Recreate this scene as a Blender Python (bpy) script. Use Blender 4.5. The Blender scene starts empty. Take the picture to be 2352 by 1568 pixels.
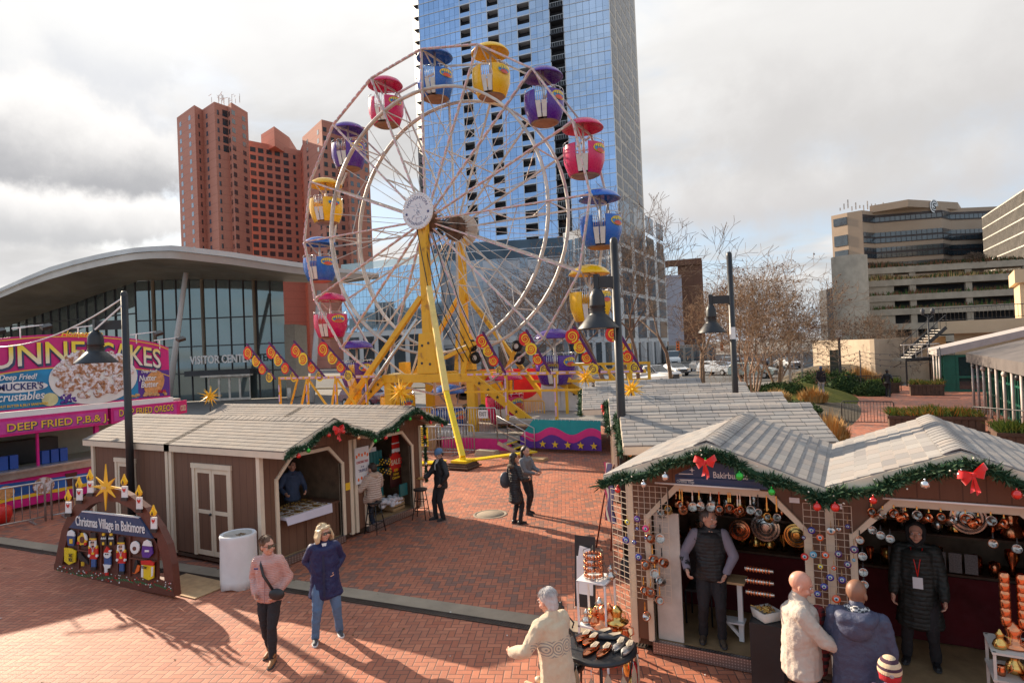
import bpy, math, random
from mathutils import Vector, Matrix, noise
R_=math.radians; PI=math.pi
random.seed(7)
S=bpy.context.scene; COL=S.collection
V=Vector
# ---------------------------------------------------------------- camera
FPX=1430.; CX,CY=1176.,784.
YAW=R_(28.7); PIT=R_(.64); ROL=.042; EYE=V((0,0,4.1))
_f=V((-math.sin(YAW)*math.cos(PIT),math.cos(YAW)*math.cos(PIT),math.sin(PIT)))
_r0=V((math.cos(YAW),math.sin(YAW),0)); _u0=_r0.cross(_f)
_r=_r0*math.cos(ROL)-_u0*math.sin(ROL); _u=_u0*math.cos(ROL)+_r0*math.sin(ROL)
cam=bpy.data.objects.new('camera',bpy.data.cameras.new('camera')); COL.objects.link(cam)
cam.matrix_world=Matrix(((_r.x,_u.x,-_f.x,0),(_r.y,_u.y,-_f.y,0),(_r.z,_u.z,-_f.z,EYE.z),(0,0,0,1)))
cam.data.sensor_width=36; cam.data.lens=36*FPX/2352; cam.data.clip_end=3000; cam.data.clip_start=.1
S.camera=cam
def ray(x,y): return _r*((x-CX)/FPX)+_u*((CY-y)/FPX)+_f
def G(x,y,z=0): d=ray(x,y); return EYE+d*((z-4.1)/d.z)
def AY(x,y,Y): d=ray(x,y); return EYE+d*(Y/d.y)
def AX(x,y,X): d=ray(x,y); return EYE+d*(X/d.x)
def AD(x,y,D): return EYE+ray(x,y)*D
# ---------------------------------------------------------------- world, sun, exposure
SUND=V((-.875,.22,.43)).normalized()
W=bpy.data.worlds.new('World'); S.world=W; W.use_nodes=True
S.view_settings.view_transform='Standard'; S.view_settings.look='None'; S.view_settings.exposure=.98; S.view_settings.gamma=1
class Nx:
    "tiny node-expression helper"
    def __init__(s,t): s.t=t
    def n(s,ty,**k):
        n=s.t.nodes.new(ty)
        for a,b in k.items(): setattr(n,a,b)
        return n
    def sk(s,a,i):
        if isinstance(a,(int,float)): i.default_value=a
        elif isinstance(a,(tuple,list)): i.default_value=a
        else: s.t.links.new(a,i)
    def m(s,op,a,b=0,c=0):
        n=s.n('ShaderNodeMath',operation=op); s.sk(a,n.inputs[0]); s.sk(b,n.inputs[1])
        if op in('MULTIPLY_ADD','COMPARE'): s.sk(c,n.inputs[2])
        return n.outputs[0]
    def vm(s,op,a,b=(0,0,0),sc=None):
        n=s.n('ShaderNodeVectorMath',operation=op); s.sk(a,n.inputs[0]); s.sk(b,n.inputs[1])
        if sc is not None: s.sk(sc,n.inputs[3])
        return n.outputs['Value'] if op in('DOT_PRODUCT','LENGTH') else n.outputs[0]
    def sep(s,a): n=s.n('ShaderNodeSeparateXYZ'); s.sk(a,n.inputs[0]); return n.outputs
    def com(s,x,y,z=0):
        n=s.n('ShaderNodeCombineXYZ')
        for i,a in enumerate((x,y,z)): s.sk(a,n.inputs[i])
        return n.outputs[0]
    def noise(s,v,sc,det=3,ro=.5,dist=0,col=False):
        n=s.n('ShaderNodeTexNoise'); s.sk(v,n.inputs['Vector']); n.inputs['Scale'].default_value=sc; n.inputs['Detail'].default_value=det; n.inputs['Roughness'].default_value=ro; n.inputs['Distortion'].default_value=dist
        return n.outputs['Color' if col else 'Fac']
    def rng(s,a,f0,f1,t0=0.,t1=1.,smooth=False):
        n=s.n('ShaderNodeMapRange'); s.sk(a,n.inputs[0])
        for i,q in enumerate((f0,f1,t0,t1)): n.inputs[i+1].default_value=q
        if smooth: n.interpolation_type='SMOOTHSTEP'
        return n.outputs[0]
    def mix(s,f,a,b,bt='MIX'):
        n=s.n('ShaderNodeMix',data_type='RGBA',blend_type=bt); s.sk(f,n.inputs[0])
        for q,i in ((a,6),(b,7)):
            if isinstance(q,(tuple,list)) and len(q)==3: q=(*q,1)
            s.sk(q,n.inputs[i])
        return n.outputs[2]
    def wn(s,v): n=s.n('ShaderNodeTexWhiteNoise'); s.sk(v,n.inputs[0]); return n.outputs['Value']
    def obj(s): return s.n('ShaderNodeTexCoord').outputs['Object']
    def bump(s,h,st=.3,di=.02):
        n=s.n('ShaderNodeBump'); s.sk(h,n.inputs['Height']); n.inputs['Strength'].default_value=st; n.inputs['Distance'].default_value=di; return n.outputs[0]
def build_world():
    t=W.node_tree; t.nodes.clear(); x=Nx(t)
    o=x.n('ShaderNodeOutputWorld'); bg=x.n('ShaderNodeBackground')
    sky=x.n('ShaderNodeTexSky',sky_type='NISHITA',sun_disc=False); sky.sun_elevation=math.asin(SUND.z); sky.sun_rotation=math.atan2(SUND.x,SUND.y); sky.dust_density=1.5; sky.air_density=1.2
    d=x.vm('NORMALIZE',x.n('ShaderNodeTexCoord').outputs['Generated']); sp=x.sep(d)
    z=x.m('MAXIMUM',sp[2],0); k=x.m('DIVIDE',1,x.m('ADD',z,.14))
    p=x.com(x.m('MULTIPLY',sp[0],k),x.m('MULTIPLY',sp[1],k),0)
    w=x.vm('SCALE',x.noise(p,.7,2,col=True),sc=.9)
    n1=x.noise(x.vm('ADD',p,w),.62,7,.54); n2=x.noise(x.vm('ADD',x.vm('MULTIPLY',p,(.7,1.2,1)),(4.3,7.1,1)),1.15,7,.55); n3=x.noise(x.vm('ADD',p,(3,9,4)),.6,5,.5)
    back=x.rng(sp[1],-.35,.35,.1,1)      # the sky opposite the view is clearer and bluer
    cov=x.rng(x.m('ADD',n1,x.m('MULTIPLY',back,.13)),.545,.67,0,1,True)
    sd=x.vm('DOT_PRODUCT',d,tuple(SUND)); glow=x.m('POWER',x.m('MAXIMUM',sd,0),3.2)
    br=x.m('ADD',x.rng(n2,.36,.64,3.9,5.2,True),x.m('MULTIPLY',glow,1.0))
    dk=x.rng(n3,.44,.60,0,1,True)
    dk=x.m('MULTIPLY',dk,x.rng(sp[2],.05,.4,.95,.55))
    cc=x.mix(dk,(1.0,.985,.965),(.72,.71,.71)); 
    cl=x.vm('SCALE',cc,sc=br)
    base=x.mix(.7,sky.outputs[0],(3.2,4.05,5.2)); outc=x.mix(cov,base,cl)
    # individual clouds low over the left of the skyline: grey-bellied bank and bright cumulus
    def blob(px,py,sx,sz,r0,r1,cin,cout,seed,amp=.42):
        c=ray(px,py).normalized(); rt=V((c.y,-c.x,0)).normalized(); up=rt.cross(c)
        dv=x.vm('SUBTRACT',d,tuple(c)); a=x.m('DIVIDE',x.vm('DOT_PRODUCT',dv,tuple(rt)),sx); b_=x.m('DIVIDE',x.vm('DOT_PRODUCT',dv,tuple(up)),sz)
        q=x.m('SQRT',x.m('ADD',x.m('MULTIPLY',a,a),x.m('MULTIPLY',b_,b_))); nn=x.noise(x.vm('ADD',d,(seed,0,0)),9,8,.6); q=x.m('ADD',q,x.m('MULTIPLY',x.m('SUBTRACT',nn,.5),amp*4))
        m_=x.rng(q,r0,r1,1,0,True); shade=x.rng(x.m('ADD',b_,x.m('MULTIPLY',nn,1.2)),.1,1.3,0,1,True); return m_,x.mix(shade,cin,cout)
    for args in ((60,150,.20,.12,.65,1.0,(4.3,4.35,4.5),(5.5,5.45,5.35),3.),(290,130,.10,.07,.55,.95,(4.4,4.45,4.6),(5.6,5.55,5.45),8.),(110,345,.26,.085,.65,1.05,(2.7,2.7,2.8),(5.7,5.55,5.4),1.),(200,510,.24,.05,.6,1.0,(3.4,3.4,3.45),(5.7,5.55,5.4),5.),(1750,450,.35,.06,.3,1.3,(3.7,3.6,3.6),(4.9,4.8,4.7),6.),(2150,150,.4,.15,.3,1.4,(3.7,3.6,3.55),(4.7,4.6,4.5),9.)):
        m_,cb=blob(*args); outc=x.mix(m_,outc,cb)
    x.sk(outc,bg.inputs[0]); bg.inputs[1].default_value=.096
    t.links.new(bg.outputs[0],o.inputs[0])
build_world()
sl=bpy.data.lights.new('sun','SUN'); sl.energy=4.8; sl.angle=R_(.5); sl.color=(1,.83,.63)
so=bpy.data.objects.new('sun',sl); COL.objects.link(so); so.rotation_euler=SUND.to_track_quat('Z','Y').to_euler()
# ---------------------------------------------------------------- materials
_mc={}
def mat(name,c,ro=.6,me=0,sp=.5,var=.12,vs=3.,bump=0,bs=20.,em=0,coat=0,alpha=1,tr=0,fn=None,sheen=0):
    if name in _mc: return _mc[name]
    m=bpy.data.materials.new(name); m.use_nodes=True; t=m.node_tree; b=t.nodes['Principled BSDF']; x=Nx(t)
    b.inputs['Roughness'].default_value=ro; b.inputs['Metallic'].default_value=me; b.inputs['Specular IOR Level'].default_value=sp
    b.inputs['Coat Weight'].default_value=coat; b.inputs['Coat Roughness'].default_value=.15
    if tr: b.inputs['Transmission Weight'].default_value=tr
    if alpha<1: b.inputs['Alpha'].default_value=alpha
    if sheen: b.inputs['Sheen Weight'].default_value=sheen
    if fn: fn(x,b)
    else:
        c=tuple(c)
        if var:
            f=x.rng(x.noise(x.obj(),vs,5,.6),.3,.7,1-var,1+var)
            x.sk(x.vm('SCALE',c,sc=f),b.inputs['Base Color'])
            x.sk(x.rng(x.noise(x.obj(),vs*3.7,3,.6),.3,.7,max(ro-.08,0.02),min(1,ro+.1)),b.inputs['Roughness'])
        else: b.inputs['Base Color'].default_value=(*c,1)
    if em: b.inputs['Emission Color'].default_value=(*c,1); b.inputs['Emission Strength'].default_value=em
    if bump: x.sk(x.bump(x.noise(x.obj(),bs,4,.6),bump,.02),b.inputs['Normal'])
    _mc[name]=m; return m
# ---------------------------------------------------------------- mesh builder
class M:
    def __init__(s): s.v=[]; s.f=[]; s.mi=[]; s.sm=[]; s.cur=0; s.smooth=False
    def add(s,vs,fs,sm=None):
        o=len(s.v); s.v+= [V(p) for p in vs]; 
        for f in fs: s.f.append([i+o for i in f]); s.mi.append(s.cur); s.sm.append(s.smooth if sm is None else sm)
        return s
    def box(s,x0,y0,z0,x1,y1,z1):
        return s.add([(x0,y0,z0),(x1,y0,z0),(x1,y1,z0),(x0,y1,z0),(x0,y0,z1),(x1,y0,z1),(x1,y1,z1),(x0,y1,z1)],
            [(0,3,2,1),(4,5,6,7),(0,1,5,4),(1,2,6,5),(2,3,7,6),(3,0,4,7)],False)
    def cbox(s,c,d): return s.box(c[0]-d[0]/2,c[1]-d[1]/2,c[2]-d[2]/2,c[0]+d[0]/2,c[1]+d[1]/2,c[2]+d[2]/2)
    def rbox(s,c,d,rx=0,ry=0,rz=0):
        from mathutils import Euler
        m=Euler((rx,ry,rz)).to_matrix(); a=M().box(-d[0]/2,-d[1]/2,-d[2]/2,d[0]/2,d[1]/2,d[2]/2); c=V(c)
        return s.add([m@p+c for p in a.v],a.f,False)
    def bar(s,p,q,w=.05,h=None,up=(0,0,1)):
        p,q=V(p),V(q); h=w if h is None else h; d=(q-p)
        if d.length<1e-6: return s
        d.normalize(); up=V(up)
        if abs(d.dot(up))>.97: up=V((0,1,0)) if abs(d.y)<.9 else V((1,0,0))
        a=d.cross(up).normalized()*w/2; b=a.cross(d).normalized()*h/2
        vs=[p-a-b,p+a-b,p+a+b,p-a+b,q-a-b,q+a-b,q+a+b,q-a+b]
        return s.add(vs,[(0,3,2,1),(4,5,6,7),(0,1,5,4),(1,2,6,5),(2,3,7,6),(3,0,4,7)],False)
    def tube(s,pts,r=.02,n=6,sm=True,caps=True,up=None):
        pts=[V(p) for p in pts]; L=len(pts); rs=r if isinstance(r,(list,tuple)) else [r]*L
        vs=[]; pa=None
        for i,p in enumerate(pts):
            d=(pts[min(i+1,L-1)]-pts[max(i-1,0)])
            if d.length<1e-9: d=V((0,0,1))
            d.normalize()
            if pa is None:
                u=V((0,0,1)) if abs(d.z)<.9 else V((1,0,0))
                a=d.cross(u).normalized()
            else:
                a=pa-d*pa.dot(d)
                a=a.normalized() if a.length>1e-6 else d.orthogonal().normalized()
            pa=a; b=d.cross(a)
            for k in range(n):
                t=2*PI*k/n; vs.append(p+(a*math.cos(t)+b*math.sin(t))*rs[i])
        fs=[(i*n+k,i*n+(k+1)%n,(i+1)*n+(k+1)%n,(i+1)*n+k) for i in range(L-1) for k in range(n)]
        s.add(vs,fs,sm)
        if caps: o=len(s.v)-len(vs); s.f+= [[o+k for k in range(n)][::-1],[o+(L-1)*n+k for k in range(n)]]; s.mi+=[s.cur]*2; s.sm+=[False]*2
        return s
    def cyl(s,p,q,r,r2=None,n=12,sm=True): return s.tube([p,q],[r,r if r2 is None else r2],n,sm)
    def lathe(s,prof,c=(0,0,0),n=20,axis='z',sm=True,a0=0,a1=2*PI):
        c=V(c); full=abs(a1-a0-2*PI)<1e-6; K=n if full else n+1; vs=[]
        for (r,z) in prof:
            for k in range(K):
                t=a0+(a1-a0)*k/n; x,y=r*math.cos(t),r*math.sin(t)
                vs.append(c+(V((x,y,z)) if axis=='z' else V((x,z,y)) if axis=='y' else V((z,x,y))))
        fs=[]
        for i in range(len(prof)-1):
            for k in range(n):
                k2=(k+1)%K; fs.append((i*K+k,i*K+k2,(i+1)*K+k2,(i+1)*K+k) if axis!='y' else (i*K+k2,i*K+k,(i+1)*K+k,(i+1)*K+k2))
        return s.add(vs,fs,sm)
    def ball(s,c,r,n=10,m=7):
        r=(r,r,r) if isinstance(r,(int,float)) else r; c=V(c); vs=[c+V((0,0,r[2]))]
        for i in range(1,m):
            a=PI*i/m
            for k in range(n): t=2*PI*k/n; vs.append(c+V((r[0]*math.sin(a)*math.cos(t),r[1]*math.sin(a)*math.sin(t),r[2]*math.cos(a))))
        vs.append(c-V((0,0,r[2]))); e=len(vs)-1; fs=[(0,1+k,1+(k+1)%n) for k in range(n)]
        for i in range(m-2):
            for k in range(n): a=1+i*n; fs.append((a+k,a+n+k,a+n+(k+1)%n,a+(k+1)%n))
        a=1+(m-2)*n; fs+=[(a+k,e,a+(k+1)%n) for k in range(n)]
        return s.add(vs,fs,True)
    def quad(s,*p): return s.add(p,[tuple(range(len(p)))],False)
    def ext(s,pts,vec):
        "extrude a planar polygon"
        vec=V(vec); n=len(pts); pts=[V(p) for p in pts]
        return s.add(pts+[p+vec for p in pts],[tuple(range(n))[::-1],tuple(range(n,2*n))]+[(i,(i+1)%n,n+(i+1)%n,n+i) for i in range(n)],False)
    def strip(s,A,B,sm=False):
        n=len(A); return s.add(list(A)+list(B),[(i,i+1,n+i+1,n+i) for i in range(n-1)],sm)
    def build(s,name,mt,par=None,world=False,label=None,kind=None,sm=None,bev=0):
        me=bpy.data.meshes.new(name); vs=s.v
        if par is not None and world:
            r=par
            while r.parent: r=r.parent
            Mi=(Matrix.Translation(r.location)@Matrix.Rotation(r.rotation_euler.z,4,'Z')).inverted(); vs=[Mi@p for p in vs]
        me.from_pydata([tuple(p) for p in vs],[],s.f)
        ms=mt if isinstance(mt,(list,tuple)) else [mt]
        for q in ms: me.materials.append(q)
        me.polygons.foreach_set('material_index',[min(i,len(ms)-1) for i in s.mi])
        me.polygons.foreach_set('use_smooth',s.sm if sm is None else [sm]*len(s.f))
        me.update(); o=bpy.data.objects.new(name,me); COL.objects.link(o)
        if par is not None: o.parent=par
        if label: o['label']=label
        if kind: o['kind']=kind
        if bev:
            b=o.modifiers.new('b','BEVEL'); b.width=bev; b.segments=2; b.limit_method='ANGLE'
        return o
def tag(o,label,cat,group=None,g2=None):
    group=group or g2
    o['label']=label; o['category']=cat
    if group: o['group']=group
    return o
def th(name,label,cat,loc=(0,0,0),rz=0,group=None):
    o=bpy.data.objects.new(name,None); COL.objects.link(o); o.empty_display_size=.1
    o.location=loc; o.rotation_euler=(0,0,rz); return tag(o,label,cat,group)
def struct(name,m,mt): return m.build(name,mt,kind='structure')
def kids(o): return [c for c in bpy.data.objects if c.parent==o]
def copy_tree(root,loc,rz,label=None,group=None):
    def cp(o,p):
        c=o.copy(); COL.objects.link(c)
        if p is not None: c.parent=p
        for k in kids_map.get(o.name,[]): cp(k,c)
        return c
    kids_map={}
    for o in bpy.data.objects:
        if o.parent: kids_map.setdefault(o.parent.name,[]).append(o)
    c=cp(root,None); c.location=loc; c.rotation_euler=(0,0,rz)
    if label: c['label']=label
    if group: c['group']=group
    return c
ORD=['first','second','third','fourth','fifth','sixth','seventh','eighth','ninth','tenth','eleventh','twelfth','thirteenth','fourteenth','fifteenth','sixteenth','seventeenth','eighteenth','nineteenth','twentieth']
def txt(name,s,par,org,xd,yd,h,mt,w=None,th_=.004,al='CENTER',world=True,bold=0,warp=None,shear=0,label=None):
    "letters lying in the plane xd,yd; h = cap height, w = total width"
    cu=bpy.data.curves.new(name,'FONT'); cu.body=s; cu.align_x='CENTER' if al=='CENTER' else 'LEFT'; cu.size=1.4; cu.extrude=0; cu.offset=bold; cu.shear=shear; cu.resolution_u=3
    o=bpy.data.objects.new(name,cu); COL.objects.link(o); dg=bpy.context.evaluated_depsgraph_get(); me=bpy.data.meshes.new_from_object(o.evaluated_get(dg))
    bpy.data.objects.remove(o); bpy.data.curves.remove(cu)
    xs=[v.co.x for v in me.vertices]
    if not xs: return None
    W0=max(xs)-min(xs); mid=(max(xs)+min(xs))/2; kx=(w/W0 if w else h)
    xd,yd=V(xd).normalized(),V(yd).normalized(); nn=xd.cross(yd); org=V(org); m=M(); vs=[]
    for v in me.vertices:
        x=(v.co.x-(mid if al=='CENTER' else min(xs)))*kx; y=v.co.y*h
        if warp: x,y=warp(x,y)
        vs.append(org+xd*x+yd*y)
    fs=[tuple(p.vertices) for p in me.polygons]
    m.add([p+nn*th_ for p in vs],fs,False)
    # side walls give the letters thickness
    ec={}
    for f in fs:
        for i in range(len(f)): a,b=f[i],f[(i+1)%len(f)]; ec[(a,b)]=1
    for (a,b) in ec:
        if (b,a) not in ec: m.add([vs[a],vs[b],vs[b]+nn*th_,vs[a]+nn*th_],[(0,1,2,3)],False)
    bpy.data.meshes.remove(me)
    return m.build(name,mt,par,world=world and par is not None,label=label)
# ---------------------------------------------------------------- shared materials
def _brickmat(x,b):
    p=x.n('ShaderNodeNewGeometry').outputs['Position']; s=x.sep(p); w=.102
    far=x.rng(x.m('ADD',s[1],x.m('MULTIPLY',s[0],-.083)),8.3,8.35)      # beyond the drain the bricks are mixed with dark ones
    ang=.42; ca,sa=math.cos(ang),math.sin(ang)
    X=x.m('DIVIDE',x.m('ADD',x.m('MULTIPLY',s[0],ca),x.m('MULTIPLY',s[1],sa)),w); Y=x.m('DIVIDE',x.m('SUBTRACT',x.m('MULTIPLY',s[1],ca),x.m('MULTIPLY',s[0],sa)),w)
    i=x.m('FLOOR',X); j=x.m('FLOOR',Y); fx=x.m('SUBTRACT',X,i); fy=x.m('SUBTRACT',Y,j)
    k=x.m('FLOORED_MODULO',x.m('SUBTRACT',i,j),4)
    is1=x.m('COMPARE',k,1,.1); is2=x.m('COMPARE',k,2,.1); is3=x.m('COMPARE',k,3,.1); ver=x.m('ADD',is2,is3); hor=x.m('SUBTRACT',1,ver)
    # local coordinates inside the brick, u in 0..2, v in 0..1
    u=x.m('ADD',x.m('MULTIPLY',hor,x.m('ADD',fx,is1)),x.m('MULTIPLY',ver,x.m('ADD',fy,is2)))
    v=x.m('ADD',x.m('MULTIPLY',hor,fy),x.m('MULTIPLY',ver,fx))
    du=x.m('MINIMUM',u,x.m('SUBTRACT',2,u)); dv=x.m('MINIMUM',v,x.m('SUBTRACT',1,v)); e=x.m('MINIMUM',du,dv)
    idv=x.com(x.m('SUBTRACT',i,is1),x.m('SUBTRACT',j,is2),ver); r=x.wn(idv); r2=x.wn(x.vm('ADD',idv,(31.7,11.3,5)))
    patch=x.noise(p,.55,3,.6); 
    dark=x.m('MULTIPLY',far,x.m('GREATER_THAN',x.m('ADD',r,x.m('MULTIPLY',x.m('SUBTRACT',patch,.5),1.3)),.74))
    c=x.mix(r,(.43,.135,.068),(.56,.21,.115)); c=x.mix(x.m('MULTIPLY',r2,.45),c,(.31,.075,.042))
    c=x.mix(x.m('MULTIPLY',dark,.8),c,(.165,.10,.082))
    st=x.noise(p,1.6,6,.65); c=x.mix(x.rng(st,.45,.75,0,.6),c,(.20,.095,.065))
    gr=x.noise(p,60,3,.7); c=x.mix(x.rng(gr,.4,.75,0,.3),c,(.52,.27,.19))
    d=x.vm('LENGTH',x.vm('SUBTRACT',p,(0,0,4)))
    mo=x.rng(e,.03,.085,1,0,True); mo=x.m('MULTIPLY',mo,x.rng(d,12,60,.9,.25)); c=x.mix(mo,c,(.115,.07,.055))
    x.sk(c,b.inputs['Base Color']); x.sk(x.rng(gr,.3,.7,.58,.82),b.inputs['Roughness'])
    h=x.m('ADD',x.rng(e,.02,.11,0,1,True),x.m('ADD',x.m('MULTIPLY',r2,.35),x.m('MULTIPLY',gr,.12))); x.sk(x.bump(h,.55,.006),b.inputs['Normal'])
mBRICK=mat('plaza_brick',0,fn=_brickmat,sp=.4)
def _conc(c,sc=1.,j=0):
    def f(x,b):
        p=x.n('ShaderNodeNewGeometry').outputs['Position']; n=x.noise(p,1.3*sc,7,.7); q=x.noise(p,.35*sc,4,.6); g=x.noise(p,40,3,.7)
        k=x.mix(x.rng(n,.35,.7),tuple(a*.78 for a in c),tuple(min(1,a*1.12) for a in c)); k=x.mix(x.rng(q,.5,.75,0,.35),k,tuple(a*.6 for a in c))
        x.sk(k,b.inputs['Base Color']); x.sk(x.bump(g,.25,.01),b.inputs['Normal']); b.inputs['Roughness'].default_value=.88
    return f
mCONC=mat('concrete_pale',0,fn=_conc((.50,.41,.29))); mCONCT=mat('concrete_tan',0,fn=_conc((.46,.36,.26),.4)); mCONCG=mat('concrete_grey',0,fn=_conc((.33,.29,.25),.4))
mASPH=mat('asphalt',0,fn=_conc((.085,.083,.082),.5)); mPAVE=mat('grey_paving',0,fn=_conc((.20,.185,.17),.6))
mCREAM=mat('cream_paint',(.74,.62,.47),.55,var=.06,bump=.08,bs=60)
mWHITE=mat('white_paint',(.78,.77,.76),.45,var=.06); mWHT2=mat('off_white_steel',(.58,.53,.47),.45,var=.3,vs=1.6)
mBLACK=mat('black_paint',(.018,.018,.02),.42,var=.2); mDARK=mat('dark_grey',(.05,.05,.055),.6)
def _yel(x,b):
    o=x.obj(); n=x.noise(o,1.1,7,.7); c=x.mix(x.noise(o,2.5,4,.6),(.70,.36,.015),(.86,.50,.03)); c=x.mix(x.rng(n,.56,.66,0,.75,True),c,(.30,.13,.05)); c=x.mix(x.rng(x.noise(x.vm('MULTIPLY',o,(9,9,1.2)),1,5,.7),.55,.75,0,.5),c,(.50,.27,.06)); x.sk(c,b.inputs['Base Color']); x.sk(x.rng(n,.4,.6,.35,.7),b.inputs['Roughness'])
mYEL=mat('yellow_steel',0,fn=_yel); mYELB=mat('yellow_bright',(.86,.60,.02),.3,var=.08)
mSTAR=mat('star_yellow',(.92,.50,.02),.45,var=.08); mCHR=mat('chrome',(.75,.75,.76),.16,1,var=.05); mSTEEL=mat('galvanised_steel',(.52,.51,.5),.38,.85,var=.2,vs=5)
mBLUE=mat('gondola_blue',(.012,.125,.50),.25,coat=.25,var=.06); mPURP=mat('gondola_purple',(.085,.022,.29),.28,coat=.25,var=.06); mPINK=mat('gondola_pink',(.64,.012,.11),.28,coat=.25,var=.06); mGY=mat('gondola_yellow',(.92,.52,.008),.28,coat=.25,var=.06)
mRED=mat('red_paint',(.62,.02,.015),.4,var=.08); mNAVY=mat('navy_board',(.035,.06,.14),.5,var=.1); mMAG=mat('magenta_vinyl',(.60,.008,.19),.35,var=.06)
mTEAL=mat('teal_vinyl',(.0,.30,.32),.4,var=.06); mPURV=mat('purple_vinyl',(.10,.03,.27),.42,var=.06); mPNKV=mat('pink_vinyl',(.70,.03,.22),.42,var=.08)
mGLD=mat('gold_yellow',(.85,.52,.03),.45,var=.05); mORG=mat('orange_paint',(.85,.16,.02),.45,var=.05); mGRN=mat('green_paint',(.02,.13,.05),.5)
mGLASSD=mat('dark_glass',(.02,.03,.035),.05,.0,1.0,var=0,coat=.6)
mWOOD=mat('raw_wood',(.48,.31,.16),.75,var=.2,vs=6,bump=.15); mDWOOD=mat('dark_wood',(.09,.05,.03),.7,var=.3,vs=5,bump=.2)
# ================================================================ GROUND, ROADS, PLANTED GROUND
m=M(); m.box(-900,-300,-.5,900,1500,-.06); struct('ground',m,mPAVE)
m=M(); m.quad((-40,-6,0),(30,-6,0),(30,56,0),(-28,56,0),(-28,30,0),(-40,20,0)); struct('brick_plaza',m,mBRICK)
# pale concrete band and slot drain run across the plaza
def band(o0,o1,z): # offsets from the drain line
    a=V((-40,5.05,z)); b=V((12,9.35,z)); n=V((-.0824,.9966,0)); return [a+n*o0,b+n*o0,b+n*o1,a+n*o1]
m=M(); m.quad(*band(.16,.52,.004)); struct('concrete_band',m,mat('band_concrete',0,fn=_conc((.36,.29,.21),1.2)))
m=M(); m.quad(*band(.0,.16,.004))
d=(V((12,9.35,0))-V((-40,5.05,0))).normalized(); n_=V((-.0824,.9966,0))
struct('drain_channel',m,mBLACK)
m=M()
for k in range(620):
    a=V((-40,5.05,.006))+d*(18+k*.045); m.bar(a+n_*.03,a+n_*.13,.022,.012)
m.bar(V((-40,5.05,.01))+d*18+n_*.015,V((-40,5.05,.01))+d*48+n_*.015,.02,.012); m.bar(V((-40,5.05,.01))+d*18+n_*.145,V((-40,5.05,.01))+d*48+n_*.145,.02,.012)
tag(m.build('drain_grate',mat('iron_grate',(.10,.075,.06),.6,.6,var=.3)),'dark iron slot drain grate running beside the pale concrete band','drain')
m=M(); m.lathe([(0,.012),(.34,.012),(.345,.004),(.36,.004),(.365,.012),(.42,.010),(.43,.0)],(-8.1,13.3,.0),40); tag(m.build('manhole_cover',mat('manhole',0,fn=_conc((.30,.24,.18),2))),'round pale manhole cover set in the brick plaza','manhole')
# street beyond
m=M(); m.quad((-120,58,.0),(-120,84,.0),(140,84,0),(140,70,0),(-2,70,0),(-12,58,0)); struct('road',m,mASPH)
m=M(); m.quad((-20,84,.0),(-6,84,0),(10,400,0),(-22,400,0)); struct('side_road',m,mASPH)
m=M()
for k in range(9): m.quad((-24+k*1.0,85,.006),(-23.5+k*1.0,85,.006),(-23.5+k,88,.006),(-24+k,88,.006))
for k in range(14): m.quad((-60+k*5,71,.006),(-57+k*5,71,.006),(-57+k*5,71.15,.006),(-60+k*5,71.15,.006))
struct('road_markings',m,mWHITE)
m=M(); m.box(-120,57.7,0,-12,58,.13); m.box(-120,84,0,-24,84.3,.13); m.box(-6,84,0,140,84.3,.13); struct('kerb',m,mCONC)
m=M(); m.box(-120,84.3,0,-22,100,.12); m.box(-5,84.3,0,140,110,.12); struct('pavement',m,mPAVE)
mGRASS=mat('lawn',0,fn=lambda x,b:(x.sk(x.mix(x.noise(x.obj(),1.3,6,.7),(.09,.11,.02),(.20,.18,.045)),b.inputs['Base Color']),x.sk(x.bump(x.noise(x.obj(),30,4,.8),.8,.05),b.inputs['Normal'])),ro=.9,sp=.1)
mSOIL=mat('planted_soil',(.10,.075,.045),.95,var=.4,bump=.6,bs=12)
def hill(name,cx,cy,rx,ry,h,mt,z0=0):
    m=M(); N=26; K=12; vs=[]
    for i in range(K+1):
        for k in range(N):
            t=2*PI*k/N; r=i/K; x=cx+rx*r*math.cos(t); y=cy+ry*r*math.sin(t)
            vs.append((x,y,z0+h*(1-r*r)**1.0*(1+.25*noise.noise(V((x,y,0))*.4))-.02))
    m.add(vs,[(i*N+k,i*N+(k+1)%N,(i+1)*N+(k+1)%N,(i+1)*N+k) for i in range(K) for k in range(N)],True); return struct(name,m,mt)
HL=[(-3.3,38,3.6,12.5,.55),(-3.2,44,3.4,9,.95),(-11.5,53.5,7,3.2,.35),(-1.5,60,5,7,1.6)]
def gz_(x,y): return max([0]+[h*(1-((x-a)/c)**2-((y-b)/d)**2)-.05 for a,b,c,d,h in HL])
hill('planted_bank',-3.3,38,3.6,12.5,.55,mSOIL); hill('lawn_mound',-3.2,44,3.4,9,.95,mGRASS); hill('verge',-11.5,53.5,7,3.2,.35,mGRASS); hill('far_bank',-1.5,60,5,7,1.6,mSOIL)
m=M(); rr=random.Random(77)
for i in range(260):
    X=rr.uniform(-17,-1); Y=rr.uniform(3.5,20) if i%3 else rr.uniform(6.8,8.2); a=rr.random()*6.28; s_=rr.uniform(.012,.035); c,s__=math.cos(a)*s_,math.sin(a)*s_; m.cur=0 if rr.random()<.8 else 1
    m.add([(X-c,Y-s__,.007),(X+s__*.5,Y-c*.5,.012),(X+c,Y+s__,.008),(X-s__*.5,Y+c*.5,.014)],[(0,1,2,3)],False)
o=m.build('leaf_litter',[mat('dry_leaf',(.16,.085,.035),.9),mat('paper_scrap',(.6,.58,.55),.9)],kind='stuff')
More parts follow.
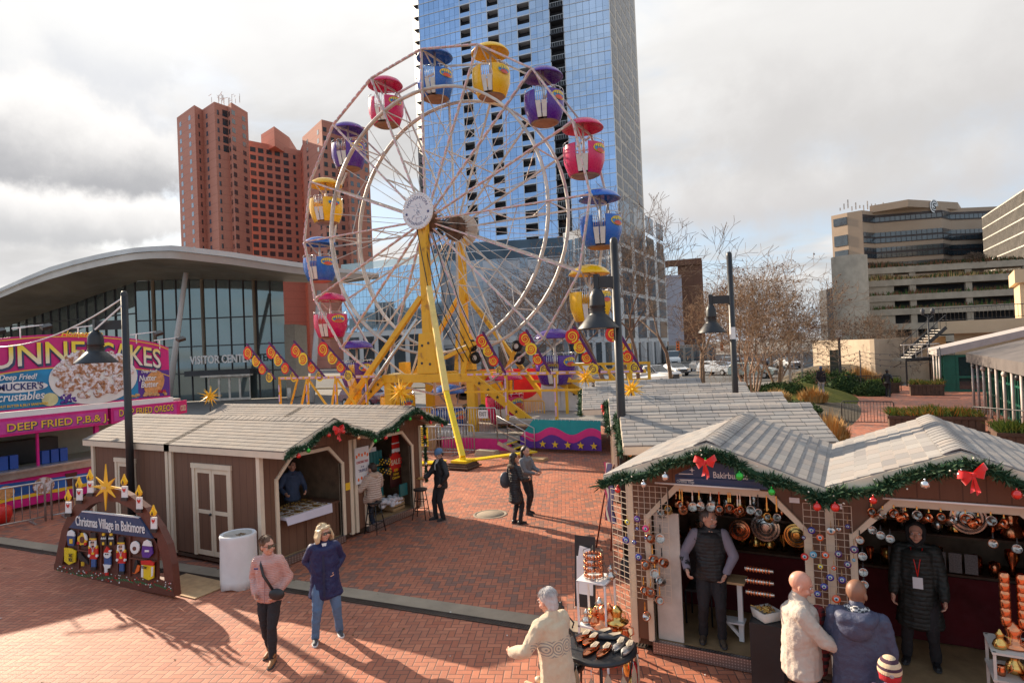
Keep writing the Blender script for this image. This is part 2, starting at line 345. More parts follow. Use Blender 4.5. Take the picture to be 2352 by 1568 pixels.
# ================================================================ VEGETATION
def leafmat(name,a,b_):
    return mat(name,0,ro=.75,sp=.15,fn=lambda x,b:x.sk(x.mix(x.noise(x.obj(),4,3,.6),a,b_),b.inputs['Base Color']))
mBARK=mat('grey_bark',(.19,.125,.085),.9,var=.35,vs=6,bump=.6,bs=15); mBARKP=mat('pale_smooth_bark',(.36,.23,.15),.7,var=.25,vs=4); mTWIG=mat('twig',(.13,.082,.052),.9,var=.2); mSEED=mat('seed_heads',(.10,.045,.025),.9,var=.3)
def bare_tree(name,label,loc,h,spread,stems=1,seed=1,bark=None,lv=6,seeds=0,trunk=.16,first=.28,lean=(0,0),up=.35,tw=.013,group=None,crot=.6):
    rr=random.Random(seed); t=th(name,label,'tree',loc,0,group); mt=M(); mc=M(); ms=M(); bark=bark or mBARK
    def grow(p,d,L,r,l):
        seg=3 if l<3 else 2; pts=[p]; rs=[r]
        q=p.copy(); dd=d.copy()
        for i in range(seg):
            dd=(dd+V((rr.gauss(0,.13),rr.gauss(0,.13),rr.gauss(0,.08)+up*.12))).normalized(); q=q+dd*L/seg; pts.append(q.copy()); rs.append(max(tw*.7,r*(1-.42*(i+1)/seg)))
        tgt=mt if l<2 else mc
        tgt.tube(pts,rs,7 if l<2 else 5 if l<3 else 3,caps=False)
        if l>=lv:
            if seeds and rr.random()<seeds:
                for _ in range(2): c=q+V((rr.gauss(0,.06),rr.gauss(0,.06),rr.gauss(0,.06))); ms.ball(c,.02+.025*rr.random(),4,3)
            return
        n=rr.choice((2,3,3)) if l<4 else rr.choice((2,2,3))
        ax=dd.orthogonal().normalized(); ph=rr.random()*2*PI
        for i in range(n):
            a=ph+2*PI*i/n+rr.gauss(0,.35); side=(ax*math.cos(a)+dd.cross(ax)*math.sin(a)); k=crot*(.6+.7*rr.random())
            nd=(dd+side*k*spread).normalized(); f=rr.uniform(.62,.86)
            grow(pts[-1] if rr.random()<.6 else pts[-2],nd,L*f,rs[-1]*(.78 if n==2 else .68),l+1)
    for s in range(stems):
        a=2*PI*s/stems+rr.random(); o=V((math.cos(a),math.sin(a),0))*(.16 if stems>1 else 0)
        d=(V((lean[0],lean[1],1))+(o*1.5 if stems>1 else o)).normalized()
        grow(o-V((0,0,.05)),d,h*first,trunk/(stems**.35),0)
    mt.build('trunk',bark,t); mc.build('crown',mTWIG if bark is mBARK else mat('crape_twig',(.25,.16,.095),.9,var=.3),t)
    if seeds: ms.build('seed_heads',mSEED,t,kind='stuff')
    return t
def gp(x,y): p=G(x,y); return (p.x,p.y,0)
def tx(x,D,z=0): p=AD(x,820,D); return (p.x,p.y,z)
bare_tree('bare_tree','tall bare tree with flaking trunk beside the glass tower, right of the wheel',tx(1462,50),21.0,1.15,2,11,lv=7,tw=.02,trunk=.24,first=.25)
bare_tree('bare_tree','slender bare tree standing behind the white pickup truck',tx(1540,54),18,1.1,1,5,lv=7,tw=.02,trunk=.2,first=.27)
bare_tree('bare_tree','bare street tree with a thick trunk behind the white crossover car',tx(1610,58),11,1.4,1,8,lv=7,tw=.02,trunk=.30,first=.27)
bare_tree('crape_myrtle','large multi-stemmed crape myrtle with pale trunks and dark seed heads',tx(1722,38,.2),11.2,1.35,8,21,mBARKP,lv=7,tw=.013,seeds=.13,trunk=.17,first=.25,crot=.6)
bare_tree('crape_myrtle','smaller crape myrtle with thin pale stems right of the tall one',tx(1784,42,.4),8.6,1.6,6,22,mBARKP,lv=7,tw=.013,seeds=.1,trunk=.14,first=.25)
bare_tree('bare_tree','leaning bare tree with rough trunk seen behind the purple gondola',tx(1400,46),14,1.2,1,31,lv=7,tw=.018,trunk=.24,first=.27,lean=(-.55,0))
bare_tree('bare_tree','twiggy bare tree behind the lower right rim of the wheel',tx(1300,52),15,1.2,2,33,lv=7,tw=.02,trunk=.2,first=.26)
bare_tree('bare_tree','bare tree behind the rim left of the near lamp pole',tx(1228,56),13.5,1.2,1,43,lv=7,tw=.02,trunk=.2,first=.26)
bare_tree('bare_tree','bare tree in front of the pale podium block under the hub',tx(1165,58),9.5,1.2,1,35,lv=6,trunk=.18,first=.27)
bare_tree('bare_tree','low spreading bare tree at the foot of the parking garage',(-.2,64,0),8.5,1.6,2,36,lv=7,tw=.022,trunk=.2,first=.25)
bare_tree('bare_tree','bare tree behind the stone wall right of the crape myrtles',(2.4,60,0),6.6,1.6,3,37,lv=6,trunk=.14,first=.25)
bare_tree('bare_tree','small bare tree in front of the brick end wall of the garage street',(-12.5,98,0),10,1.1,1,38,lv=6,trunk=.2)
bare_tree('bare_tree','thin young tree at the crossroads behind the silver cars',(-9.5,88,0),8.5,1.2,1,39,lv=6,trunk=.18)
bare_tree('bare_tree','small bare tree in front of the low storey of the glass podium',(-40,60,0),6,1.3,1,40,lv=6,trunk=.14)
def bush(name,label,loc,r,h,mts,n=900,seed=1,leaf=.07,cat='shrub',group=None,spiky=False,kind=None):
    rr=random.Random(seed); m=M()
    for i in range(n):
        a=rr.random()*2*PI; q=rr.random()**.5
        if spiky:
            b=V((math.cos(a)*q*r[0]*.75,math.sin(a)*q*r[1]*.75,0)); tip=b+V((math.cos(a)*r[0]*.35*rr.random(),math.sin(a)*r[1]*.35*rr.random(),h*rr.uniform(.4,1.0)*(1.05-.5*q)))
            w=V((-math.sin(a),math.cos(a),0))*leaf*.25; mid=(b+tip)/2+V((0,0,h*.12)); m.cur=rr.randrange(len(mts))
            m.add([b-w,b+w,mid+w*.8,mid-w*.8,tip],[(0,1,2,3),(3,2,4)],False)
        else:
            u=rr.uniform(.0,1); el=math.acos(1-u); rad=rr.uniform(.78,1.02)*(1+.22*noise.noise(V((math.cos(a)*2+seed,math.sin(a)*2,el*2))))
            c=V((r[0]*math.sin(el)*math.cos(a)*rad,r[1]*math.sin(el)*math.sin(a)*rad,h*math.cos(el)*rad+.02))
            d1=V((rr.gauss(0,1),rr.gauss(0,1),rr.gauss(0,1))).normalized()*leaf; d2=V((rr.gauss(0,1),rr.gauss(0,1),rr.gauss(0,1))).normalized()*leaf
            m.cur=rr.randrange(len(mts)); m.add([c-d1,c-d2*.5,c+d1,c+d2*.5],[(0,1,2,3)],False)
    if not spiky:
        m.cur=0; b0=len(m.v); m.ball((0,0,0),(r[0]*.8,r[1]*.8,h*.8),12,8)
    o=m.build(name,mts,label=None); o.location=loc
    if kind: o['kind']=kind
    else: tag(o,label,cat,group)
    return o
gA=leafmat('leaf_dark',(.015,.035,.012),(.035,.065,.02)); gB=leafmat('leaf_mid',(.04,.08,.02),(.09,.13,.035)); gC=leafmat('grass_straw',(.38,.22,.08),(.55,.36,.15)); gD=leafmat('grass_orange',(.40,.17,.04),(.50,.27,.08)); gE=leafmat('grass_green',(.14,.20,.035),(.26,.27,.06)); gF=leafmat('leaf_rust',(.16,.07,.035),(.24,.10,.05))
for (x,y,r,h,mt,lb,sp,n) in [
 (-2.9,26.5,(2.0,2.3),1.25,[gA,gB],'dark green spreading juniper behind the grey shed roofs',0,3200),(-1.3,22.5,(1.5,1.6),.75,[gA,gB],'low dark juniper at the end of the shingled roof row',0,1600),
 (-.9,25.6,(.8,.9),1.5,[gD,gC],'orange ornamental grass clump by the black railing',1,1500),(.2,23.0,(1.3,.8),.8,[gE,gB],'yellow-green ground cover below the black railing',1,1200),
 (-3.9,37.0,(1.0,.9),1.0,[gC],'straw-coloured grass clump under the crape myrtle',1,900),(-2.1,38.2,(1.0,.9),1.05,[gC,gD],'straw-coloured grass clump beside the wooden post',1,900),
 (-.8,49.5,(1.6,1.5),1.5,[gA,gB],'dark rounded evergreen on the bank beyond the lawn',0,2200),(.9,47.5,(1.1,1.0),.9,[gA,gB],'low dark evergreen above the planting by the wall',0,1500),(-2.5,50.5,(1.6,1.2),1.2,[gB,gA],'green shrub at the left of the lawn mound',0,1500),
 (.3,51.5,(1.6,.9),2.3,[gD,gC],'tall orange grass behind the evergreens',1,1600),(-1.8,52.5,(1.6,.9),2.2,[gD,gC],'tall orange grass left of the stone wall',1,1600),
 (-7.5,50.2,(1.4,.6),.55,[gF],'rust-leaved low shrub beside the pickup truck',0,700),(-5.6,44,(1.8,1.2),.55,[gB,gA],'low green shrub at the street side of the bank',0,1400),(-4.0,41,(1.6,1.3),.6,[gB,gA],'low green shrub under the taller crape myrtle',0,1400),
 (-3.0,33,(1.6,1.4),.6,[gA,gB],'dark creeping shrub behind the farthest roof',0,1400),(-42,50.5,(3.2,.8),1.1,[gC],'long clump of straw grass by the visitor centre corner',1,1800)]:
    bush('grass_clump' if sp else 'shrub',lb,(x,y,gz_(x,y)),r,h,mt,n,int(n+x*10),.09,'ornamental grass' if sp else 'shrub',None,bool(sp))
# ================================================================ FERRIS WHEEL
HX,HZ,WR=-17.09,10.17,8.05; YF,YB=23.6,25.7; YM=(YF+YB)/2
mRIM=mWHT2; mLIT=mat('light_strip_pink',(.76,.50,.50),.35,var=.25,vs=9); mPIST=mat('steel_ram',(.55,.53,.5),.3,.9)
fw=th('ferris_wheel','tall white ferris wheel with sixteen bucket gondolas on yellow columns','ferris wheel',(HX,YM,0))
def wv(k,r=WR,Y=YF): a=R_(90-22.5*k); return V((HX+r*math.cos(a),Y,HZ+r*math.sin(a)))
for (Y,s) in ((YF,-1),(YB,1)):
    m=M()
    for k in range(16): m.bar(wv(k,WR,Y),wv(k+1,WR,Y),.09,.08)
    m.build('outer_rim',mRIM,fw,True)
    m=M(); pts=[wv(k/4,6.16,Y) for k in range(65)]; m.tube(pts,.07,6,caps=False); pts=[wv(k/4,6.16,Y+.12) for k in range(65)]; m.tube(pts,.05,5,caps=False); m.build('drive_ring',mRIM,fw,True)
    for k in range(16):
        m=M(); hub=V((HX,YM+s*1.25,HZ)); a=hub+(wv(k,.55,Y)-V((HX,Y,HZ))); b=wv(k,WR,Y); m.bar(a,b,.08,.08)
        if s<0: # dashed light tubes along the front spokes
            m.cur=1; n=15; d=(b-a)
            for i in range(n):
                if i%1==0: m.bar(a+d*((i+.12)/n)+V((0,-.075,0)),a+d*((i+.8)/n)+V((0,-.075,0)),.05,.045)
        m.build('spoke',[mRIM,mLIT],fw,True)
    if s<0:
        m=M()
        for k in range(16):
            a,b=wv(k,WR,Y),wv(k+1,WR,Y); d=b-a
            for i in range(8): m.bar(a+d*((i+.1)/8)+V((0,-.07,0)),a+d*((i+.8)/8)+V((0,-.07,0)),.05,.045)
        m.build('rim_lights',mLIT,fw,True)
m=M()
for k in range(16):
    for r in (3.3,6.16):
        m.bar(wv(k,r,YF),wv(k,r,YB),.05); m.bar(wv(k,r,YF),wv(k+.0,r*.72,YB),.035)
    m.bar(wv(k,4.7,YF),wv(k+1,4.4,YF),.03); m.bar(wv(k,2.6,YF),wv(k,5.2,YB),.03); m.bar(wv(k,WR,YF),wv(k,WR,YB),.07)
    m.bar(V((HX,YM-1.2,HZ)),wv(k+.5,6.16,YF),.025); m.bar(V((HX,YM+1.2,HZ)),wv(k+.5,6.16,YB),.025)
m.build('cross_braces',mRIM,fw,True)
# hub
m=M(); m.cyl((HX,22.8,HZ),(HX,26.6,HZ),.22,n=16)
for q in (YM-1.25,YM+1.25): m.cyl((HX,q-.1,HZ),(HX,q+.1,HZ),.62,n=24)
m.build('hub_axle',mat('rusty_steel',(.16,.085,.05),.8,.3,var=.5,vs=5),fw,True)
mHUB=mat('hub_plate',(.74,.73,.74),.45,var=.05); hy=22.62
dsk=M().cyl((HX+.12,hy,HZ+.3),(HX+.12,hy+.09,HZ+.3),.83,n=48).build('hub_sign',mHUB,fw,True)
def ring(r): 
    def w(x,y): a=-x/r; R2=r+y; return (R2*math.sin(-a),R2*math.cos(a)-0)
    return w
def ringb(r):
    def w(x,y): a=x/r; R2=r-y; return (R2*math.sin(a),-R2*math.cos(a))
    return w
mNAVT=mat('navy_letters',(.03,.04,.16),.5,var=0)
dsk_t=dict(th_=.01); oc=V((HX+.12,hy-.002,HZ+.3))
txt('hub_lettering','HOUGHTON',fw,oc,(1,0,0),(0,0,1),.15,mNAVT,w=1.25,warp=ring(.52))
txt('hub_lettering','ENTERPRISES, INC.',fw,oc,(1,0,0),(0,0,1),.12,mNAVT,w=1.45,warp=ringb(.66))
m=M()
def star(m,c,r,xd,zd,nrm,n=5,inner=.4,t=.01,rot=0):
    c=V(c);xd=V(xd);zd=V(zd);p=[]
    for i in range(2*n):
        a=PI/2+rot+PI*i/n; q=r if i%2==0 else r*inner; p.append(c+xd*q*math.cos(a)+zd*q*math.sin(a))
    m.ext(p,V(nrm)*t)
for sx in(-1,1): star(m,oc+V((sx*.6,0,-.1)),.09,(1,0,0),(0,0,1),(0,-1,0))
m.build('hub_star',mNAVT,fw,True)
m=M(); rr=random.Random(3)
for i in range(26): # engraved figure in the middle of the plate
    a=oc+V((rr.gauss(0,.12),-.003,rr.gauss(.0,.16))); m.bar(a,a+V((rr.gauss(0,.1),0,rr.gauss(0,.1))),.014)
m.build('hub_engraving',mat('engraving_grey',(.38,.4,.5),.5,var=0),fw,True)
m=M()
for k in range(30): a=2*PI*k/30; m.ball(oc+V((.77*math.cos(a),-.01,.77*math.sin(a))),.028,6,4)
m.build('hub_bulbs',mat('bulb',(.75,.7,.6),.2,var=0),fw,True)
m=M(); m.cyl((HX,26.62,HZ),(HX,26.7,HZ),.8,n=32); m.build('hub_plate_back',mWHT2,fw,True)
m=M()
for k in range(40): # chain and cabling round the axle
    a=rr.random()*6.28; m.cyl((HX+.35*math.cos(a),24+rr.random()*.5,HZ+.35*math.sin(a)),(HX+.5*math.cos(a+.5),24.4+rr.random()*.5,HZ+.5*math.sin(a+.5)),.03,n=4)
m.build('hub_cables',mBLACK,fw,True)
# columns, struts, rams
for Y,xx in ((23.05,HX+.12),(26.25,HX)):
    m=M(); m.box(xx-.21,Y-.16,4.9,xx+.21,Y+.16,HZ-.15); m.build('column',mYEL,fw,True,bev=.02)
    m=M(); m.ext([(xx-.38,Y-.2,4.95),(xx+.38,Y-.2,4.95),(xx+.56,Y-.2,3.12),(xx-.56,Y-.2,3.12)],(0,.4,0)); m.build('column_foot',mYEL,fw,True,bev=.02)
    m=M(); 
    for dx,dz in ((-.25,3.6),(.2,3.55),(-.2,4.4),(.15,4.5)): m.cyl((xx+dx,Y-.22,dz),(xx+dx,Y-.2,dz),.06,n=10)
    m.build('bolt',mDARK,fw,True)
def strut(p,q,w=.2,ram=True):
    m=M(); m.bar(p,q,w,w); m.build('strut',mYEL,fw,True,bev=.01)
strut((HX-.1,22.95,6.6),(-22.1,22.6,1.2),.24); strut((HX+.2,26.3,6.9),(-12.4,26.6,1.0),.2); strut((HX-.1,26.3,7),(-22.0,26.8,1.2),.2)
m=M(); m.cyl((HX-.3,22.8,5.6),(-21.6,22.5,.9),.08,n=10); m.build('steel_ram',mPIST,fw,True)
o_t=AY(972,640,22.7); o_m=AY(1025,900,20.2); o_f=AY(1063,1050,18.2)
m=M(); m.bar(AY(985,660,22.6),o_m,.24,.24); m.build('outrigger_arm',mat('pale_yellow_steel',(.80,.58,.18),.45,var=.1),fw,True,bev=.01)
m=M(); m.bar(o_m,o_f,.19,.19); m.bar(o_f,o_f+V((0,0,-.3)),.16); m.build('outrigger_leg',mYELB,fw,True,bev=.01)
m=M(); m.cbox((o_f.x,o_f.y,.26),(.62,.62,.08)); m.bar((o_f.x+.2,o_f.y+.2,.26),(o_f.x+1.5,o_f.y+2.6,.22),.34,.05); m.build('outrigger_foot',mYELB,fw,True)
m=M(); m.cbox((o_f.x,o_f.y,.07),(.95,.95,.05)); m.cbox((o_f.x,o_f.y,.13),(.8,.8,.06)); m.cbox((o_f.x,o_f.y,.19),(.75,.7,.05)); tag(m.build('timber_blocks',mDWOOD),'stacked timber blocks under the yellow outrigger foot','blocks')
# portal frame
m=M()
m.box(-19.6,22.85,2.72,-14.45,23.15,3.1); m.box(-19.6,26.05,2.72,-14.45,26.35,3.08)
for x in (-19.3,-14.68):
    for Y in (22.86,26.06): m.box(x-.2,Y,.25,x+.2,Y+.28,2.72)
    m.box(x-.14,23.15,2.78,x+.14,26.05,3.05)
m.build('portal_frame',mYEL,fw,True,bev=.015)
mSTARK=mBLACK
for (x0,z0,x1,z1,Y,lb) in ((-14.4,2.85,-10.9,.45,22.8,1),(-19.5,2.85,-23.0,.3,22.8,1),(-11.6,2.5,-7.4,.4,25.6,0)):
    m=M(); m.bar((x0,Y,z0),(x1,Y,z1),.12,.36,up=(0,0,1)); o=m.build('stair_beam',mYEL,fw,True,bev=.01)
    if lb:
        m=M(); n=8; d=V((x1-x0,0,z1-z0))
        for i in range(n): star(m,V((x0,Y-.061,z0))+d*((i+.6)/n),.10,(1,0,0),(0,0,1),(0,-1,0),t=.008)
        m.build('star',mBLACK,fw,True)
mTYRE=mat('drive_rubber',(.025,.025,.025),.8,sp=.2)
# drive motor and tyres
for (c) in ((-14.9,23.5,4.3),(-14.75,23.5,3.75),(-13.6,25.3,4.2),(-13.5,25.3,3.6)):
    m=M(); m.lathe([(.13,-.1),(.14,-.09),(.24,-.09),(.27,-.04),(.27,.04),(.24,.09),(.13,.09)],c,20,'y'); o=m.build('drive_tyre',mTYRE,fw,True); m=M(); m.cyl(V(c)+V((0,-.07,0)),V(c)+V((0,.07,0)),.13,n=12); m.build('drive_rim',mWHT2,fw,True)
m=M(); m.bar((-16.2,23.2,3.8),(-14.6,23.3,4.4),.16); m.bar((-15.3,23.3,3.1),(-14.9,23.4,4.5),.2); m.bar((-14.2,25.3,3.1),(-13.6,25.4,4.3),.16); m.build('drive_bracket',mYEL,fw,True)
m=M()
for i in range(5): p=[V((HX+.4*i/3,22.7,HZ-.5))+V((0,.2*i,0))]; q=V((-15.2+.3*i,23.2,3.6)); m.tube([p[0],p[0].lerp(q,.5)+V((-.5+.1*i,0,-.4)),q],.022,5)
m.build('cable',mBLACK,fw,True)
# gondolas
cols=[(mBLUE,'blue'),(mGY,'yellow'),(mPURP,'purple'),(mPINK,'pink')]
mGB=mat('gondola_belly',(.30,.16,.09),.8,var=.3,vs=3); mGATE=mat('gate_white',(.66,.64,.60),.4,var=.12); mDEC1=mat('decal_yellow',(.85,.62,.05),.4,var=0);mDEC2=mat('decal_blue',(.05,.25,.55),.4,var=0);mDEC3=mat('decal_red',(.65,.09,.05),.4,var=0)
def gondola(k,cm,gname):
    p=wv(k,WR,YM); rz=.0; A0=math.radians(-62) # tub azimuth where the doorway sits
    sw=0
    body=M(); body.smooth=True
    # tub: two shells left and right of a gate facing the viewer's left
    prof=[(.60,-2.0),(.66,-1.98),(.86,-1.42),(.88,-1.0),(.86,-.78)]
    gate0,gate1=R_(268),R_(304)
    body.lathe(prof,p,22,a0=gate1,a1=gate0+2*PI); body.lathe([(r-.03,z) for r,z in prof[::-1]],p,22,a0=gate1,a1=gate0+2*PI)
    g=body.build('gondola',cm,fw,True,label=f'{gname} gondola with a domed canopy')
    def sub(m,n,mt): 
        o=m.build(n,mt,g); r=fw.location
        for v in o.data.vertices: v.co-=r
        return o
    m=M(); m.lathe([(0,-2.08),(.5,-2.06),(.61,-2.0),(0,-1.98)],p,22); sub(m,'floor_pan',mGB)
    m=M()
    for a in (R_(277),R_(295)):
        for (r,z0,z1) in ((.70,-1.97,-1.42),(.865,-1.42,-.95)):
            pass
        c=[p+V((math.cos(a+dd)*r,math.sin(a+dd)*r,z)) for dd,r,z in ((-R_(7.5),.67,-1.95),(R_(7.5),.67,-1.95),(R_(7.5),.86,-1.3),(-R_(7.5),.86,-1.3))]
        m.ext(c,V((math.cos(a),math.sin(a),0))*.03)
    sub(m,'gate',mGATE)
    m=M()
    for a in (R_(277),R_(295)):
        for dd in (-6,0,6):
            q=p+V((math.cos(a+R_(dd))*.86,math.sin(a+R_(dd))*.86,0)); m.cyl(q+V((0,0,-1.3)),q+V((0,0,-.72 if dd else -.68)),.012,n=5)
        m.tube([p+V((math.cos(a+R_(d))*.86,math.sin(a+R_(d))*.86,z)) for d,z in ((-6,-.72),(-3,-.68),(3,-.68),(6,-.72))],.012,5)
    m.tube([p+V((math.cos(R_(d))*.86,math.sin(R_(d))*.86,-.66)) for d in range(315,620,15)],.018,5)
    for d in range(320,620,30): m.cyl(p+V((math.cos(R_(d))*.86,math.sin(R_(d))*.86,-.8)),p+V((math.cos(R_(d))*.86,math.sin(R_(d))*.86,-.66)),.012,n=5)
    sub(m,'hand_rail',mCHR)
    m=M(); m.lathe([(0,.40),(.25,.385),(.5,.32),(.72,.2),(.86,.03),(.88,-.02),(.84,-.03),(.7,.1),(.4,.22),(0,.28)],p,26); sub(m,'canopy',cm)
    m=M(); m.cyl(p+V((0,0,-1.9)),p+V((0,0,.3)),.055,n=8); m.cyl(p+V((0,-1.0,-.02)),p+V((0,1.0,-.02)),.04,n=6); m.bar(p+V((0,-.75,-.05)),p+V((.0,-.2,-.5)),.05); m.bar(p+V((0,.9,-.05)),p+V((.3,.3,-.55)),.06); sub(m,'hanger_pole',mRIM)
    # oval decal right of the gate
    m=M()
    def pt(a,z,r): return p+V((math.cos(R_(a))*(.882+r),math.sin(R_(a))*(.882+r),z))
    def patch(a0,a1,z0,z1,r,mi,ell=True):
        m.cur=mi; vs=[]; n=14
        for i in range(n):
            t=2*PI*i/n; vs.append(pt((a0+a1)/2+(a1-a0)/2*math.cos(t),(z0+z1)/2+(z1-z0)/2*math.sin(t),r))
        m.add(vs,[tuple(range(n))],False)
    patch(318,368,-1.24,-.84,.012,0); patch(322,364,-1.19,-.9,.018,1); patch(328,358,-1.22,-1.04,.024,2); 
    for i in range(5): patch(325+i*7,330+i*7,-1.0-.02*(i%2),-.9,.026,0)
    sub(m,'decal',[mDEC1,mDEC2,mDEC3])
    m=M(); m.lathe([(.3,-1.5),(.78,-1.5),(.78,-1.42),(.3,-1.42)],p,20,a0=R_(310),a1=R_(610)); sub(m,'bench',mBLACK)
for k in range(16): gondola(k,*cols[k%4])
# ---- ride platform: deck, truss rails, generator, skirts
dk=th('ride_platform','raised grey loading deck with yellow lit truss rail under the ferris wheel','platform',(-15,22.5,0))
m=M(); m.box(-13.0,22.1,1.05,-6.6,27.6,1.2); m.box(-20.6,21.9,.42,-11.8,26.8,.55); m.build('deck',mat('deck_plates',0,fn=_conc((.36,.33,.29),1.)),dk,True)
m=M(); zt=3.08; Yr=22.0
m.bar((-14.4,Yr,zt),(-6.6,Yr,zt),.1,.13); m.bar((-14.4,Yr,2.35),(-6.6,Yr+.2,2.45),.08)
for x in (-12.4,-10.2,-7.7): m.bar((x,Yr,1.2),(x,Yr,zt),.1)
for x in (-10.9,-8.9): m.bar((x,Yr+2.6,1.2),(x,Yr+2.6,zt),.1)
m.build('truss_rail',mYEL,dk,True); m=M(); m.bar((-25.6,Yr,zt),(-19.3,Yr,zt),.1,.13); m.bar((-25.5,Yr,1.55),(-22,Yr+.2,1.7),.06)
for x in (-25.55,-23.6,-21.7,-19.8): m.bar((x,Yr,.1),(x,Yr,zt),.09)
for x0,x1 in ((-25.5,-23.6),(-23.6,-21.7),(-21.7,-19.8)):
    m.bar((x0,Yr,.1),((x0+x1)/2+.3,Yr,zt),.07) if x0<-25 else m.bar((x0,Yr,zt),(x1,Yr,1.0),.08)
m.bar((-24.6,Yr,.2),(-23.6,Yr,zt),.08); m.bar((-22.4,Yr,.2),(-21.7,Yr,zt),.08); m.bar((-25.5,Yr,1.1),(-25.0,Yr,.4),.06)
m.build('truss_rail',mYEL,dk,True); m=M()
m.box(-12.4,24.4,2.55,-7.2,24.5,2.67); m.box(-12.4,24.4,3.25,-7.2,24.5,3.35); 
for x in (-12.2,-11.2,-10.2,-9.2): m.bar((x,24.45,3.3),(x+.6,24.45,2.6),.1)
m.bar((-7.2,24.45,2.6),(-7.2,24.45,3.35),.1); m.bar((-8.0,24.45,2.6),(-8.0,24.45,4.1),.17); m.bar((-8.9,24.4,2.9),(-8.1,24.5,3.6),.1)
m.build('end_frame',mYEL,dk,True)
for x,y in ((-22.55,24.2),(-21.2,26.6)): m=M(); m.box(x-.22,y-.22,.1,x+.22,y+.22,3.6); m.build('post',mYEL,dk,True)
lt_=[(-25.4+i*.42,Yr-.075,zt-.03,-25.12+i*.42,Yr-.05,zt+.04) for i in range(15)]+[(-14.2+i*.42,Yr-.075,zt-.03,-13.92+i*.42,Yr-.05,zt+.04) for i in range(18)]+[(x-.03,Yr-.075,.4+j*.5,x+.03,Yr-.05,.75+j*.5) for x in (-25.55,-23.6,-21.7,-19.8) for j in range(5)]+[(x-.03,Yr-.08,1.4+j*.55,x+.03,Yr-.055,1.8+j*.55) for x in (-12.4,-10.2,-7.7) for j in range(3)]
for q in lt_: m=M(); m.box(*q); m.build('light_tube',mat('light_tube_mauve',(.62,.42,.60),.3,var=.2,vs=8),dk,True)
# skirts
def wavy(x,ph,am): return am*math.cos((x-ph)*2*PI/1.62)
sk=th('skirt_banner','teal, pink and purple wave-patterned skirt banner with gold stars on the ride front','banner',(-9.9,21.85,0))
xs=[-11.75+i*.1 for i in range(35)]; ys=lambda x:21.82+.025*math.sin(x*5)+.012*math.sin(x*13)
top,bot=1.28,.16
a1=lambda x:.86+wavy(x,-10.35,.14); a2=lambda x:.56+wavy(x,-10.35,.15)
def lim(x): return top if x>-11.15 else top-( -11.15-x)*1.2
m=M(); m.strip([V((x,ys(x),min(lim(x),a1(x)))) for x in xs],[V((x,ys(x),lim(x))) for x in xs],True); m.build('teal_band',mTEAL,sk,True)
m=M(); m.strip([V((x,ys(x),a2(x))) for x in xs],[V((x,ys(x),min(lim(x),a1(x)))) for x in xs],True); m.build('pink_band',mPNKV,sk,True)
m=M(); m.strip([V((x,ys(x),bot)) for x in xs],[V((x,ys(x),a2(x))) for x in xs],True); m.build('purple_band',mPURV,sk,True)
for i in range(5): m=M(); star(m,(-10.75+i*.53,21.775,.34),.15,(1,0,0),(0,0,1),(0,-1,0),t=.012); m.build('star',mGLD,sk,True)
m=M()
for i in range(17): m.cyl((-11.1+i*.165,21.84,1.24),(-11.1+i*.165,21.84,1.33),.008,n=4)
m.build('tie',mWHITE,sk,True)
for (x0,x1,lb) in ((-15.6,-12.2,'long magenta skirt below the loading deck railing'),(-19.8,-16.9,'magenta skirt behind the barricades left of the yellow outrigger')):
    m=M(); xx=[x0+i*(x1-x0)/30 for i in range(31)]; yy=lambda x:21.85+.03*math.sin(x*7)+.015*math.sin(x*17)
    m.strip([V((x,yy(x)+.02,.0 if x1>-13 else .05)) for x in xx],[V((x,yy(x),.46)) for x in xx],True); tag(m.build('fabric_skirt',mPNKV),lb,'skirt')
# generator cabinet
ge=th('generator_cabinet','tall white generator cabinet with louvred vent standing on the ride deck','cabinet',(-11.7,26.3,1.2))
m=M(); m.box(-12.65,25.7,1.2,-10.75,27.2,3.3); m.build('cabinet_body',mWHITE,ge,True,bev=.02)
m=M(); 
for i in range(7): m.rbox((-11.4,25.68,2.86+i*.05),(1.0,.05,.015),.5)
m.build('louvre',mDARK,ge,True)
for x in (-12.5,-11.65):
    m=M(); m.box(x,25.66,1.35,x+.8,25.695,2.75); m.build('door',mWHITE,ge,True,bev=.005)
m=M(); m.box(-11.3,25.64,2.3,-11.05,25.66,2.55); m.build('notice',mCREAM,ge,True)
m=M(); m.cyl((-11.0,25.6,1.95),(-11.0,25.66,1.95),.05); m.build('knob',mDARK,ge,True)
# painted backdrop of the ride centre
bd=th('painted_backdrop','curved fabric backdrop painted with red, orange and cream swirls behind the gondolas','backdrop',(-14,27.0,0))
def disc(m,c,rx,rz,Y,a0=0,a1=2*PI,n=28):
    m.add([(c[0],Y,c[1])]+[(c[0]+rx*math.cos(a0+(a1-a0)*i/n),Y,c[1]+rz*math.sin(a0+(a1-a0)*i/n)) for i in range(n+1)],[(0,i+1,i+2) for i in range(n)],False)
mCR=mat('backdrop_cream',(.72,.46,.28),.6); 
m=M(); m.box(-19.9,26.95,.5,-16.7,27.0,2.95); m.build('cream_panel',mCR,bd,True)
m=M(); m.box(-16.7,26.95,.5,-13.0,27.0,3.1); m.build('yellow_panel',mYELB,bd,True)
m=M(); disc(m,(-14.3,3.1),1.3,1.5,26.93,PI,2*PI); disc(m,(-16.2,3.1),.5,.5,26.93,PI,2*PI)
for i in range(4): disc(m,(-19.5+i*.95,2.95),.5,.35,26.93,PI,2*PI)
m.build('red_swirl',mat('backdrop_red',(.75,.02,.05),.5),bd,True)
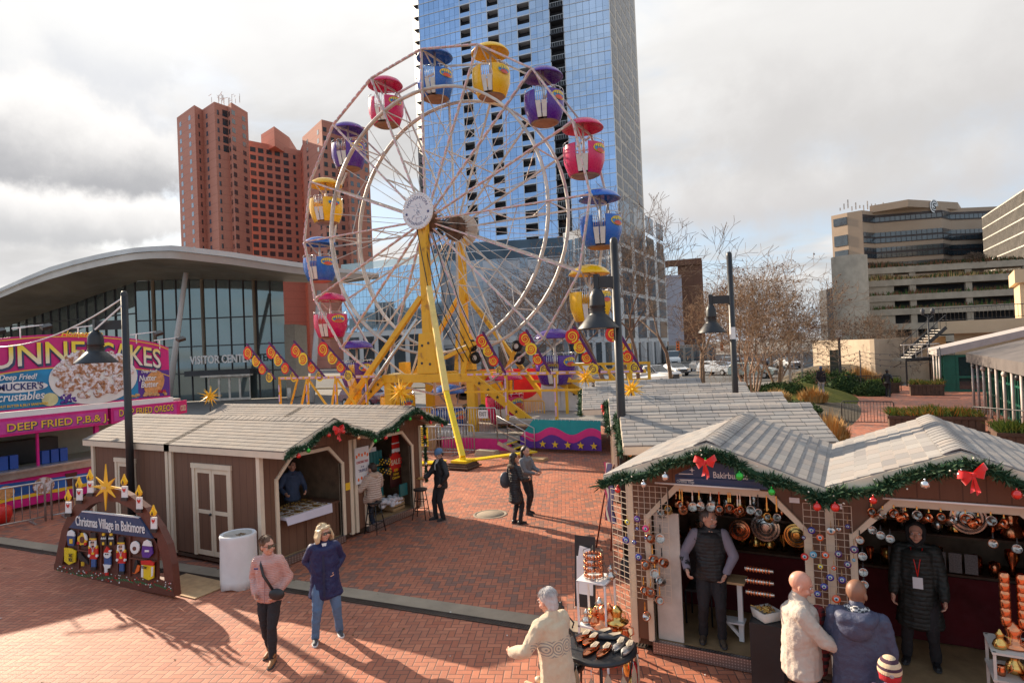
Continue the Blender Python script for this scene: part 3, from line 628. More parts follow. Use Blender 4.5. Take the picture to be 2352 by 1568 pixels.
m=M(); disc(m,(-13.9,2.5),1.0,1.8,26.94,PI,2*PI); m.build('cream_swirl',mat('backdrop_pale',(.75,.66,.56),.6),bd,True)
m=M()
for i in range(5): disc(m,(-17.6+i*.5,.95),.32,.4,26.92,0,PI)
m.build('green_scallops',mGRN,bd,True)
m=M()
for i in range(3): disc(m,(-17.7,1.75+.2*i),.5-.16*i,.2,26.915)
m.build('dark_figure',mBLACK,bd,True)
# deck railing
def rail(name,label,p,q,h=1.1,mt=mSTEEL,n=None,cat='railing',r=.02,z0=0,group=None,feet=False,top_r=None):
    p,q=V(p),V(q); t=th(name,label,cat,tuple(p),0,group); L=(q-p).length; n=n or int(L/.13); m=M(); u=V((0,0,1)); top_r=top_r or r*1.3
    for i in range(1,n): a=p.lerp(q,i/n); m.cyl(a+u*(z0+.12),a+u*(z0+h-.02),r*.55,n=5)
    m.build('baluster',mt,t,True)
    m=M(); m.tube([p+u*z0,p+u*(z0+h-.08),p.lerp(q,.06/L)+u*(z0+h),q.lerp(p,.06/L)+u*(z0+h),q+u*(z0+h-.08),q+u*z0],top_r,6); m.cyl(p+u*(z0+.12),q+u*(z0+.12),r,n=6); m.build('frame',mt,t,True)
    if feet:
        m=M(); nn=(q-p).normalized().cross(u)
        for a in (p.lerp(q,.12),p.lerp(q,.88)): m.bar(a-nn*.3+u*.02,a+nn*.3+u*.02,.05,.03); m.bar(a,a+u*.15,.03)
        m.build('foot',mt,t,True)
    return t
m_r=mSTEEL
dr=rail('deck_railing','grey steel railing panel with EXIT sign on the loading deck',(-14.4,21.98,.55),(-12.9,21.98,.55),1.15)
m=M(); m.box(-13.75,21.93,1.28,-13.3,21.95,1.62); m.build('sign_panel',mWHITE,dr,True)
txt('sign_lettering','EXIT',dr,(-13.52,21.928,1.37),(1,0,0),(0,0,1),.17,mBLACK,w=.34,th_=.003,bold=.02)
rail('deck_railing','grey steel railing panel left of the EXIT panel',(-15.95,21.98,.55),(-14.5,21.98,.55),1.15)
rail('deck_railing','grey steel railing panel behind the yellow outrigger leg',(-17.7,21.98,.55),(-16.05,21.98,.55),1.15)
rail('deck_railing','grey steel railing panel above the magenta skirt by the chocolate booth',(-19.6,21.98,.55),(-17.8,21.98,.55),1.15)
rail('deck_railing','yellow inner railing behind the blue gondola',(-14.2,24.6,.55),(-12.0,24.6,.55),1.2,mYEL)
rail('deck_railing','yellow railing along the left of the deck',(-19.5,22.35,.4),(-16.0,22.35,.4),.62,mYEL)
b1=rail('crowd_barricade','grey crowd barricade with a yellow notice beside the chocolate booth',(-15.6,20.1,0),(-13.7,20.4,0),1.12,n=13,feet=True)
m=M(); m.box(-15.55,20.03,.35,-14.95,20.06,1.1); m.build('notice',mYELB,b1,True)
m=M()
for i in range(7): m.box(-15.5,20.022,1.0-i*.085,-15.02-.08*(i%3),20.028,1.03-i*.085)
m.build('notice_text',mDARK,b1,True)
rail('crowd_barricade','grey crowd barricade behind the one with the yellow notice',(-15.2,20.9,0),(-13.4,21.0,0),1.12,n=13,feet=True)
# steps
st=th('ride_steps','grey metal steps with yellow edged treads at the ride exit','steps',(-12.2,21.3,0))
for i in range(3): 
    m=M(); z=.42-i*.16; x=-12.2+i*.3; m.box(x,21.0,z-.03,x+.32,21.75,z); m.build('tread',mSTEEL,st,True)
    m=M(); m.box(x+.29,20.99,z-.035,x+.34,21.76,z+.01); m.build('nosing',mYELB,st,True)
m=M(); m.bar((-12.3,20.98,.45),(-11.2,20.98,0),.04,.14); m.bar((-12.3,21.77,.45),(-11.2,21.77,0),.04,.14); m.build('stringer',mSTEEL,st,True)
for y in (20.98,21.77):
    m=M(); m.tube([(-12.3,y,.45),(-12.3,y,1.5),(-11.1,y,.95),(-11.1,y,0)],.02,6); m.bar((-12.3,y,.95),(-11.1,y,.5),.025); m.build('hand_rail',mSTEEL,st,True)
for (x0,y0,x1,y1,h,lb) in ((-13.1,20.5,-12.2,20.9,.2,'concrete block beside the ride steps'),(-11.7,20.2,-10.7,20.8,.14,'low timber pallet step at the foot of the ride steps'),(-10.8,20.0,-9.9,20.5,.09,'flat timber pallet on the bricks right of the ride steps')):
    m=M(); m.box(x0,y0,0,x1,y1,h*.5); m.box(x0+.02,y0+.02,h*.5,x1-.02,y1-.02,h); tag(m.build('step_block',mWOOD if 'timber' in lb else mCONC),lb,'block')
m=M(); m.cyl((-15.9,20.6,.45),(-14.2,20.9,.6),.035,n=8); m.cyl((-14.3,20.88,.6),(-14.2,20.9,.6),.06,n=8); tag(m.build('jack_bar',mPIST),'loose steel jack bar in front of the magenta skirt','bar')
m=M(); m.rbox((-15.9,21.0,.55),(.05,1.2,1.1),rz=-.5); tag(m.build('plywood_board',mWOOD),'plywood board standing behind the yellow outrigger leg','board')
m=M(); m.bar((-15.5,17.6,.03),(-13.2,18.7,.08),.5,.05); tag(m.build('yellow_ramp',mYELB),'flat yellow metal ramp plate on the bricks by the outrigger foot','ramp')
# flags
mF1=mat('flag_red',(.72,.03,.02),.6);mF2=mat('flag_yellow',(.88,.62,.03),.6);mF3=mat('flag_purple',(.10,.01,.10),.6)
def flag(x,z,lb,flip=0):
    t=th('swirl_flag',lb,'flag',(x,21.95,3.05),0,'swirl flags on the ride rail')
    top=V((-2.05,0,1.85)) if not flip else V((-.95,-.1,1.75)); q=V((0,0,0))
    m=M(); m.bar(q,top*1.02,.05); m.build('pole',mF3,t)
    dirn=(q-top).normalized(); dn=V((dirn.z,0,-dirn.x)); dn=-dn if dn.z>0 else dn
    L=top.length; m=M(); m2=M(); m3=M()
    m4=M(); m4.bar(top,q,.03,.10,up=(dn.x,0,dn.z)); m4.build('border',mF3,t)
    for i in range(4):
        s=[.37,.32,.29,.26][i]*(1.0 if not flip else .8); c=top+dirn*L*(.13+.245*i)+dn*s*.8; a=m if i%2==0 else m2; b=m2 if i%2==0 else m
        wob=.04*math.sin(i*2.1+x)
        pts=[c+V((0,wob,0))+dirn*s*.95*math.cos(2*PI*k/16)*(1+.06*math.sin(k*3.))+dn*s*1.0*math.sin(2*PI*k/16) for k in range(16)]
        a.add(pts,[tuple(range(16))],False)
        for yy in (-.012,.012):
            sp=[]; sp2=[]
            for k in range(26):
                t_=k/25; an=t_*4.2*PI+i; r=s*(.1+.72*t_); sp.append(c+V((0,wob+yy,0))+dirn*r*math.cos(an)+dn*r*math.sin(an)); r2=r-s*.13*(.4+t_); sp2.append(c+V((0,wob+yy,0))+dirn*r2*math.cos(an)+dn*r2*math.sin(an))
            (b if i<3 else m3).strip(sp,sp2)
    m.build('red_cloth',mF1,t); m2.build('yellow_cloth',mF2,t); m3.build('purple_swirl',mF3,t)
for i,x in enumerate((-25.8,-24.1,-22.3,-20.4)): flag(x,3,f'{ORD[i]} swirl flag from the left, at the left end of the ride rail')
for i,x in enumerate((-12.35,-10.35,-8.3,-6.7)): flag(x,3,['leftmost red and yellow swirl flag right of the columns','swirl flag over the teal skirt banner','swirl flag just left of the near lamp pole','swirl flag partly hidden behind the near lamp pole'][i],1)
# ================================================================ WOODEN MARKET HUTS
def _siding(x,b):
    o=x.obj(); s=x.sep(o); u=x.m('FRACT',x.m('MULTIPLY',x.m('ADD',s[0],s[1]),5)); g=x.m('LESS_THAN',u,.07)
    n=x.noise(x.vm('MULTIPLY',o,(6,6,.8)),2,5,.65); c=x.mix(n,(.135,.062,.036),(.20,.10,.06)); c=x.mix(x.m('MULTIPLY',g,.55),c,(.05,.025,.015))
    x.sk(c,b.inputs['Base Color']); x.sk(x.bump(x.m('ADD',x.m('MULTIPLY',g,-1),x.m('MULTIPLY',n,.3)),.5,.006),b.inputs['Normal']); b.inputs['Roughness'].default_value=.62
mSID=mat('brown_siding',0,fn=_siding)
def _sh(a,b2,pk):
    def f(x,b):
        s=x.sep(x.obj()); row=x.m('FLOOR',x.m('DIVIDE',x.m('ABSOLUTE',s[0]),.132)); off=x.m('MULTIPLY',x.wn(x.com(row,3,0)),.3)
        cell=x.m('FLOOR',x.m('DIVIDE',x.m('ADD',s[1],off),.30)); fr=x.m('FRACT',x.m('DIVIDE',x.m('ADD',s[1],off),.30)); r=x.wn(x.com(row,cell,x.m('GREATER_THAN',s[0],0)))
        c=x.mix(r,a,b2); c=x.mix(x.m('MULTIPLY',x.m('GREATER_THAN',x.wn(x.com(cell,row,9)),.6),.55),c,pk)
        c=x.mix(x.m('MULTIPLY',x.m('LESS_THAN',fr,.045),.85),c,(.07,.065,.06)); g=x.noise(x.obj(),90,3,.8); c=x.mix(x.rng(g,.35,.7,0,.35),c,(.20,.19,.18))
        c=x.mix(x.rng(x.noise(x.obj(),.9,5,.6),.45,.75,0,.35),c,(.24,.22,.20))
        x.sk(c,b.inputs['Base Color']); x.sk(x.bump(g,.5,.006),b.inputs['Normal']); b.inputs['Roughness'].default_value=.9
    return f
mSHG=mat('shingle_grey',0,fn=_sh((.22,.205,.20),(.35,.325,.30),(.38,.32,.275))); mSHT=mat('shingle_taupe',0,fn=_sh((.20,.165,.14),(.27,.225,.19),(.29,.225,.175)))
def _dia(x,b):
    s=x.sep(x.n('ShaderNodeNewGeometry').outputs['Position']); u=x.m('MULTIPLY',x.m('ADD',s[0],s[2]),28); v=x.m('MULTIPLY',x.m('ADD',x.m('SUBTRACT',s[2],s[0]),s[1]),28)
    h=x.m('GREATER_THAN',x.m('MULTIPLY',x.m('SINE',x.m('MULTIPLY',u,3.1)),x.m('SINE',x.m('MULTIPLY',v,3.1))),.45); b.inputs['Metallic'].default_value=.9; b.inputs['Roughness'].default_value=.38
    x.sk(x.mix(h,(.30,.26,.25),(.62,.58,.56)),b.inputs['Base Color']); x.sk(x.bump(h,.6,.01),b.inputs['Normal'])
mDIA=mat('diamond_plate',0,fn=_dia); mINT=mat('hut_inside_wood',(.24,.16,.105),.75,var=.3,vs=5); mFLO=mat('plywood_floor',(.34,.22,.11),.8,var=.25,vs=4)
HW,HWR,EZ,PZ=1.2,1.27,2.47,2.93
def hut(label,loc,rz,dep=2.3,taupe=False,over=.75,door=None,front=True,back_over=.15,grp='brown market huts',closed=False,openL=(-.93,.93),base=.16):
    t=th('market_hut',label,'hut',loc,rz,grp); mr=mSHT if taupe else mSHG
    zt=2.36; gz=lambda x:PZ-.09-(abs(x)/HWR)*(PZ-EZ)
    # walls: two sides, back, front with a chamfered opening
    m=M(); 
    m.box(-HW,.04,base,-HW+.05,dep,zt+.02); m.build('side_wall',mSID,t)
    m=M(); m.box(HW-.05,.04,base,HW,dep,zt+.02); m.build('side_wall',mSID,t)
    m=M(); m.ext([(-HW,dep,base),(HW,dep,base),(HW,dep,gz(HW)),(0,dep,gz(0)),(-HW,dep,gz(HW))],(0,-.05,0)); m.build('back_wall',mSID,t)
    xl,xr=openL; ch=.38; ot=2.17; ob=base
    m=M()
    def pl(ps,y=0,th2=.05): m.ext([(p[0],y,p[1]) for p in ps],(0,th2,0))
    if closed: pl([(-HW,base),(HW,base),(HW,gz(HW)),(0,gz(0)),(-HW,gz(HW))])
    else:
        pl([(-HW,base),(xl,base),(xl,ot-ch),(xl,gz(HW)),(-HW,gz(HW))]); pl([(xr,base),(HW,base),(HW,gz(HW)),(xr,gz(HW)),(xr,ot-ch)])
        pl([(xl,ot-ch),(xl+ch,ot),(xl+ch,gz(xl+ch)),(xl,gz(xl))]); pl([(xr-ch,ot),(xr,ot-ch),(xr,gz(xr)),(xr-ch,gz(xr-ch))]); pl([(xl+ch,ot),(xr-ch,ot),(xr-ch,gz(xr-ch)),(0,gz(0)),(xl+ch,gz(xl+ch))])
    m.build('front_wall',mSID,t)
    if not closed:
        w=.075; e=-.035
        m=M()
        m.box(xl-w,e,ob,xl,.06,ot-ch+.03); m.box(xr,e,ob,xr+w,.06,ot-ch+.03); m.box(xl+ch-.03,e,ot,xr-ch+.03,.06,ot+w)
        m.ext([(xl-w,e-.003,ot-ch),(xl,e-.003,ot-ch),(xl+ch,e-.003,ot),(xl+ch-.03,e-.003,ot+w)],(0,.06,0)); m.ext([(xr,e-.003,ot-ch),(xr+w,e-.003,ot-ch),(xr-ch+.03,e-.003,ot+w),(xr-ch,e-.003,ot)],(0,.06,0))
        m.build('opening_trim',mCREAM,t)
        m=M(); m.box(xl-.02,-.06,base-.14,xr+.02,.02,base+.012); m.build('threshold_plate',mDIA,t)
    for sx in(-1,1):
        m=M(); m.box(sx*HW-.045,-.02,base-.06,sx*HW+.045,.075,EZ-.12); m.build('corner_trim',mCREAM,t)
        m=M(); m.box(sx*(HW+.004)-.05,dep-.06,base-.06,sx*(HW+.004)+.05,dep+.03,EZ-.12); m.build('corner_trim',mCREAM,t)
    m=M(); m.box(-HW+.05,.05,base-.02,HW-.05,dep-.05,base); m.build('floor',mFLO,t)
    m=M()
    for x in (-.9,0,.9):
        for y in (.2,dep-.2): m.box(x-.1,y-.1,0,x+.1,y+.1,base-.05)
    m.box(-HW+.02,.06,base-.1,HW-.02,dep-.06,base-.03); m.build('skid_base',mDWOOD,t)
    m=M(); m.box(-HW+.06,dep-.08,base,HW-.06,dep-.06,2.4); m.box(-HW+.051,.08,base,-HW+.056,dep-.06,2.3); m.box(HW-.056,.08,base,HW-.051,dep-.06,2.3); m.build('lining',mINT,t)
    # roof: overlapping shingle courses, ridge cap, fascia
    y0,y1=-over,dep+back_over; sl=math.atan2(PZ-EZ,HWR); m=M()
    n=10; dx=HWR/n
    for sx in (-1,1):
        for i in range(n):
            xa,xb=sx*(dx*i),sx*(dx*(i+1)+.012); za,zb=PZ-math.tan(sl)*abs(xa),PZ-math.tan(sl)*abs(xb)+.009
            yo=.006*math.sin(i*2.3)
            m.add([(xa,y0+yo,za),(xb,y0+yo,zb),(xb,y1-yo,zb),(xa,y1-yo,za),(xb,y0+yo,zb-.02),(xb,y1-yo,zb-.02),(xa,y0+yo,za-.02),(xa,y1-yo,za-.02)],[(0,1,2,3) if sx<0 else (3,2,1,0),(1,4,5,2),(0,6,4,1),(3,2,5,7)],False)
    m.add([(0,y0+.01,PZ-.03),(-HWR,y0+.01,EZ-.03),(-HWR,y1-.01,EZ-.03),(0,y1-.01,PZ-.03),(HWR,y0+.01,EZ-.03),(HWR,y1-.01,EZ-.03)],[(0,1,2,3),(3,5,4,0)],False)
    rf=m.build('roof',mr,t)
    m=M(); k=int((y1-y0)/.17); 
    for i in range(k):
        ya=y0+i*(y1-y0)/k; yb=ya+(y1-y0)/k+.02; pr=[(-.15,PZ-.045),(-.07,PZ-.005),(0,PZ+.02),(.07,PZ-.005),(.15,PZ-.045)]
        m.strip([V((x,ya,z+.006)) for x,z in pr],[V((x,yb,z)) for x,z in pr],True)
        m.strip([V((x,ya,z-.006)) for x,z in pr],[V((x,ya,z+.006)) for x,z in pr])
    m.build('ridge_cap',mr,rf)
    m=M(); fh=.15
    for yy in (y0-.012,y1-.008):
        for sx in(-1,1): m.ext([(0,yy,PZ-.012),(sx*HWR,yy,EZ-.012),(sx*HWR,yy,EZ-fh),(0,yy,PZ-fh)],(0,.02,0))
    for sx in (-1,1): m.box(sx*HWR-.012,y0+.01,EZ-fh,sx*HWR+.012,y1-.01,EZ-.022)
    m.build('fascia',mCREAM,rf)
    m=M(); m.ext([(-HWR+.02,y0+.5,EZ-.14),(HWR-.02,y0+.5,EZ-.14),(0,y0+.5,PZ-.14)],(0,.02,0)) if front else None
    if front: m.build('porch_gable',mSID,t)
    if door:
        (side,yc,wd,hd)=door; X=side*HW; m=M(); e=side*.03
        m.box(min(X,X+e),yc-wd/2-.08,base,max(X,X+e),yc-wd/2,hd+.02); m.box(min(X,X+e),yc+wd/2,base,max(X,X+e),yc+wd/2+.08,hd+.02); m.box(min(X,X+e*1.3),yc-wd/2-.1,hd,max(X,X+e*1.3),yc+wd/2+.1,hd+.1); m.build('door_frame',mCREAM,t)
        for q in ((-1,1) if wd>.8 else (0,)):
            hw=wd/2 if q else wd; c=yc+q*wd/4
            m=M(); a=X+side*.012; 
            for (ya,yb,za,zb) in ((c-hw/2+.005,c-hw/2+.07,base+.02,hd-.01),(c+hw/2-.07,c+hw/2-.005,base+.02,hd-.01),(c-hw/2+.07,c+hw/2-.07,base+.02,base+.12),(c-hw/2+.07,c+hw/2-.07,1.05,1.13),(c-hw/2+.07,c+hw/2-.07,hd-.1,hd-.01)):
                m.box(min(X,a),ya,za,max(X,a),yb,zb)
            d=m.build('door',mCREAM,t)
            if q==1: m=M(); m.ball((X+side*.04,c-hw/2+.04,1.05),.03,8,6); m.build('door_handle',mBLACK,d)
    return t
# left row (fronts face +X) ------------------------------------------------------------
LZ=R_(90)
hutB=hut('brown hut selling necklaces, with cream double doors on its side wall',(-10.0,9.28,0),LZ,2.75,True,door=(-1,1.45,1.05,2.0),openL=(-.82,.9))
hutC=hut('brown hut selling chocolate advent calendars, at the far end of the left row',(-10.0,11.83,0),LZ,2.75,True,openL=(-.86,.82))
hutA=hut('closed brown hut behind the dark lamp pole, leftmost with a single door',(-15.75,9.28,0),R_(-90),2.9,True,over=.3,door=(1,1.3,.62,1.98),front=False,closed=True)
hutA2=hut('closed brown hut with a yellow star behind the leftmost one',(-15.75,11.83,0),R_(-90),2.9,True,over=.3,front=False,closed=True)
for h_ in (hutA,hutB,hutC,hutA2): h_.scale=(1,1,.965)
# right pair (fronts face the camera) --------------------------------------------------
hutD=hut('hut with the navy name board and copper pots, left of the right-hand pair',(-1.53,8.1,0),0,2.05)
hutE=hut('hut with two plates on its gable, at the right edge',(.87,8.12,0),0,2.05,openL=(-.93,.93))
# middle row (fronts face the plaza on the left) ----------------------------------------
MZ=R_(-69); dv=V((-math.sin(MZ),math.cos(MZ),0))
def mh(pl,lb,**k): p=V((pl[0],pl[1],0))+dv*.75; return hut(lb,tuple(p),MZ,k.pop('dep',2.35),False,**k)
hut1=mh((-3.75,10.78),'scarf hut just behind the hut with the name board, under the near lamp pole')
hut2=mh((-4.75,12.98),'second hut of the grey-roofed middle row, with a yellow star over it',dep=2.7)
hut3=mh((-6.6,16.0),'third hut of the middle row, with a garland at its left gable end',dep=3.4)
hut4=mh((-7.2,18.5),'farthest grey-roofed hut of the middle row, in front of the white truck',dep=2.3)
# ---- garlands
mN1=leafmat('needle_dark',(.010,.035,.015),(.022,.06,.028)); mN2=leafmat('needle_light',(.05,.10,.05),(.11,.17,.09)); mBR=mat('bauble_red',(.7,.02,.01),.15,.3,var=0,coat=1); mBS=mat('bauble_silver',(.75,.72,.7),.12,.9,var=0); mBG=mat('bauble_green',(.05,.5,.06),.15,.4,var=0); mBO=mat('bauble_gold',(.75,.40,.2),.18,.8,var=0); mBUL=mat('fairy_bulb',(.9,.85,.7),.3,var=0)
def garland(label,pts,r=.11,dens=420,seed=1,baubles=12,par=None,group='evergreen garlands on the huts'):
    rr=random.Random(seed); pts=[V(p) for p in pts]; t=th('garland',label,'garland',tuple(pts[0]),0,group)
    L=[0]
    for a,b in zip(pts,pts[1:]): L.append(L[-1]+(b-a).length)
    def at(s):
        for i in range(len(pts)-1):
            if s<=L[i+1] or i==len(pts)-2: f=(s-L[i])/max(1e-6,L[i+1]-L[i]); return pts[i].lerp(pts[i+1],f),(pts[i+1]-pts[i]).normalized()
    m=M(); n=int(L[-1]*dens*2.2)
    for i in range(n):
        s=rr.random()*L[-1]; c,d=at(s); c=c+V((0,0,.025*math.sin(s*9)))
        o=V((rr.gauss(0,1),rr.gauss(0,1),rr.gauss(0,1))); o=(o-d*o.dot(d)*.4).normalized(); ln=r*rr.uniform(.45,1.15)*(1+.22*math.sin(s*14+seed))
        tip=c+o*ln+d*rr.gauss(0,.04); w=o.cross(V((rr.gauss(0,1),rr.gauss(0,1),rr.gauss(0,1)))).normalized()*.009
        m.cur=0 if rr.random()<.58 else 1; b=c+o*ln*.15
        m.add([b-w*.5,b+w*.5,(b+tip)/2+w,tip,(b+tip)/2-w],[(0,1,2,3,4)],False)
    m.build('needles',[mN1,mN2],t,True)
    m=M(); m.tube([at(L[-1]*i/60)[0] for i in range(61)],.035,6); m.build('stem',mN1,t,True)
    bm=[mBR,mBS,mBG,mBO]
    for i in range(baubles):
        s=(i+.5)/baubles*L[-1]+rr.gauss(0,.06); c,d=at(min(max(s,0),L[-1])); c=c+V((0,0,-r*.8)); nn=V((-d.y,d.x,0)); 
        m=M(); m.ball(c-V((0,0,.02))+toward(c)*r*.8,.035+.012*rr.random(),10,7); m.cyl(c+toward(c)*r*.8+V((0,0,.012)),c+toward(c)*r*.8+V((0,0,.04)),.008,n=6); m.build('bauble',bm[rr.choice((0,1,1,2,3,0,3))],t,True)
    m=M()
    for i in range(int(L[-1]*9)):
        c,d=at(rr.random()*L[-1]); m.ball(c+V((rr.gauss(0,1),rr.gauss(0,1),rr.gauss(0,1))).normalized()*r*.95,.009,4,3)
    m.build('fairy_lights',mBUL,t,True,kind='stuff')
    return t
def toward(c): d=(EYE-c); d.z=0; return d.normalized()
def bow(par,c,xd,yd,s=.2,mt=None,drop=1.):
    "ribbon bow made of four puffed loops and two tails"
    mt=mt or mRB; xd,yd=V(xd).normalized(),V(yd).normalized(); n=xd.cross(yd); c=V(c); m=M(); m.smooth=True
    def loop(a,l,w):
        A=[];B=[]; d=xd*math.cos(a)+yd*math.sin(a); e=-xd*math.sin(a)+yd*math.cos(a)
        for k in range(11):
            t=k/10*2*PI; r=l*(1-math.cos(t))/2; off=math.sin(t)*l*.28; ww=w*(.35+.65*(1-math.cos(t))/2)
            A.append(c+d*r+n*(off+.02)-e*ww); B.append(c+d*r+n*(off+.02)+e*ww)
        m.strip(A,B,True)
    for a,l in ((.35,.75),(PI-.35,.8),(-.35,.62),(PI+.45,.62)): loop(a,s*l,s*.22)
    for a,l,w in ((-1.45,1.2,.13),(-1.75,1.0,.12)):
        l*=drop; d=xd*math.cos(a)+yd*math.sin(a); e=-xd*math.sin(a)+yd*math.cos(a); A=[];B=[]
        for k in range(7): f=k/6; A.append(c+d*s*l*f-e*s*w*(.4+f*.6)+n*(.03+.02*math.sin(f*6))); B.append(c+d*s*l*(f-(.12 if k==6 else 0))+e*s*w*(.4+f*.6)+n*(.03+.02*math.sin(f*6+1)))
        m.strip(A,B,True)
    m.ball(c+n*.03,s*.13,8,6)
    return m.build('ribbon_bow',mt,par,True)
mRB=mat('red_ribbon',(.72,.012,.012),.4,var=.1,sheen=.3)
def loc2w(h,p): return Matrix.Translation(h.location)@Matrix.Rotation(h.rotation_euler.z,4,'Z')@V((p[0],p[1],p[2]*h.scale.z))
def gable_pts(h,over=.75,dz=.11,sag=.04,xs=None,y=None):
    xs=xs or [-1.3,-1.0,-.65,-.3,0,.3,.65,1.0,1.3]
    return [loc2w(h,(x,-over-.06 if y is None else y,PZ-abs(x)/HWR*(PZ-EZ)-dz-(sag if abs(abs(x)-.65)<.2 else 0))) for x in xs]
gD_=garland('thick evergreen garland with red bow over the navy name board',gable_pts(hutD),.098,560,3,7); gE_=garland('thick evergreen garland with red bow over the plates, right edge',gable_pts(hutE),.098,560,4,7)
bow(gD_,loc2w(hutD,(0.02,-.93,2.74)),(1,0,.1),(0,0,1),.165); bow(gE_,loc2w(hutE,(.06,-.93,2.74)),(.9,0,.4),(-.1,0,1),.165)
m=M(); 
gB_=garland('evergreen garland with red bow over the necklace hut',gable_pts(hutB),.10,430,5,6); gC_=garland('evergreen garland along the gable of the chocolate hut',gable_pts(hutC),.10,430,6,6)
bow(gB_,loc2w(hutB,(-.05,-.9,2.72)),(0,1,0),(0,0,1),.2)
garland('evergreen garland hanging down the right post of the chocolate hut',[loc2w(hutC,(1.27,-.12,z)) for z in (2.3,1.7,1.1,.75)],.085,330,8,4)
g3=garland('evergreen garland on the gable of the third middle hut',gable_pts(hut3,y=-.8),.12,300,9,4); g2=garland('evergreen garland with pale red bow on the second middle hut',gable_pts(hut2,y=-.8),.12,340,10,4); bow(g2,loc2w(hut2,(-.1,-.9,2.7)),(-.3,1,0),(0,0,1),.2)
garland('evergreen garland hanging down the left corner of the scarf hut',[loc2w(hut1,(-1.2,-.55,z)) for z in (2.5,2.0,1.3,.9)],.1,330,11,5)
garland('evergreen garland on the gable of the scarf hut',gable_pts(hut1,y=-.8),.1,260,12,3)
# name boards
bdD=th('name_board','navy shop name board with pale lettering under the garland','sign',(-1.53,7.6,2.2))
Yb=7.36
def zb(x,y,o=0): p=AY((1480+x/3.92)*.91875,(900+y/3.92)*.91875,Yb+.22-o); return p
m=M(); m.ext([zb(815,1120),zb(1000,1040),zb(1210,1000),zb(1420,1060),zb(1640,1190),zb(1640,1200),zb(812,1135)],(0,.02,0)); m.ext([zb(812,1142,.02),zb(1725,1195,.02),zb(1722,1268,.02),zb(822,1225,.02)],(0,.02,0)); m.build('board',mNAVY,bdD,True)
a_,b_=zb(1190,1150,.004),zb(1530,1172,.004); txt('lettering','Bakirburada',bdD,(a_+b_)/2,(1,0,0),(0,0,1),.075,mWHITE,w=(b_-a_).length,th_=.003,bold=.01)
a_,b_=zb(832,1197,.024),zb(1002,1205,.024); txt('lettering','Christmas Village',bdD,(a_+b_)/2,(1,0,0),(0,0,1),.035,mWHITE,w=(b_-a_).length,th_=.003,bold=.01)
m=M(); star(m,zb(980,1075,.006),.035,(1,0,0),(0,0,1),(0,-1,0),4,.3,.003); m.ext([zb(850,1108,.006),zb(990,1112,.006),zb(990,1120,.006),zb(850,1116,.006)],(0,.003,0)); m.ext([zb(850,1165,.026),zb(1000,1170,.026),zb(985,1180,.026),zb(870,1176,.026)],(0,.003,0)); m.build('emblem',mWHITE,bdD,True)
for (x0,x1,lb,y) in ((-2.2,-1.0,'thin white tube light across the gable above the copper pots',Yb+.15),(.2,1.45,'thin white tube light across the gable with the two plates',Yb+.15)):
    m=M(); m.cyl((x0,y,2.385),(x1,y,2.385),.011,n=8); tag(m.build('tube_light',mat('tube_light',(.85,.83,.8),.3,var=0)),lb,'light')
mCOP=mat('copper',(.72,.27,.13),.2,1,var=.15,vs=9); mTIN=mat('tinned_metal',(.62,.60,.57),.25,1,var=.12,vs=9); mBRS=mat('brass',(.72,.45,.14),.22,1,var=.15)
for i,x in enumerate((.63,1.13)):
    m=M(); m.lathe([(0,0),(.07,.0),(.11,-.012),(.115,-.005)],(x,8.02,2.42),24,'y'); tag(m.build('wall_plate',mCOP),f"round copper plate on the right hut's gable, {['left under the bow','right of the bow'][i]}",'plate',None,'plates on the gable')
bdB=M(); bdB.box(-.48,0,2.28,.1,.02,2.52); o=bdB.build('name_board',mNAVY); o.location=loc2w(hutB,(-.25,-.3,0)); o.rotation_euler=(0,0,LZ); tag(o,'dark navy board in the gable of the necklace hut','sign')
# stars
def moravian(label,loc,r,flat=False,n=22,seed=1,stand=0):
    t=th('paper_star',label,'star',loc,0,'yellow many-pointed stars'); rr=random.Random(seed); m=M()
    for i in range(n):
        z=1-2*(i+.5)/n; a=i*2.39996; q=math.sqrt(1-z*z); d=V((q*math.cos(a),q*math.sin(a),z)); u=d.orthogonal().normalized(); w=d.cross(u); b=r*.2
        vs=[d*b*.6+(u*math.cos(k*PI/2)+w*math.sin(k*PI/2))*b*.42 for k in range(4)]+[d*r*(1.0 if i%2 else .86)]
        m.add(vs,[(0,1,4),(1,2,4),(2,3,4),(3,0,4)],False)
    m.ball((0,0,0),r*.2,8,6); m.build('spikes',mSTAR,t)
    m=M(); m.cyl((0,0,-r*1.0-stand),(0,0,-r*.15),.012,n=5); m.build('support_rod',mDARK,t); return t
p=loc2w(hutC,(0,-.4,3.28)); moravian('yellow many-pointed star above the chocolate hut',p,.42,seed=1,stand=-.05)
p=AY(482,909,11.83); moravian('yellow many-pointed star on the roof of the leftmost huts',(p.x,p.y,p.z),.36,seed=2,stand=.1)
p=AD(1345,865,17.4); moravian('yellow many-pointed star above the third middle hut',tuple(p),.38,seed=3,stand=.15)
p=AD(1450,893,13.9); moravian('yellow many-pointed star just right of the near lamp pole',tuple(p),.38,seed=4,stand=.05)
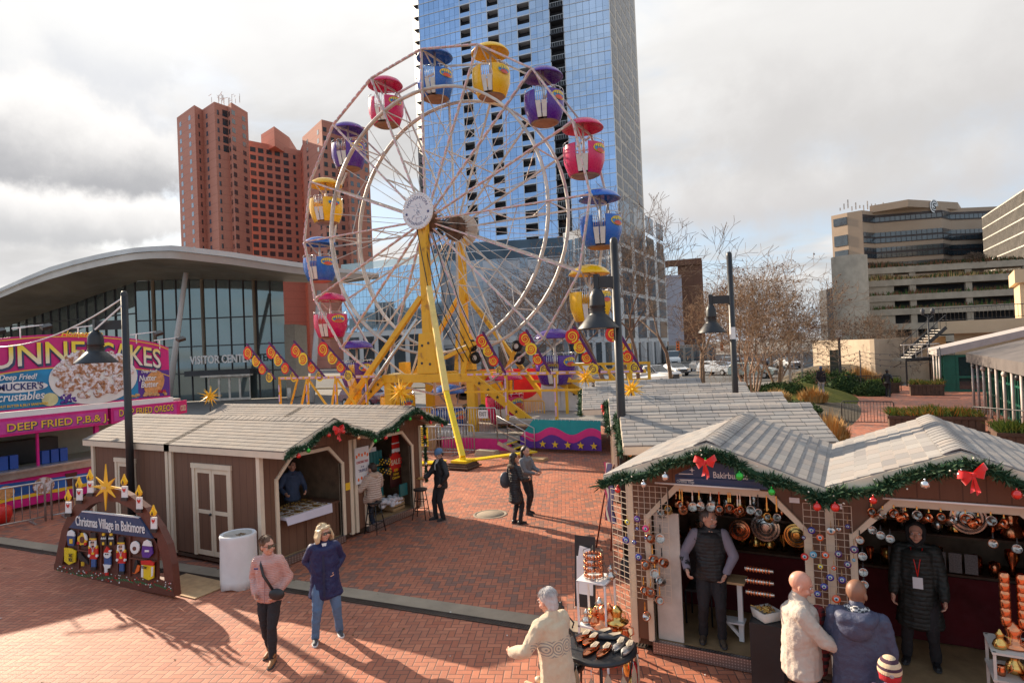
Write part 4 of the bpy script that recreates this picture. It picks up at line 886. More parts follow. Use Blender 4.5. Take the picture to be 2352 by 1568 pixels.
# ================================================================ STREET LAMPS
def lamp(label,base,top,arm_d,arm_l,arm_z,brace=False,scale=1.,sticker=False):
    t=th('street_lamp',label,'street lamp',base,0,'black street lamps'); a=V(arm_d).normalized(); m=M(); m.cyl((0,0,0),(0,0,top-.12),.082,.07,16); m.lathe([(.07,top-.12),(.068,top-.06),(.045,top-.015),(0,top)],n=16); m.lathe([(.14,0),(.13,.25),(.085,.35)],n=16); m.build('pole',mBLACK,t)
    e=a*arm_l; m=M(); m.bar(a*.0+V((0,0,arm_z)),e+V((0,0,arm_z)),.07,.2); m.bar(e*.98+V((0,0,arm_z-.12)),e*.98+V((0,0,arm_z+.14)),.09); m.build('arm',mBLACK,t)
    c=e+V((0,0,arm_z-.28)); m=M(); s=scale
    m.lathe([(.05*s,.20),(.055*s,.16),(.10*s,.14),(.15*s,.04),(.16*s,-.12),(.165*s,-.16),(.14*s,-.17),(.17*s,-.2),(.14*s,-.22),(.17*s,-.25),(.15*s,-.27),(.2*s,-.3),(.42*s,-.52),(.43*s,-.54),(.41*s,-.54),(.18*s,-.32)],c,24); m.build('lamp_shade',mBLACK,t)
    m=M(); m.ball(c+V((0,0,-.5)),(.3*s,.3*s,.04),16,6); m.build('diffuser',mat('lamp_diffuser',(.62,.6,.55),.4,var=0),t)
    if sticker: m=M(); m.lathe([(.0765,4.1),(.0765,4.4)],n=16,a0=R_(200),a1=R_(340)); m.build('notice',mWHITE,t)
    return t
armL=(-.93,-.36,0)
p=AD(300,1100,13.6); lamp('black lamp post in front of the leftmost hut',(p.x,p.y,0),5.72,(-.88,-.48,0),.66,4.98)
p=AD(1432,1060,11); lamp('black lamp post nearest the camera, right of the wheel',(p.x,p.y,0),6.0,(-.75,-.66,0),.36,5.2,scale=.86)
p=AD(1688,876,15.6); lamp('black lamp post beside the large crape myrtle',(p.x,p.y,0),6.3,(-.88,-.48,0),.52,5.1,scale=.8,sticker=True)
# ================================================================ BUILDINGS
class Face:
    "a vertical wall from P to Q (ground XY) seen from its outer side; at(u,z,o) in metres"
    def __init__(s,P,Q,eye=EYE):
        s.P=V((P[0],P[1],0)); s.Q=V((Q[0],Q[1],0)); s.L=(s.Q-s.P).length; s.d=(s.Q-s.P)/s.L; s.n=V((s.d.y,-s.d.x,0))
        if (V((eye.x,eye.y,0))-s.P).dot(s.n)<0: s.n=-s.n
    def at(s,u,z,o=0): return s.P+s.d*u+s.n*o+V((0,0,z))
    def slab(s,m,u0,u1,z0,z1,o0,o1):
        c=[s.at(u0,z0,o0),s.at(u1,z0,o0),s.at(u1,z1,o0),s.at(u0,z1,o0)]; return m.ext(c,s.n*(o1-o0))
def xy(x,D,y=700): p=AD(x,y,D); return (p.x,p.y)
def zz(x,y,D): return AD(x,y,D).z
def prism(m,pts,z0,z1):
    return m.ext([(p[0],p[1],z0) for p in pts],(0,0,z1-z0))
def _bk(x,b):
    p=x.n('ShaderNodeNewGeometry').outputs['Position']; s=x.sep(p); n=x.noise(p,.08,5,.6); l=x.m('LESS_THAN',x.m('FRACT',x.m('DIVIDE',s[2],2.92)),.05)
    c=x.mix(n,(.52,.21,.15),(.62,.28,.20)); c=x.mix(x.m('MULTIPLY',l,.35),c,(.15,.05,.03)); c=x.mix(x.rng(x.noise(p,3,4,.7),.4,.7,0,.3),c,(.34,.11,.075)); x.sk(c,b.inputs['Base Color']); b.inputs['Roughness'].default_value=.9
mBK=mat('red_brick',0,fn=_bk); mBRN=mat('brown_brick',(.20,.095,.06),.9,var=.15,vs=.5); mWIN=mat('window_glass',(.035,.045,.055),.12,0,1,var=.5,vs=.3,coat=.5); mWINB=mat('window_blue',(.10,.16,.22),.1,.3,1,var=.35,vs=.2)
def windows(par,face,us,zs,w,h,mt,cnt,rest,o=.05,nm='window',lim=100):
    for z in zs:
        for u in us:
            if cnt[0]<lim: m=M(); face.slab(m,u-w/2,u+w/2,z,z+h,.02,o); m.build(nm,mt,par,True); cnt[0]+=1
            else: face.slab(rest,u-w/2,u+w/2,z,z+h,.02,o)
# --- red brick apartment tower
D0=205.
t=th('brick_tower','tall stepped red brick apartment tower behind the visitor centre','building',(*xy(640,215),0))
pts=[(421.5,214,247),(463,204,237),(481,208,241),(509,202,236),(539,206,248),(548,203,246),(585.5,212,259.5)]
P=[xy(x,D) for x,D,_ in pts]; zt_=zz(509,237,205)
cnt=[0]; rest=M(); fl=2.92
def tower(Pl,zt,zb=0,dp=9):
    Pc=[V((a,b,0)) for a,b in Pl]; mid=sum(Pc,V())/len(Pc); away=(mid-V((0,0,0))).normalized()*dp
    m=M(); back=[(p.x+away.x,p.y+away.y) for p in (Pc[-1],Pc[0])]; prism(m,Pl+back,zb,zt); m.build('wall',mBK,t,True)
    m=M(); prism(m,[(p[0],p[1]) for p in Pl]+back,zt+.0,zt+.5) 
    return [Face(a,b) for a,b in zip(Pl,Pl[1:])]
ztL=zz(500,240,205)
F1=tower(P,ztL)
P2=[xy(578,226),xy(703,240),xy(716,226)]; ztM=zz(640,312,224); F2=tower(P2,ztM,0,22)
P3=[xy(709,222),xy(755,206),xy(806,212),xy(812,209),xy(861,216)]; ztR=zz(755,272,206); F3=tower(P3,ztR)
m=M(); a=xy(614,236); b=xy(645,228); c=xy(679,240); prism(m,[a,b,c,(c[0]-15,c[1]+20),(a[0]-15,a[1]+20)],ztM-2,zz(645,288,228)); m.build('penthouse',mBK,t,True)
zs=lambda zt,n:[zt-3.9-fl*i for i in range(n)]
def wcol(face,fr,zt,n,w,h=1.55,mt=mWIN): windows(t,face,[face.L*f for f in fr],zs(zt,n),w,h,mt,cnt,rest)
wcol(F1[0],[.2,.72],ztL,20,1.6,mt=mWINB); wcol(F1[2],[.35],ztL,20,1.3,mt=mWINB); wcol(F1[1],[.5],ztL,20,.7); wcol(F1[3],[.25],ztL,20,.7); wcol(F1[5],[.1,.72],ztL,20,1.8); wcol(F1[4],[.4],ztL,20,1.2); wcol(F1[3],[.82],ztL,5,2.2,2.2)
wcol(F2[0],[.12,.26,.41,.56,.72],ztM,17,2.0,1.7); wcol(F2[0],[.88],ztM,17,1.0); wcol(F2[1],[.2,.55],ztM,17,2.0,1.7)
wcol(F3[0],[.25,.8],ztR,18,1.6); wcol(F3[1],[.12,.45,.8],ztR,18,1.3); wcol(F3[2],[.5],ztR,18,.8); wcol(F3[3],[.15,.45,.85],ztR,18,1.2)
rest.build('windows',mWIN,t,True,kind='stuff')
m=M(); rr=random.Random(5); c=AD(520,236,212)
for i in range(14): q=c+V((rr.uniform(-4,4),rr.uniform(-3,3),0)); m.bar(q,q+V((0,0,rr.uniform(1.5,3.5))),.12); m.bar(q+V((0,0,rr.uniform(1.5,3))),q+V((rr.uniform(-2.5,2.5),0,rr.uniform(1.5,3))),.1)
m.build('roof_antennas',mWHT2,t,True)
# --- blue glass tower
def _gl(tint,rough=.06):
    def f(x,b):
        p=x.n('ShaderNodeNewGeometry').outputs['Position']; a=x.n('ShaderNodeAttribute'); a.attribute_name='rnd'; r=a.outputs['Fac']
        n=x.noise(p,.035,4,.55); c=x.mix(x.m('ADD',x.m('MULTIPLY',r,.3),x.rng(n,.38,.62,.1,.55)),tint,tuple(min(1,q*1.5+.10) for q in tint)); x.sk(c,b.inputs['Base Color']); b.inputs['Metallic'].default_value=.82; b.inputs['Roughness'].default_value=rough; x.sk(x.bump(x.noise(p,.25,2,.5),.03,.6),b.inputs['Normal'])  # broad noise paints paler cloud-like reflections into the pane colour
    return f
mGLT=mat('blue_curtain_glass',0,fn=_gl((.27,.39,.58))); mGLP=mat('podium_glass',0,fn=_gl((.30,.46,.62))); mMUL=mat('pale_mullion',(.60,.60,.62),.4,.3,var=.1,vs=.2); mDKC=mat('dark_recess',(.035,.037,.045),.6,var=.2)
def rndattr(o,seed=0):
    me=o.data; rr=random.Random(seed); a=me.attributes.new('rnd','FLOAT','POINT'); vals=[0]*len(me.vertices)
    for p in me.polygons:
        r=rr.random()
        for v in p.vertices: vals[v]=r
    a.data.foreach_set('value',vals)
t=th('glass_tower','very tall blue glass apartment tower rising out of the frame behind the wheel','building',(*xy(1200,165),0))
xs_=[973,1087,1197,1307,1412]; Ds=[166,160.5,156,151.5,148]
Pf=[xy(x,D,300) for x,D in zip(xs_,Ds)]; R1=xy(1412,148,300); R2=xy(1471,176,300)
FH=3.25; Z0=zz(1200,575,156)-0.; NF=34
L=[0]; 
for a,b in zip(Pf,Pf[1:]): L.append(L[-1]+math.dist(a,b))
TL=L[-1]
def tp(u,z,o=0):
    u=min(max(u,0),TL-1e-4)
    for i in range(4):
        if u<=L[i+1]: f=Face(Pf[i],Pf[i+1]); return f.at(u-L[i],z,o)
fr=[0,.237,.294,.386,.447,.544,.61,.71,.78,1]; isb=[0,1,0,1,0,1,0,2,0]
core=M(); bk=[(R2[0]-14,R2[1]+16),(Pf[0][0]-14,Pf[0][1]+16)]
def ins(p,k=.35): return (p[0]*(1+k/160),p[1]*(1+k/160))
prism(core,[ins(p,2.2) for p in Pf]+[ins(R2,1)]+bk,0,Z0+NF*FH+8); core.build('core',mDKC,t,True)
g=M(); mu=M(); rr=random.Random(2); bal=0
for i in range(NF):
    z=Z0+i*FH
    for k,bt in enumerate(isb):
        u0,u1=fr[k]*TL,fr[k+1]*TL
        if bt==0:
            n=max(2,round((u1-u0)/1.55))
            for j in range(n):
                a,b=u0+(u1-u0)*j/n,u0+(u1-u0)*(j+1)/n; e=[rr.gauss(0,.008) for _ in range(4)]
                for (za,zb) in ((z+.0,z+1.1),(z+1.1,z+FH)): g.add([tp(a+.03,za,e[0]),tp(b-.03,za,e[1]),tp(b-.03,zb-.03,e[2]),tp(a+.03,zb-.03,e[3])],[(0,1,2,3)],False)
            mu.ext([tp(u0,z-.08,.0),tp(u1,z-.08,.0),tp(u1,z+.08,.0),tp(u0,z+.08,.0)],tp(u0,z,.12)-tp(u0,z,0))
        else:
            if z<zz(1200,-40,155) and bal<100:
                m=M(); m.ext([tp(u0,z-.12,-1.9),tp(u1,z-.12,-1.9),tp(u1,z+.12,-1.9),tp(u0,z+.12,-1.9)],tp(u0,z,.1 if bt==1 else .5)-tp(u0,z,-1.9)); m.cur=1
                if bt==1: m.ext([tp(u0,z+.12,.02),tp(u1,z+.12,.02),tp(u1,z+1.15,.02),tp(u0,z+1.15,.02)],tp(u0,z,.06)-tp(u0,z,0))
                else:
                    m.cur=2
                    for q in range(6): a=u0+(u1-u0)*q/6; m.bar(tp(a,z+.12,.45),tp(a,z+1.1,.45),.05)
                    m.bar(tp(u0,z+1.1,.45),tp(u1,z+1.1,.45),.08)
                m.build('balcony',[mMUL if bt==1 else mDKC,mGLT,mSTEEL],t,True); bal+=1
for k in range(10): 
    u=fr[k]*TL; mu.bar(tp(u,Z0,.03),tp(u,Z0+NF*FH,.03),.16,.16)
o=g.build('glazing',mGLT,t,True); rndattr(o); mu.build('mullions',mMUL,t,True)
for i in range(0,26): m=M(); z=Z0+i*FH*1; m.ext([tp(0,z,0)+V((-1.6,-.3,0)),tp(0,z,0),tp(0,z,-1.8),tp(0,z,-1.8)+V((-1.6,-.3,0))],(0,0,.18)); m.bar(tp(0,z+1.1,0)+V((-1.6,-.3,0)),tp(0,z+1.1,0),.06); m.bar(tp(0,z,0)+V((-1.6,-.3,0)),tp(0,z+1.1,0)+V((-1.6,-.3,0)),.06); m.build('side_balcony',mDKC,t,True)
# side face: pale grid with windows in bays
fs=Face(R1,R2); m=M(); fs.slab(m,0,fs.L,8,Z0+NF*FH+8,-.6,.0); m.build('side_wall',mat('warm_precast',(.56,.50,.43),.75,var=.1,vs=.1),t,True)
mWSD=mat('side_window',(.03,.045,.07),.3,0,.5,var=.6,vs=.5); cnt2=[0]; rest=M()
zs2=[Z0+FH*i+.3 for i in range(-6,31)]
wb=[.10,.30,.48,.66,.86]
for zi,z in enumerate(reversed(zs2)):
    dz=0
    for ui,u in enumerate(wb):
        zz0=z+(0 if (zi//1+ui)%4 else -.25); w=fs.L*.155
        for q in (-.26,.26):
            if z<zz(1430,-20,160) and cnt2[0]<100: m=M(); fs.slab(m,fs.L*u-w/2+(0 if q<0 else w/2+.03),fs.L*u+(0-.03 if q<0 else w/2),zz0,zz0+2.55,.01,.05); m.build('window',mWSD,t,True); cnt2[0]+=1
            else: fs.slab(rest,fs.L*u-w/2+(0 if q<0 else w/2+.03),fs.L*u+(-.03 if q<0 else w/2),zz0,zz0+2.55,.01,.05)
rest.build('windows',mWSD,t,True,kind='stuff')
# --- podium blocks
def block(name,label,x0,D0,x1,D1,ytop,ybot,mt,dep=18,z0=None,**k):
    a,b=xy(x0,D0),xy(x1,D1); f=Face(a,b); zt=zz((x0+x1)/2,ytop,(D0+D1)/2); zb=0 if ybot is None else zz((x0+x1)/2,ybot,(D0+D1)/2)
    t=th(name,label,'building',(*a,0)); m=M(); p3=V((*b,0))*(1+dep/V(b).length); p4=V((*a,0))*(1+dep/V(a).length); prism(m,[a,b,(p3.x,p3.y),(p4.x,p4.y)],zb,zt); m.build('wall',mt,t,True); return t,f,zt,zb
mWP=mat('white_precast',(.58,.57,.56),.6,var=.08,vs=.2)
t,f,zt,zb=block('glass_podium','low glass fronted block with a roof terrace between the visitor centre and the columns',785,112,1015,104,612,None,mWP,14)
g=M(); mu=M(); n=26; rows=9; zA=zz(900,758,108)
for i in range(n):
    for j in range(rows):
        if 9<=i<=13 and 1<=j<=3: continue
        u0,u1=f.L*i/n,f.L*(i+1)/n; za,zb_=zA+(zt-zA)*j/rows,zA+(zt-zA)*(j+1)/rows; e=rr.gauss(0,.006); g.add([f.at(u0+.03,za+.03,.05+e),f.at(u1-.03,za+.03,.05-e),f.at(u1-.03,zb_-.03,.05),f.at(u0+.03,zb_-.03,.05)],[(0,1,2,3)],False)
for i in range(9,14):
    m=M(); f.slab(m,f.L*i/n+.1,f.L*(i+1)/n-.1,zA+(zt-zA)/rows,zA+(zt-zA)*4/rows,.02,.06); m.build('window',mWIN,t,True)
rndattr(g.build('glazing',mGLP,t,True),4)
m=M(); f.slab(m,0,f.L,zt+.1,zt+1.3,-.3,-.25); m.build('terrace_glass',mat('terrace_glass',(.5,.7,.75),.1,0,.8,var=0,alpha=.45),t,True)
for i in range(6): m=M(); f.slab(m,f.L*(.06+i*.155),f.L*(.06+i*.155+.11),.3,zA-.9,.02,.08); m.build('shop_window',mWIN,t,True)
t,f,zt,zb=block('pale_podium','pale panelled podium of the glass tower behind the yellow columns',1010,112,1300,112,598,None,mat('pale_panel',(.40,.42,.46),.4,.3,var=.2,vs=.15),20)
for j in range(7):
    for i in range(14):
        if (i*7+j*3)%5<2: m=M(); f.slab(m,f.L*i/14+.1,f.L*(i+1)/14-.1,6.5+j*2,6.5+j*2+1.8,.02,.06); m.build('window',mat('podium_window',(.27,.32,.38),.25,.4,var=.3,vs=.2),t,True)
for i in range(7): m=M(); f.slab(m,f.L*(.03+i*.14),f.L*(.03+i*.14+.1),.3,4.6,.02,.08); m.build('shop_window',mWIN,t,True)
m=M(); f.slab(m,0,f.L,5.2,6.2,.0,.25); m.build('cornice',mWP,t,True)
t,f,zt,zb=block('dark_glass_storey','dark glass amenity storey under the blue tower',1000,122,1310,119,553,640,mat('dark_storey',(.06,.085,.11),.15,.5,var=.3,vs=.2),16)
for j in range(4): m=M(); f.slab(m,0,f.L,zb+(zt-zb)*j/4,zb+(zt-zb)*j/4+.12,0,.1); m.build('mullion',mMUL,t,True)
t,f,zt,zb=block('framed_block','white framed block with tall dark window bays at the foot of the glass tower',1300,110,1428,100,520,None,mWP,20)
for j in range(5):
    for i in range(5):
        u0=f.L*(i+.12)/5; u1=f.L*(i+.88)/5; z0_=5.5+j*4.4
        if z0_+3.8<zt: m=M(); f.slab(m,u0,u1,z0_,z0_+3.9,.02,.06); w=m.build('window',mWINB,t,True); m=M(); m.bar(f.at((u0+u1)/2,z0_,.1),f.at((u0+u1)/2,z0_+3.9,.1),.12); m.bar(f.at(u0,z0_+2,.1),f.at(u1,z0_+2,.1),.1); m.build('mullion',mMUL,w,True)
for i in range(6): m=M(); f.slab(m,f.L*(i+.2)/6,f.L*(i+.8)/6,.2,4.5,.02,.06); m.build('shop_window',mWIN,t,True)
t,f,zt,zb=block('framed_block','narrow pale block with tall stacked windows right of the glass tower',1428,100,1532,128,565,None,mWP,10)
for j in range(6):
    for i in range(4):
        z0_=5+j*3.9
        m=M(); f.slab(m,f.L*(i+.15)/4,f.L*(i+.85)/4,z0_,z0_+3.2,.02,.08); m.build('window',mWINB if (i+j)%3 else mWIN,t,True)
for i in range(6): m=M(); f.slab(m,f.L*(i+.1)/6,f.L*(i+.35)/6,.1,4.4,.02,.5); m.build('fin',mWP,t,True); m=M(); f.slab(m,f.L*(i+.4)/6,f.L*(i+.95)/6,.1,4.2,.02,.06); m.build('shop_window',mWIN,t,True)
t,f,zt,zb=block('brick_end_block','brown brick block with a blank end wall beyond the crossroads',1560,160,1617,158,601,None,mBRN,20)
m=M(); f2=Face(xy(1530,160.5),xy(1616,157.5)); f2.slab(m,0,f2.L,zz(1570,610,160),zz(1570,597,160),-1.5,.4); m.build('roof_overhang',mBRN,t,True)
block('pale_block','pale lilac block left of the brown brick end wall',1512,150,1568,150,632,None,mat('pale_lilac',(.45,.42,.46),.7,var=.1,vs=.1),20)
t,f,zt,zb=block('shop_block','low grey street block with awnings at the crossroads',1530,118,1640,120,792,None,mCONCG,14)
for i in range(6): m=M(); f.slab(m,f.L*(i+.15)/6,f.L*(i+.8)/6,.3,2.8,.02,.06); m.build('shop_window',mWIN,t,True)
# --- beige hotel
mBG=mat('beige_precast',(.40,.29,.205),.8,var=.08,vs=.05)
t=th('hotel_building','beige banded hotel with a round S emblem on its penthouse','building',(*xy(2080,265),0))
Pp=[xy(1911,268,540),xy(1948,262,540),xy(1982,258,540),xy(2010,262,540),xy(2165,256,540),xy(2185,262,540),xy(2300,262,540)]
zt=zz(2050,482,260); back=[(Pp[-1][0]+5,Pp[-1][1]+40),(Pp[0][0]+5,Pp[0][1]+40)]; m=M(); prism(m,Pp+back,0,zt); m.build('wall',mBG,t,True)
fc=[Face(a,b) for a,b in zip(Pp,Pp[1:])]
for j in range(6):
    z=zt-6.9-j*6.35+(2.3 if j==0 else 0)
    for k in (2,3,4,5):
        m=M(); fc[k].slab(m,0,fc[k].L,z-.3,z+(2.9 if j==0 else 4.1),.0,.25); bnd=m.build('window_band',mat('bronze_band',(.045,.03,.028),.5,var=.2,vs=.1),t,True)
        n=max(2,int(fc[k].L/1.9)); m=M()
        for i in range(n):
            for zb_ in ((z,) if j==0 else (z-.2,z+2.3)): fc[k].slab(m,fc[k].L*i/n+.12,fc[k].L*(i+1)/n-.12,zb_+.15,zb_+1.85,.26,.33)
        m.build('panes',mWIN,bnd,True)
    m=M(); fc[0].slab(m,1.0,fc[0].L-.2,z-.3,z+(2.9 if j==0 else 4.1),.0,.25); m.build('window_band',mWIN,t,True)
pa=[xy(1997,262,470),xy(2086,252,470),xy(2200,262,470)]; zp=zz(2086,458,252); m=M(); prism(m,pa+[(pa[-1][0]+5,pa[-1][1]+25),(pa[0][0]+5,pa[0][1]+25)],zt-.5,zp); m.build('penthouse',mBG,t,True)
fp=Face(pa[1],pa[2]); u=fp.L*.49; ez=zz(2141,474,257)
m=M(); c=fp.at(u,ez,.3)
m.ext([c+fp.d*2.35*math.cos(a*PI/16)+V((0,0,2.75*math.sin(a*PI/16))) for a in range(32)],fp.n*.15); em=m.build('emblem',mWHITE,t,True)
m=M(); m.ext([c+fp.n*.16+fp.d*1.9*math.cos(a*PI/16)+V((0,0,2.2*math.sin(a*PI/16))) for a in range(32)],fp.n*.05); m.build('emblem_disc',mBLACK,em,True)
m=M(); m.ext([c+fp.n*.22+fp.d*1.55*math.cos(a*PI/16)+V((0,0,1.8*math.sin(a*PI/16))) for a in range(32)],fp.n*.03); m.build('emblem_ring',mWHITE,em,True)
txt('emblem_letter','S',t,c+fp.n*.27-V((0,0,1.25)),-fp.d if fp.d.cross(V((0,0,1))).dot(fp.n)<0 else fp.d,(0,0,1),2.5,mBLACK,w=1.9,bold=.03,th_=.05)
m=M(); 
for i in range(12): a=AD(1930+i*9,484-(i%3)*3,268); m.bar(a,a+V((0,0,1.2+(i*7%5)*.6)),.5)
m.build('rooftop_equipment',mWHT2,t,True)
# --- grey glass office at the far right
t=th('grey_office','grey gridded glass office building at the right edge','building',(*xy(2300,210),0))
a,b,c=xy(2267,225),xy(2420,165),xy(2262,300); f=Face(a,b); zt=zz(2267,497,225); m=M(); prism(m,[a,b,(b[0]+10,b[1]+60),c],0,zt); m.build('wall',mat('grey_green_glass',(.13,.14,.13),.2,.5,var=.15,vs=.2),t,True)
for i in range(14): m=M(); f.slab(m,0,f.L,zt-.6-i*4,zt-.2-i*4,.0,.25); m.build('spandrel',mWHT2,t,True)
m=M()
for i in range(60): f.slab(m,f.L*i/60,f.L*i/60+.25,0,zt,.02,.15)
m.build('mullions',mCONCG,t,True)
# --- parking garage
t=th('parking_garage','concrete parking garage with planted decks and a round stair tower','building',(*xy(2100,130),0))
cA=AD(1955,700,128); m=M(); m.smooth=True; m.lathe([(3.3,0),(3.3,zz(1955,589,128)),(0,zz(1955,589,128)+.01)],(cA.x,cA.y,0),28); m.build('stair_tower',mCONCT,t,True)
a,b=xy(1985,131),xy(2480,124); f=Face(a,b); m=M(); p3=V((*b,0))-f.n*30; p4=V((*a,0))-f.n*30; 
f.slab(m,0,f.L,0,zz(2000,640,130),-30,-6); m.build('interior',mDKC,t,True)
zl=[zz(1988,y,131) for y in (617,646,681,713,747,778)]
for i,z in enumerate(zl):
    m=M(); f.slab(m,0,f.L,z-1.25,z+.05,-.3,0); f.slab(m,0,f.L,z-1.2,z-1.05,-6,-.3); m.build('deck_parapet',mCONCT,t,True)
m=M(); f.slab(m,0,.0+6.0,0,zl[0],-1.0,-.35); m.build('end_wall',mCONCT,t,True)
for u in range(0,9): m=M(); f.slab(m,9+u*10.5,10.2+u*10.5,0,zl[0]-.2,-.9,-.31); m.build('column',mCONCT,t,True)
rr=random.Random(9)
for i,(z,mm,lb) in enumerate(((zl[0],[gF,gA],1),(zl[1],[gC,gF,gB],0),(zl[2],[gF,gB],0),(zl[3],[gF,gB],0))):
    m=M()
    for k in range(1500 if i<2 else 500):
        u=rr.random()*f.L; h=rr.uniform(.2,1.2)*(1+.8*noise.noise(V((u*.15,i,0)))); c=f.at(u,z,-.15+rr.gauss(0,.1)); m.cur=rr.randrange(len(mm)); w=f.d*.12
        m.add([c-w,c+w,c+w*.2+f.d*rr.gauss(0,.3)+V((0,0,h))],[(0,1,2)],False)
    o=m.build('planting',mm,t,True,kind='stuff')
bare_tree('roof_tree','bushy brown tree on the roof deck of the garage',(*xy(2250,128),zl[0]-.5),5.5,1.9,3,61,lv=5,trunk=.3,tw=.05,first=.22,crot=.9)
bare_tree('roof_tree','small bare tree on the roof deck near the stair tower',(*xy(2045,134),zl[0]-.5),4,1.9,3,62,lv=5,trunk=.2,tw=.04,first=.22,crot=.9)
# --- stone retaining wall and stairs
t=th('retaining_wall','tan concrete retaining wall at the end of the brick walk','wall',(*xy(2010,51),0)); ca,cb,cc=xy(1868,60,830),xy(2010,50,830),xy(2175,53,830)
f=Face(ca,cb); m=M(); f.slab(m,0,f.L,0,3.62,-.4,0); m.build('left_face',mCONCT,t,True); f=Face(cb,cc); m=M(); f.slab(m,0,f.L,0,3.6,-.4,0); m.build('right_face',mCONCT,t,True)
mHR=mBLACK
sc=th('stair_flight','dark steel stair flight climbing to the upper terrace','stairs',(*xy(2120,49),0)); P0=AD(2080,830,47); u=(AD(2200,760,47)-AD(2080,760,47)); u.z=0; u.normalize(); nb=V((-u.y,u.x,0))
def sp(d,z,o=0): return V((P0.x,P0.y,0))+u*d+nb*o+V((0,0,z))
zL=zz(2090,822,47); zU=zz(2160,752,47); m=M(); m.ext([sp(0,zL,0),sp(2.2,zL,0),sp(2.2,zL,1.6),sp(0,zL,1.6)],(0,0,-.25)); m.bar(sp(.1,0,.1),sp(.1,zL,.1),.12); m.bar(sp(2.1,0,.1),sp(2.1,zL,.1),.12); m.build('landing',mHR,sc,True)
for i in range(11): m=M(); m.ext([sp(.6+i*.24,zL+(zU-zL)*i/11,.2),sp(.86+i*.24,zL+(zU-zL)*i/11,.2),sp(.86+i*.24,zL+(zU-zL)*i/11,1.5),sp(.6+i*.24,zL+(zU-zL)*i/11,1.5)],(0,0,.05)); m.build('tread',mWHT2,sc,True)
for o_ in (.15,1.55):
    m=M(); m.bar(sp(.6,zL,o_),sp(3.3,zU,o_),.06,.25); m.bar(sp(.6,zL+.95,o_),sp(3.3,zU+.95,o_),.05)
    for i in range(7): m.bar(sp(.6+i*.45,zL+(zU-zL)*i/6,o_),sp(.6+i*.45,zL+.95+(zU-zL)*i/6,o_),.03)
    m.build('stringer_rail',mHR,sc,True)
m=M(); m.bar(sp(-.3,zL+1,0),sp(2.6,zL+1,0),.08)
for i in range(6): m.bar(sp(-.1+i*.45,zL,0),sp(-.1+i*.45,zL+1,0),.04)
m.bar(sp(0,zL,0),sp(2.2,zL+1,0),.03); m.build('guard_rail',mWHT2,sc,True)
# --- upper terrace and cream pavilion
t=th('cream_pavilion','cream pavilion with a parapet band and tall windows on the upper terrace','building',(*xy(2330,52),0))
a,b=xy(2155,50,750),xy(2560,44,750); f=Face(a,b); zT=zz(2200,737,50); mCP=mat('cream_render',(.58,.43,.27),.75,var=.08,vs=.5)
m=M(); f.slab(m,0,f.L,zT-1.0,zT,-10,0); f.slab(m,1.0,f.L,0,zT-1.0,-10,-1.2); m.build('terrace_slab',mCP,t,True)
m=M(); f.slab(m,5.3,f.L,zT,zT+2.9,-8,-1.6); m.build('wall',mCP,t,True); m=M(); f.slab(m,5.0,f.L,zz(2320,652,49),zz(2320,622,49),-8.3,-1.3); m.build('parapet',mCP,t,True)
for i in range(4):
    m=M(); f.slab(m,5.75+i*1.5,6.95+i*1.5,zT+.2,zT+2.75,-1.6,-1.55); w=m.build('window',mat('pale_window',(.35,.42,.40),.15,0,1,var=.2),t,True); m=M()
    for q in (5.75,6.35,6.95): m.bar(f.at(q+i*1.5,zT+.2,-1.5),f.at(q+i*1.5,zT+2.75,-1.5),.08)
    for q in (.2,1.1,1.9,2.75): m.bar(f.at(5.75+i*1.5,zT+q,-1.5),f.at(6.95+i*1.5,zT+q,-1.5),.07)
    m.build('frame',mWHITE,w,True)
rail('terrace_railing','dark railing along the upper terrace edge',f.at(-.2,zT,-.1),f.at(f.L,zT,-.1),1.05,mHR,40,r=.025,group=None)
# --- greenhouses
mGFR=mat('green_frame',(.008,.11,.07),.45,var=.15); mAWN=mat('grey_awning',(.13,.112,.105),.95,var=.15,vs=1.5,bump=.2,bs=3); mPALE=mat('pale_pole',(.52,.44,.40),.5,var=.1)
t=th('glass_pavilion','green framed glass dining pavilion with a grey awning roof, at the right edge','pavilion',(5.4,36,0)); Xg=6.0
m=M(); m.box(Xg,22,0,Xg+5,40.2,2.4); m.build('glazing',mGLASSD,t,True)
m=M()
for k in range(37): y=22.1+k*.49; m.box(Xg-.06,y,0,Xg,y+.07,2.4)
for z in (0,.75,1.55,2.3): m.box(Xg-.05,22,z,Xg,40.2,z+.1)
m.box(Xg-.04,40.2,0,Xg+5,40.26,2.4); m.build('green_frame',mGFR,t,True)
m=M(); m.ext([(Xg-.75,21.5,2.36),(Xg-.75,21.5,2.84),(Xg+5.5,21.5,4.4),(Xg+5.5,21.5,2.4)],(0,19.4,0)); m.build('awning_roof',mAWN,t,True)
for k in range(9): y=40.1-k*1.55; m=M(); m.cyl((Xg-.6,y,0),(Xg-.6,y,2.4),.06,n=10); m.build('pole',mPALE,t,True); 
for k in range(6): y=39.3-k*2.4; m=M(); m.ball((Xg-.62,y,2.2),(.12,.12,.13),8,6); m.build('spotlight',mBLACK if k%2==0 else mPALE,t,True)
t=th('glass_pavilion','farther green framed glass pavilion with a sloping pale roof','pavilion',(5.1,50.4,0))
m=M(); m.box(5.2,50.4,0,8.9,55,2.4); m.build('glazing',mGLASSD,t,True)
m=M()
for x in (5.2,5.9,6.7,7.5,8.3): m.box(x,50.3,0,x+.14,50.4,2.4)
for z in (0,.9,2.3): m.box(5.2,50.32,z,8.9,50.4,z+.14)
for y in (50.4,51.5,52.7,53.9): m.box(5.1,y,0,5.2,y+.12,2.4)
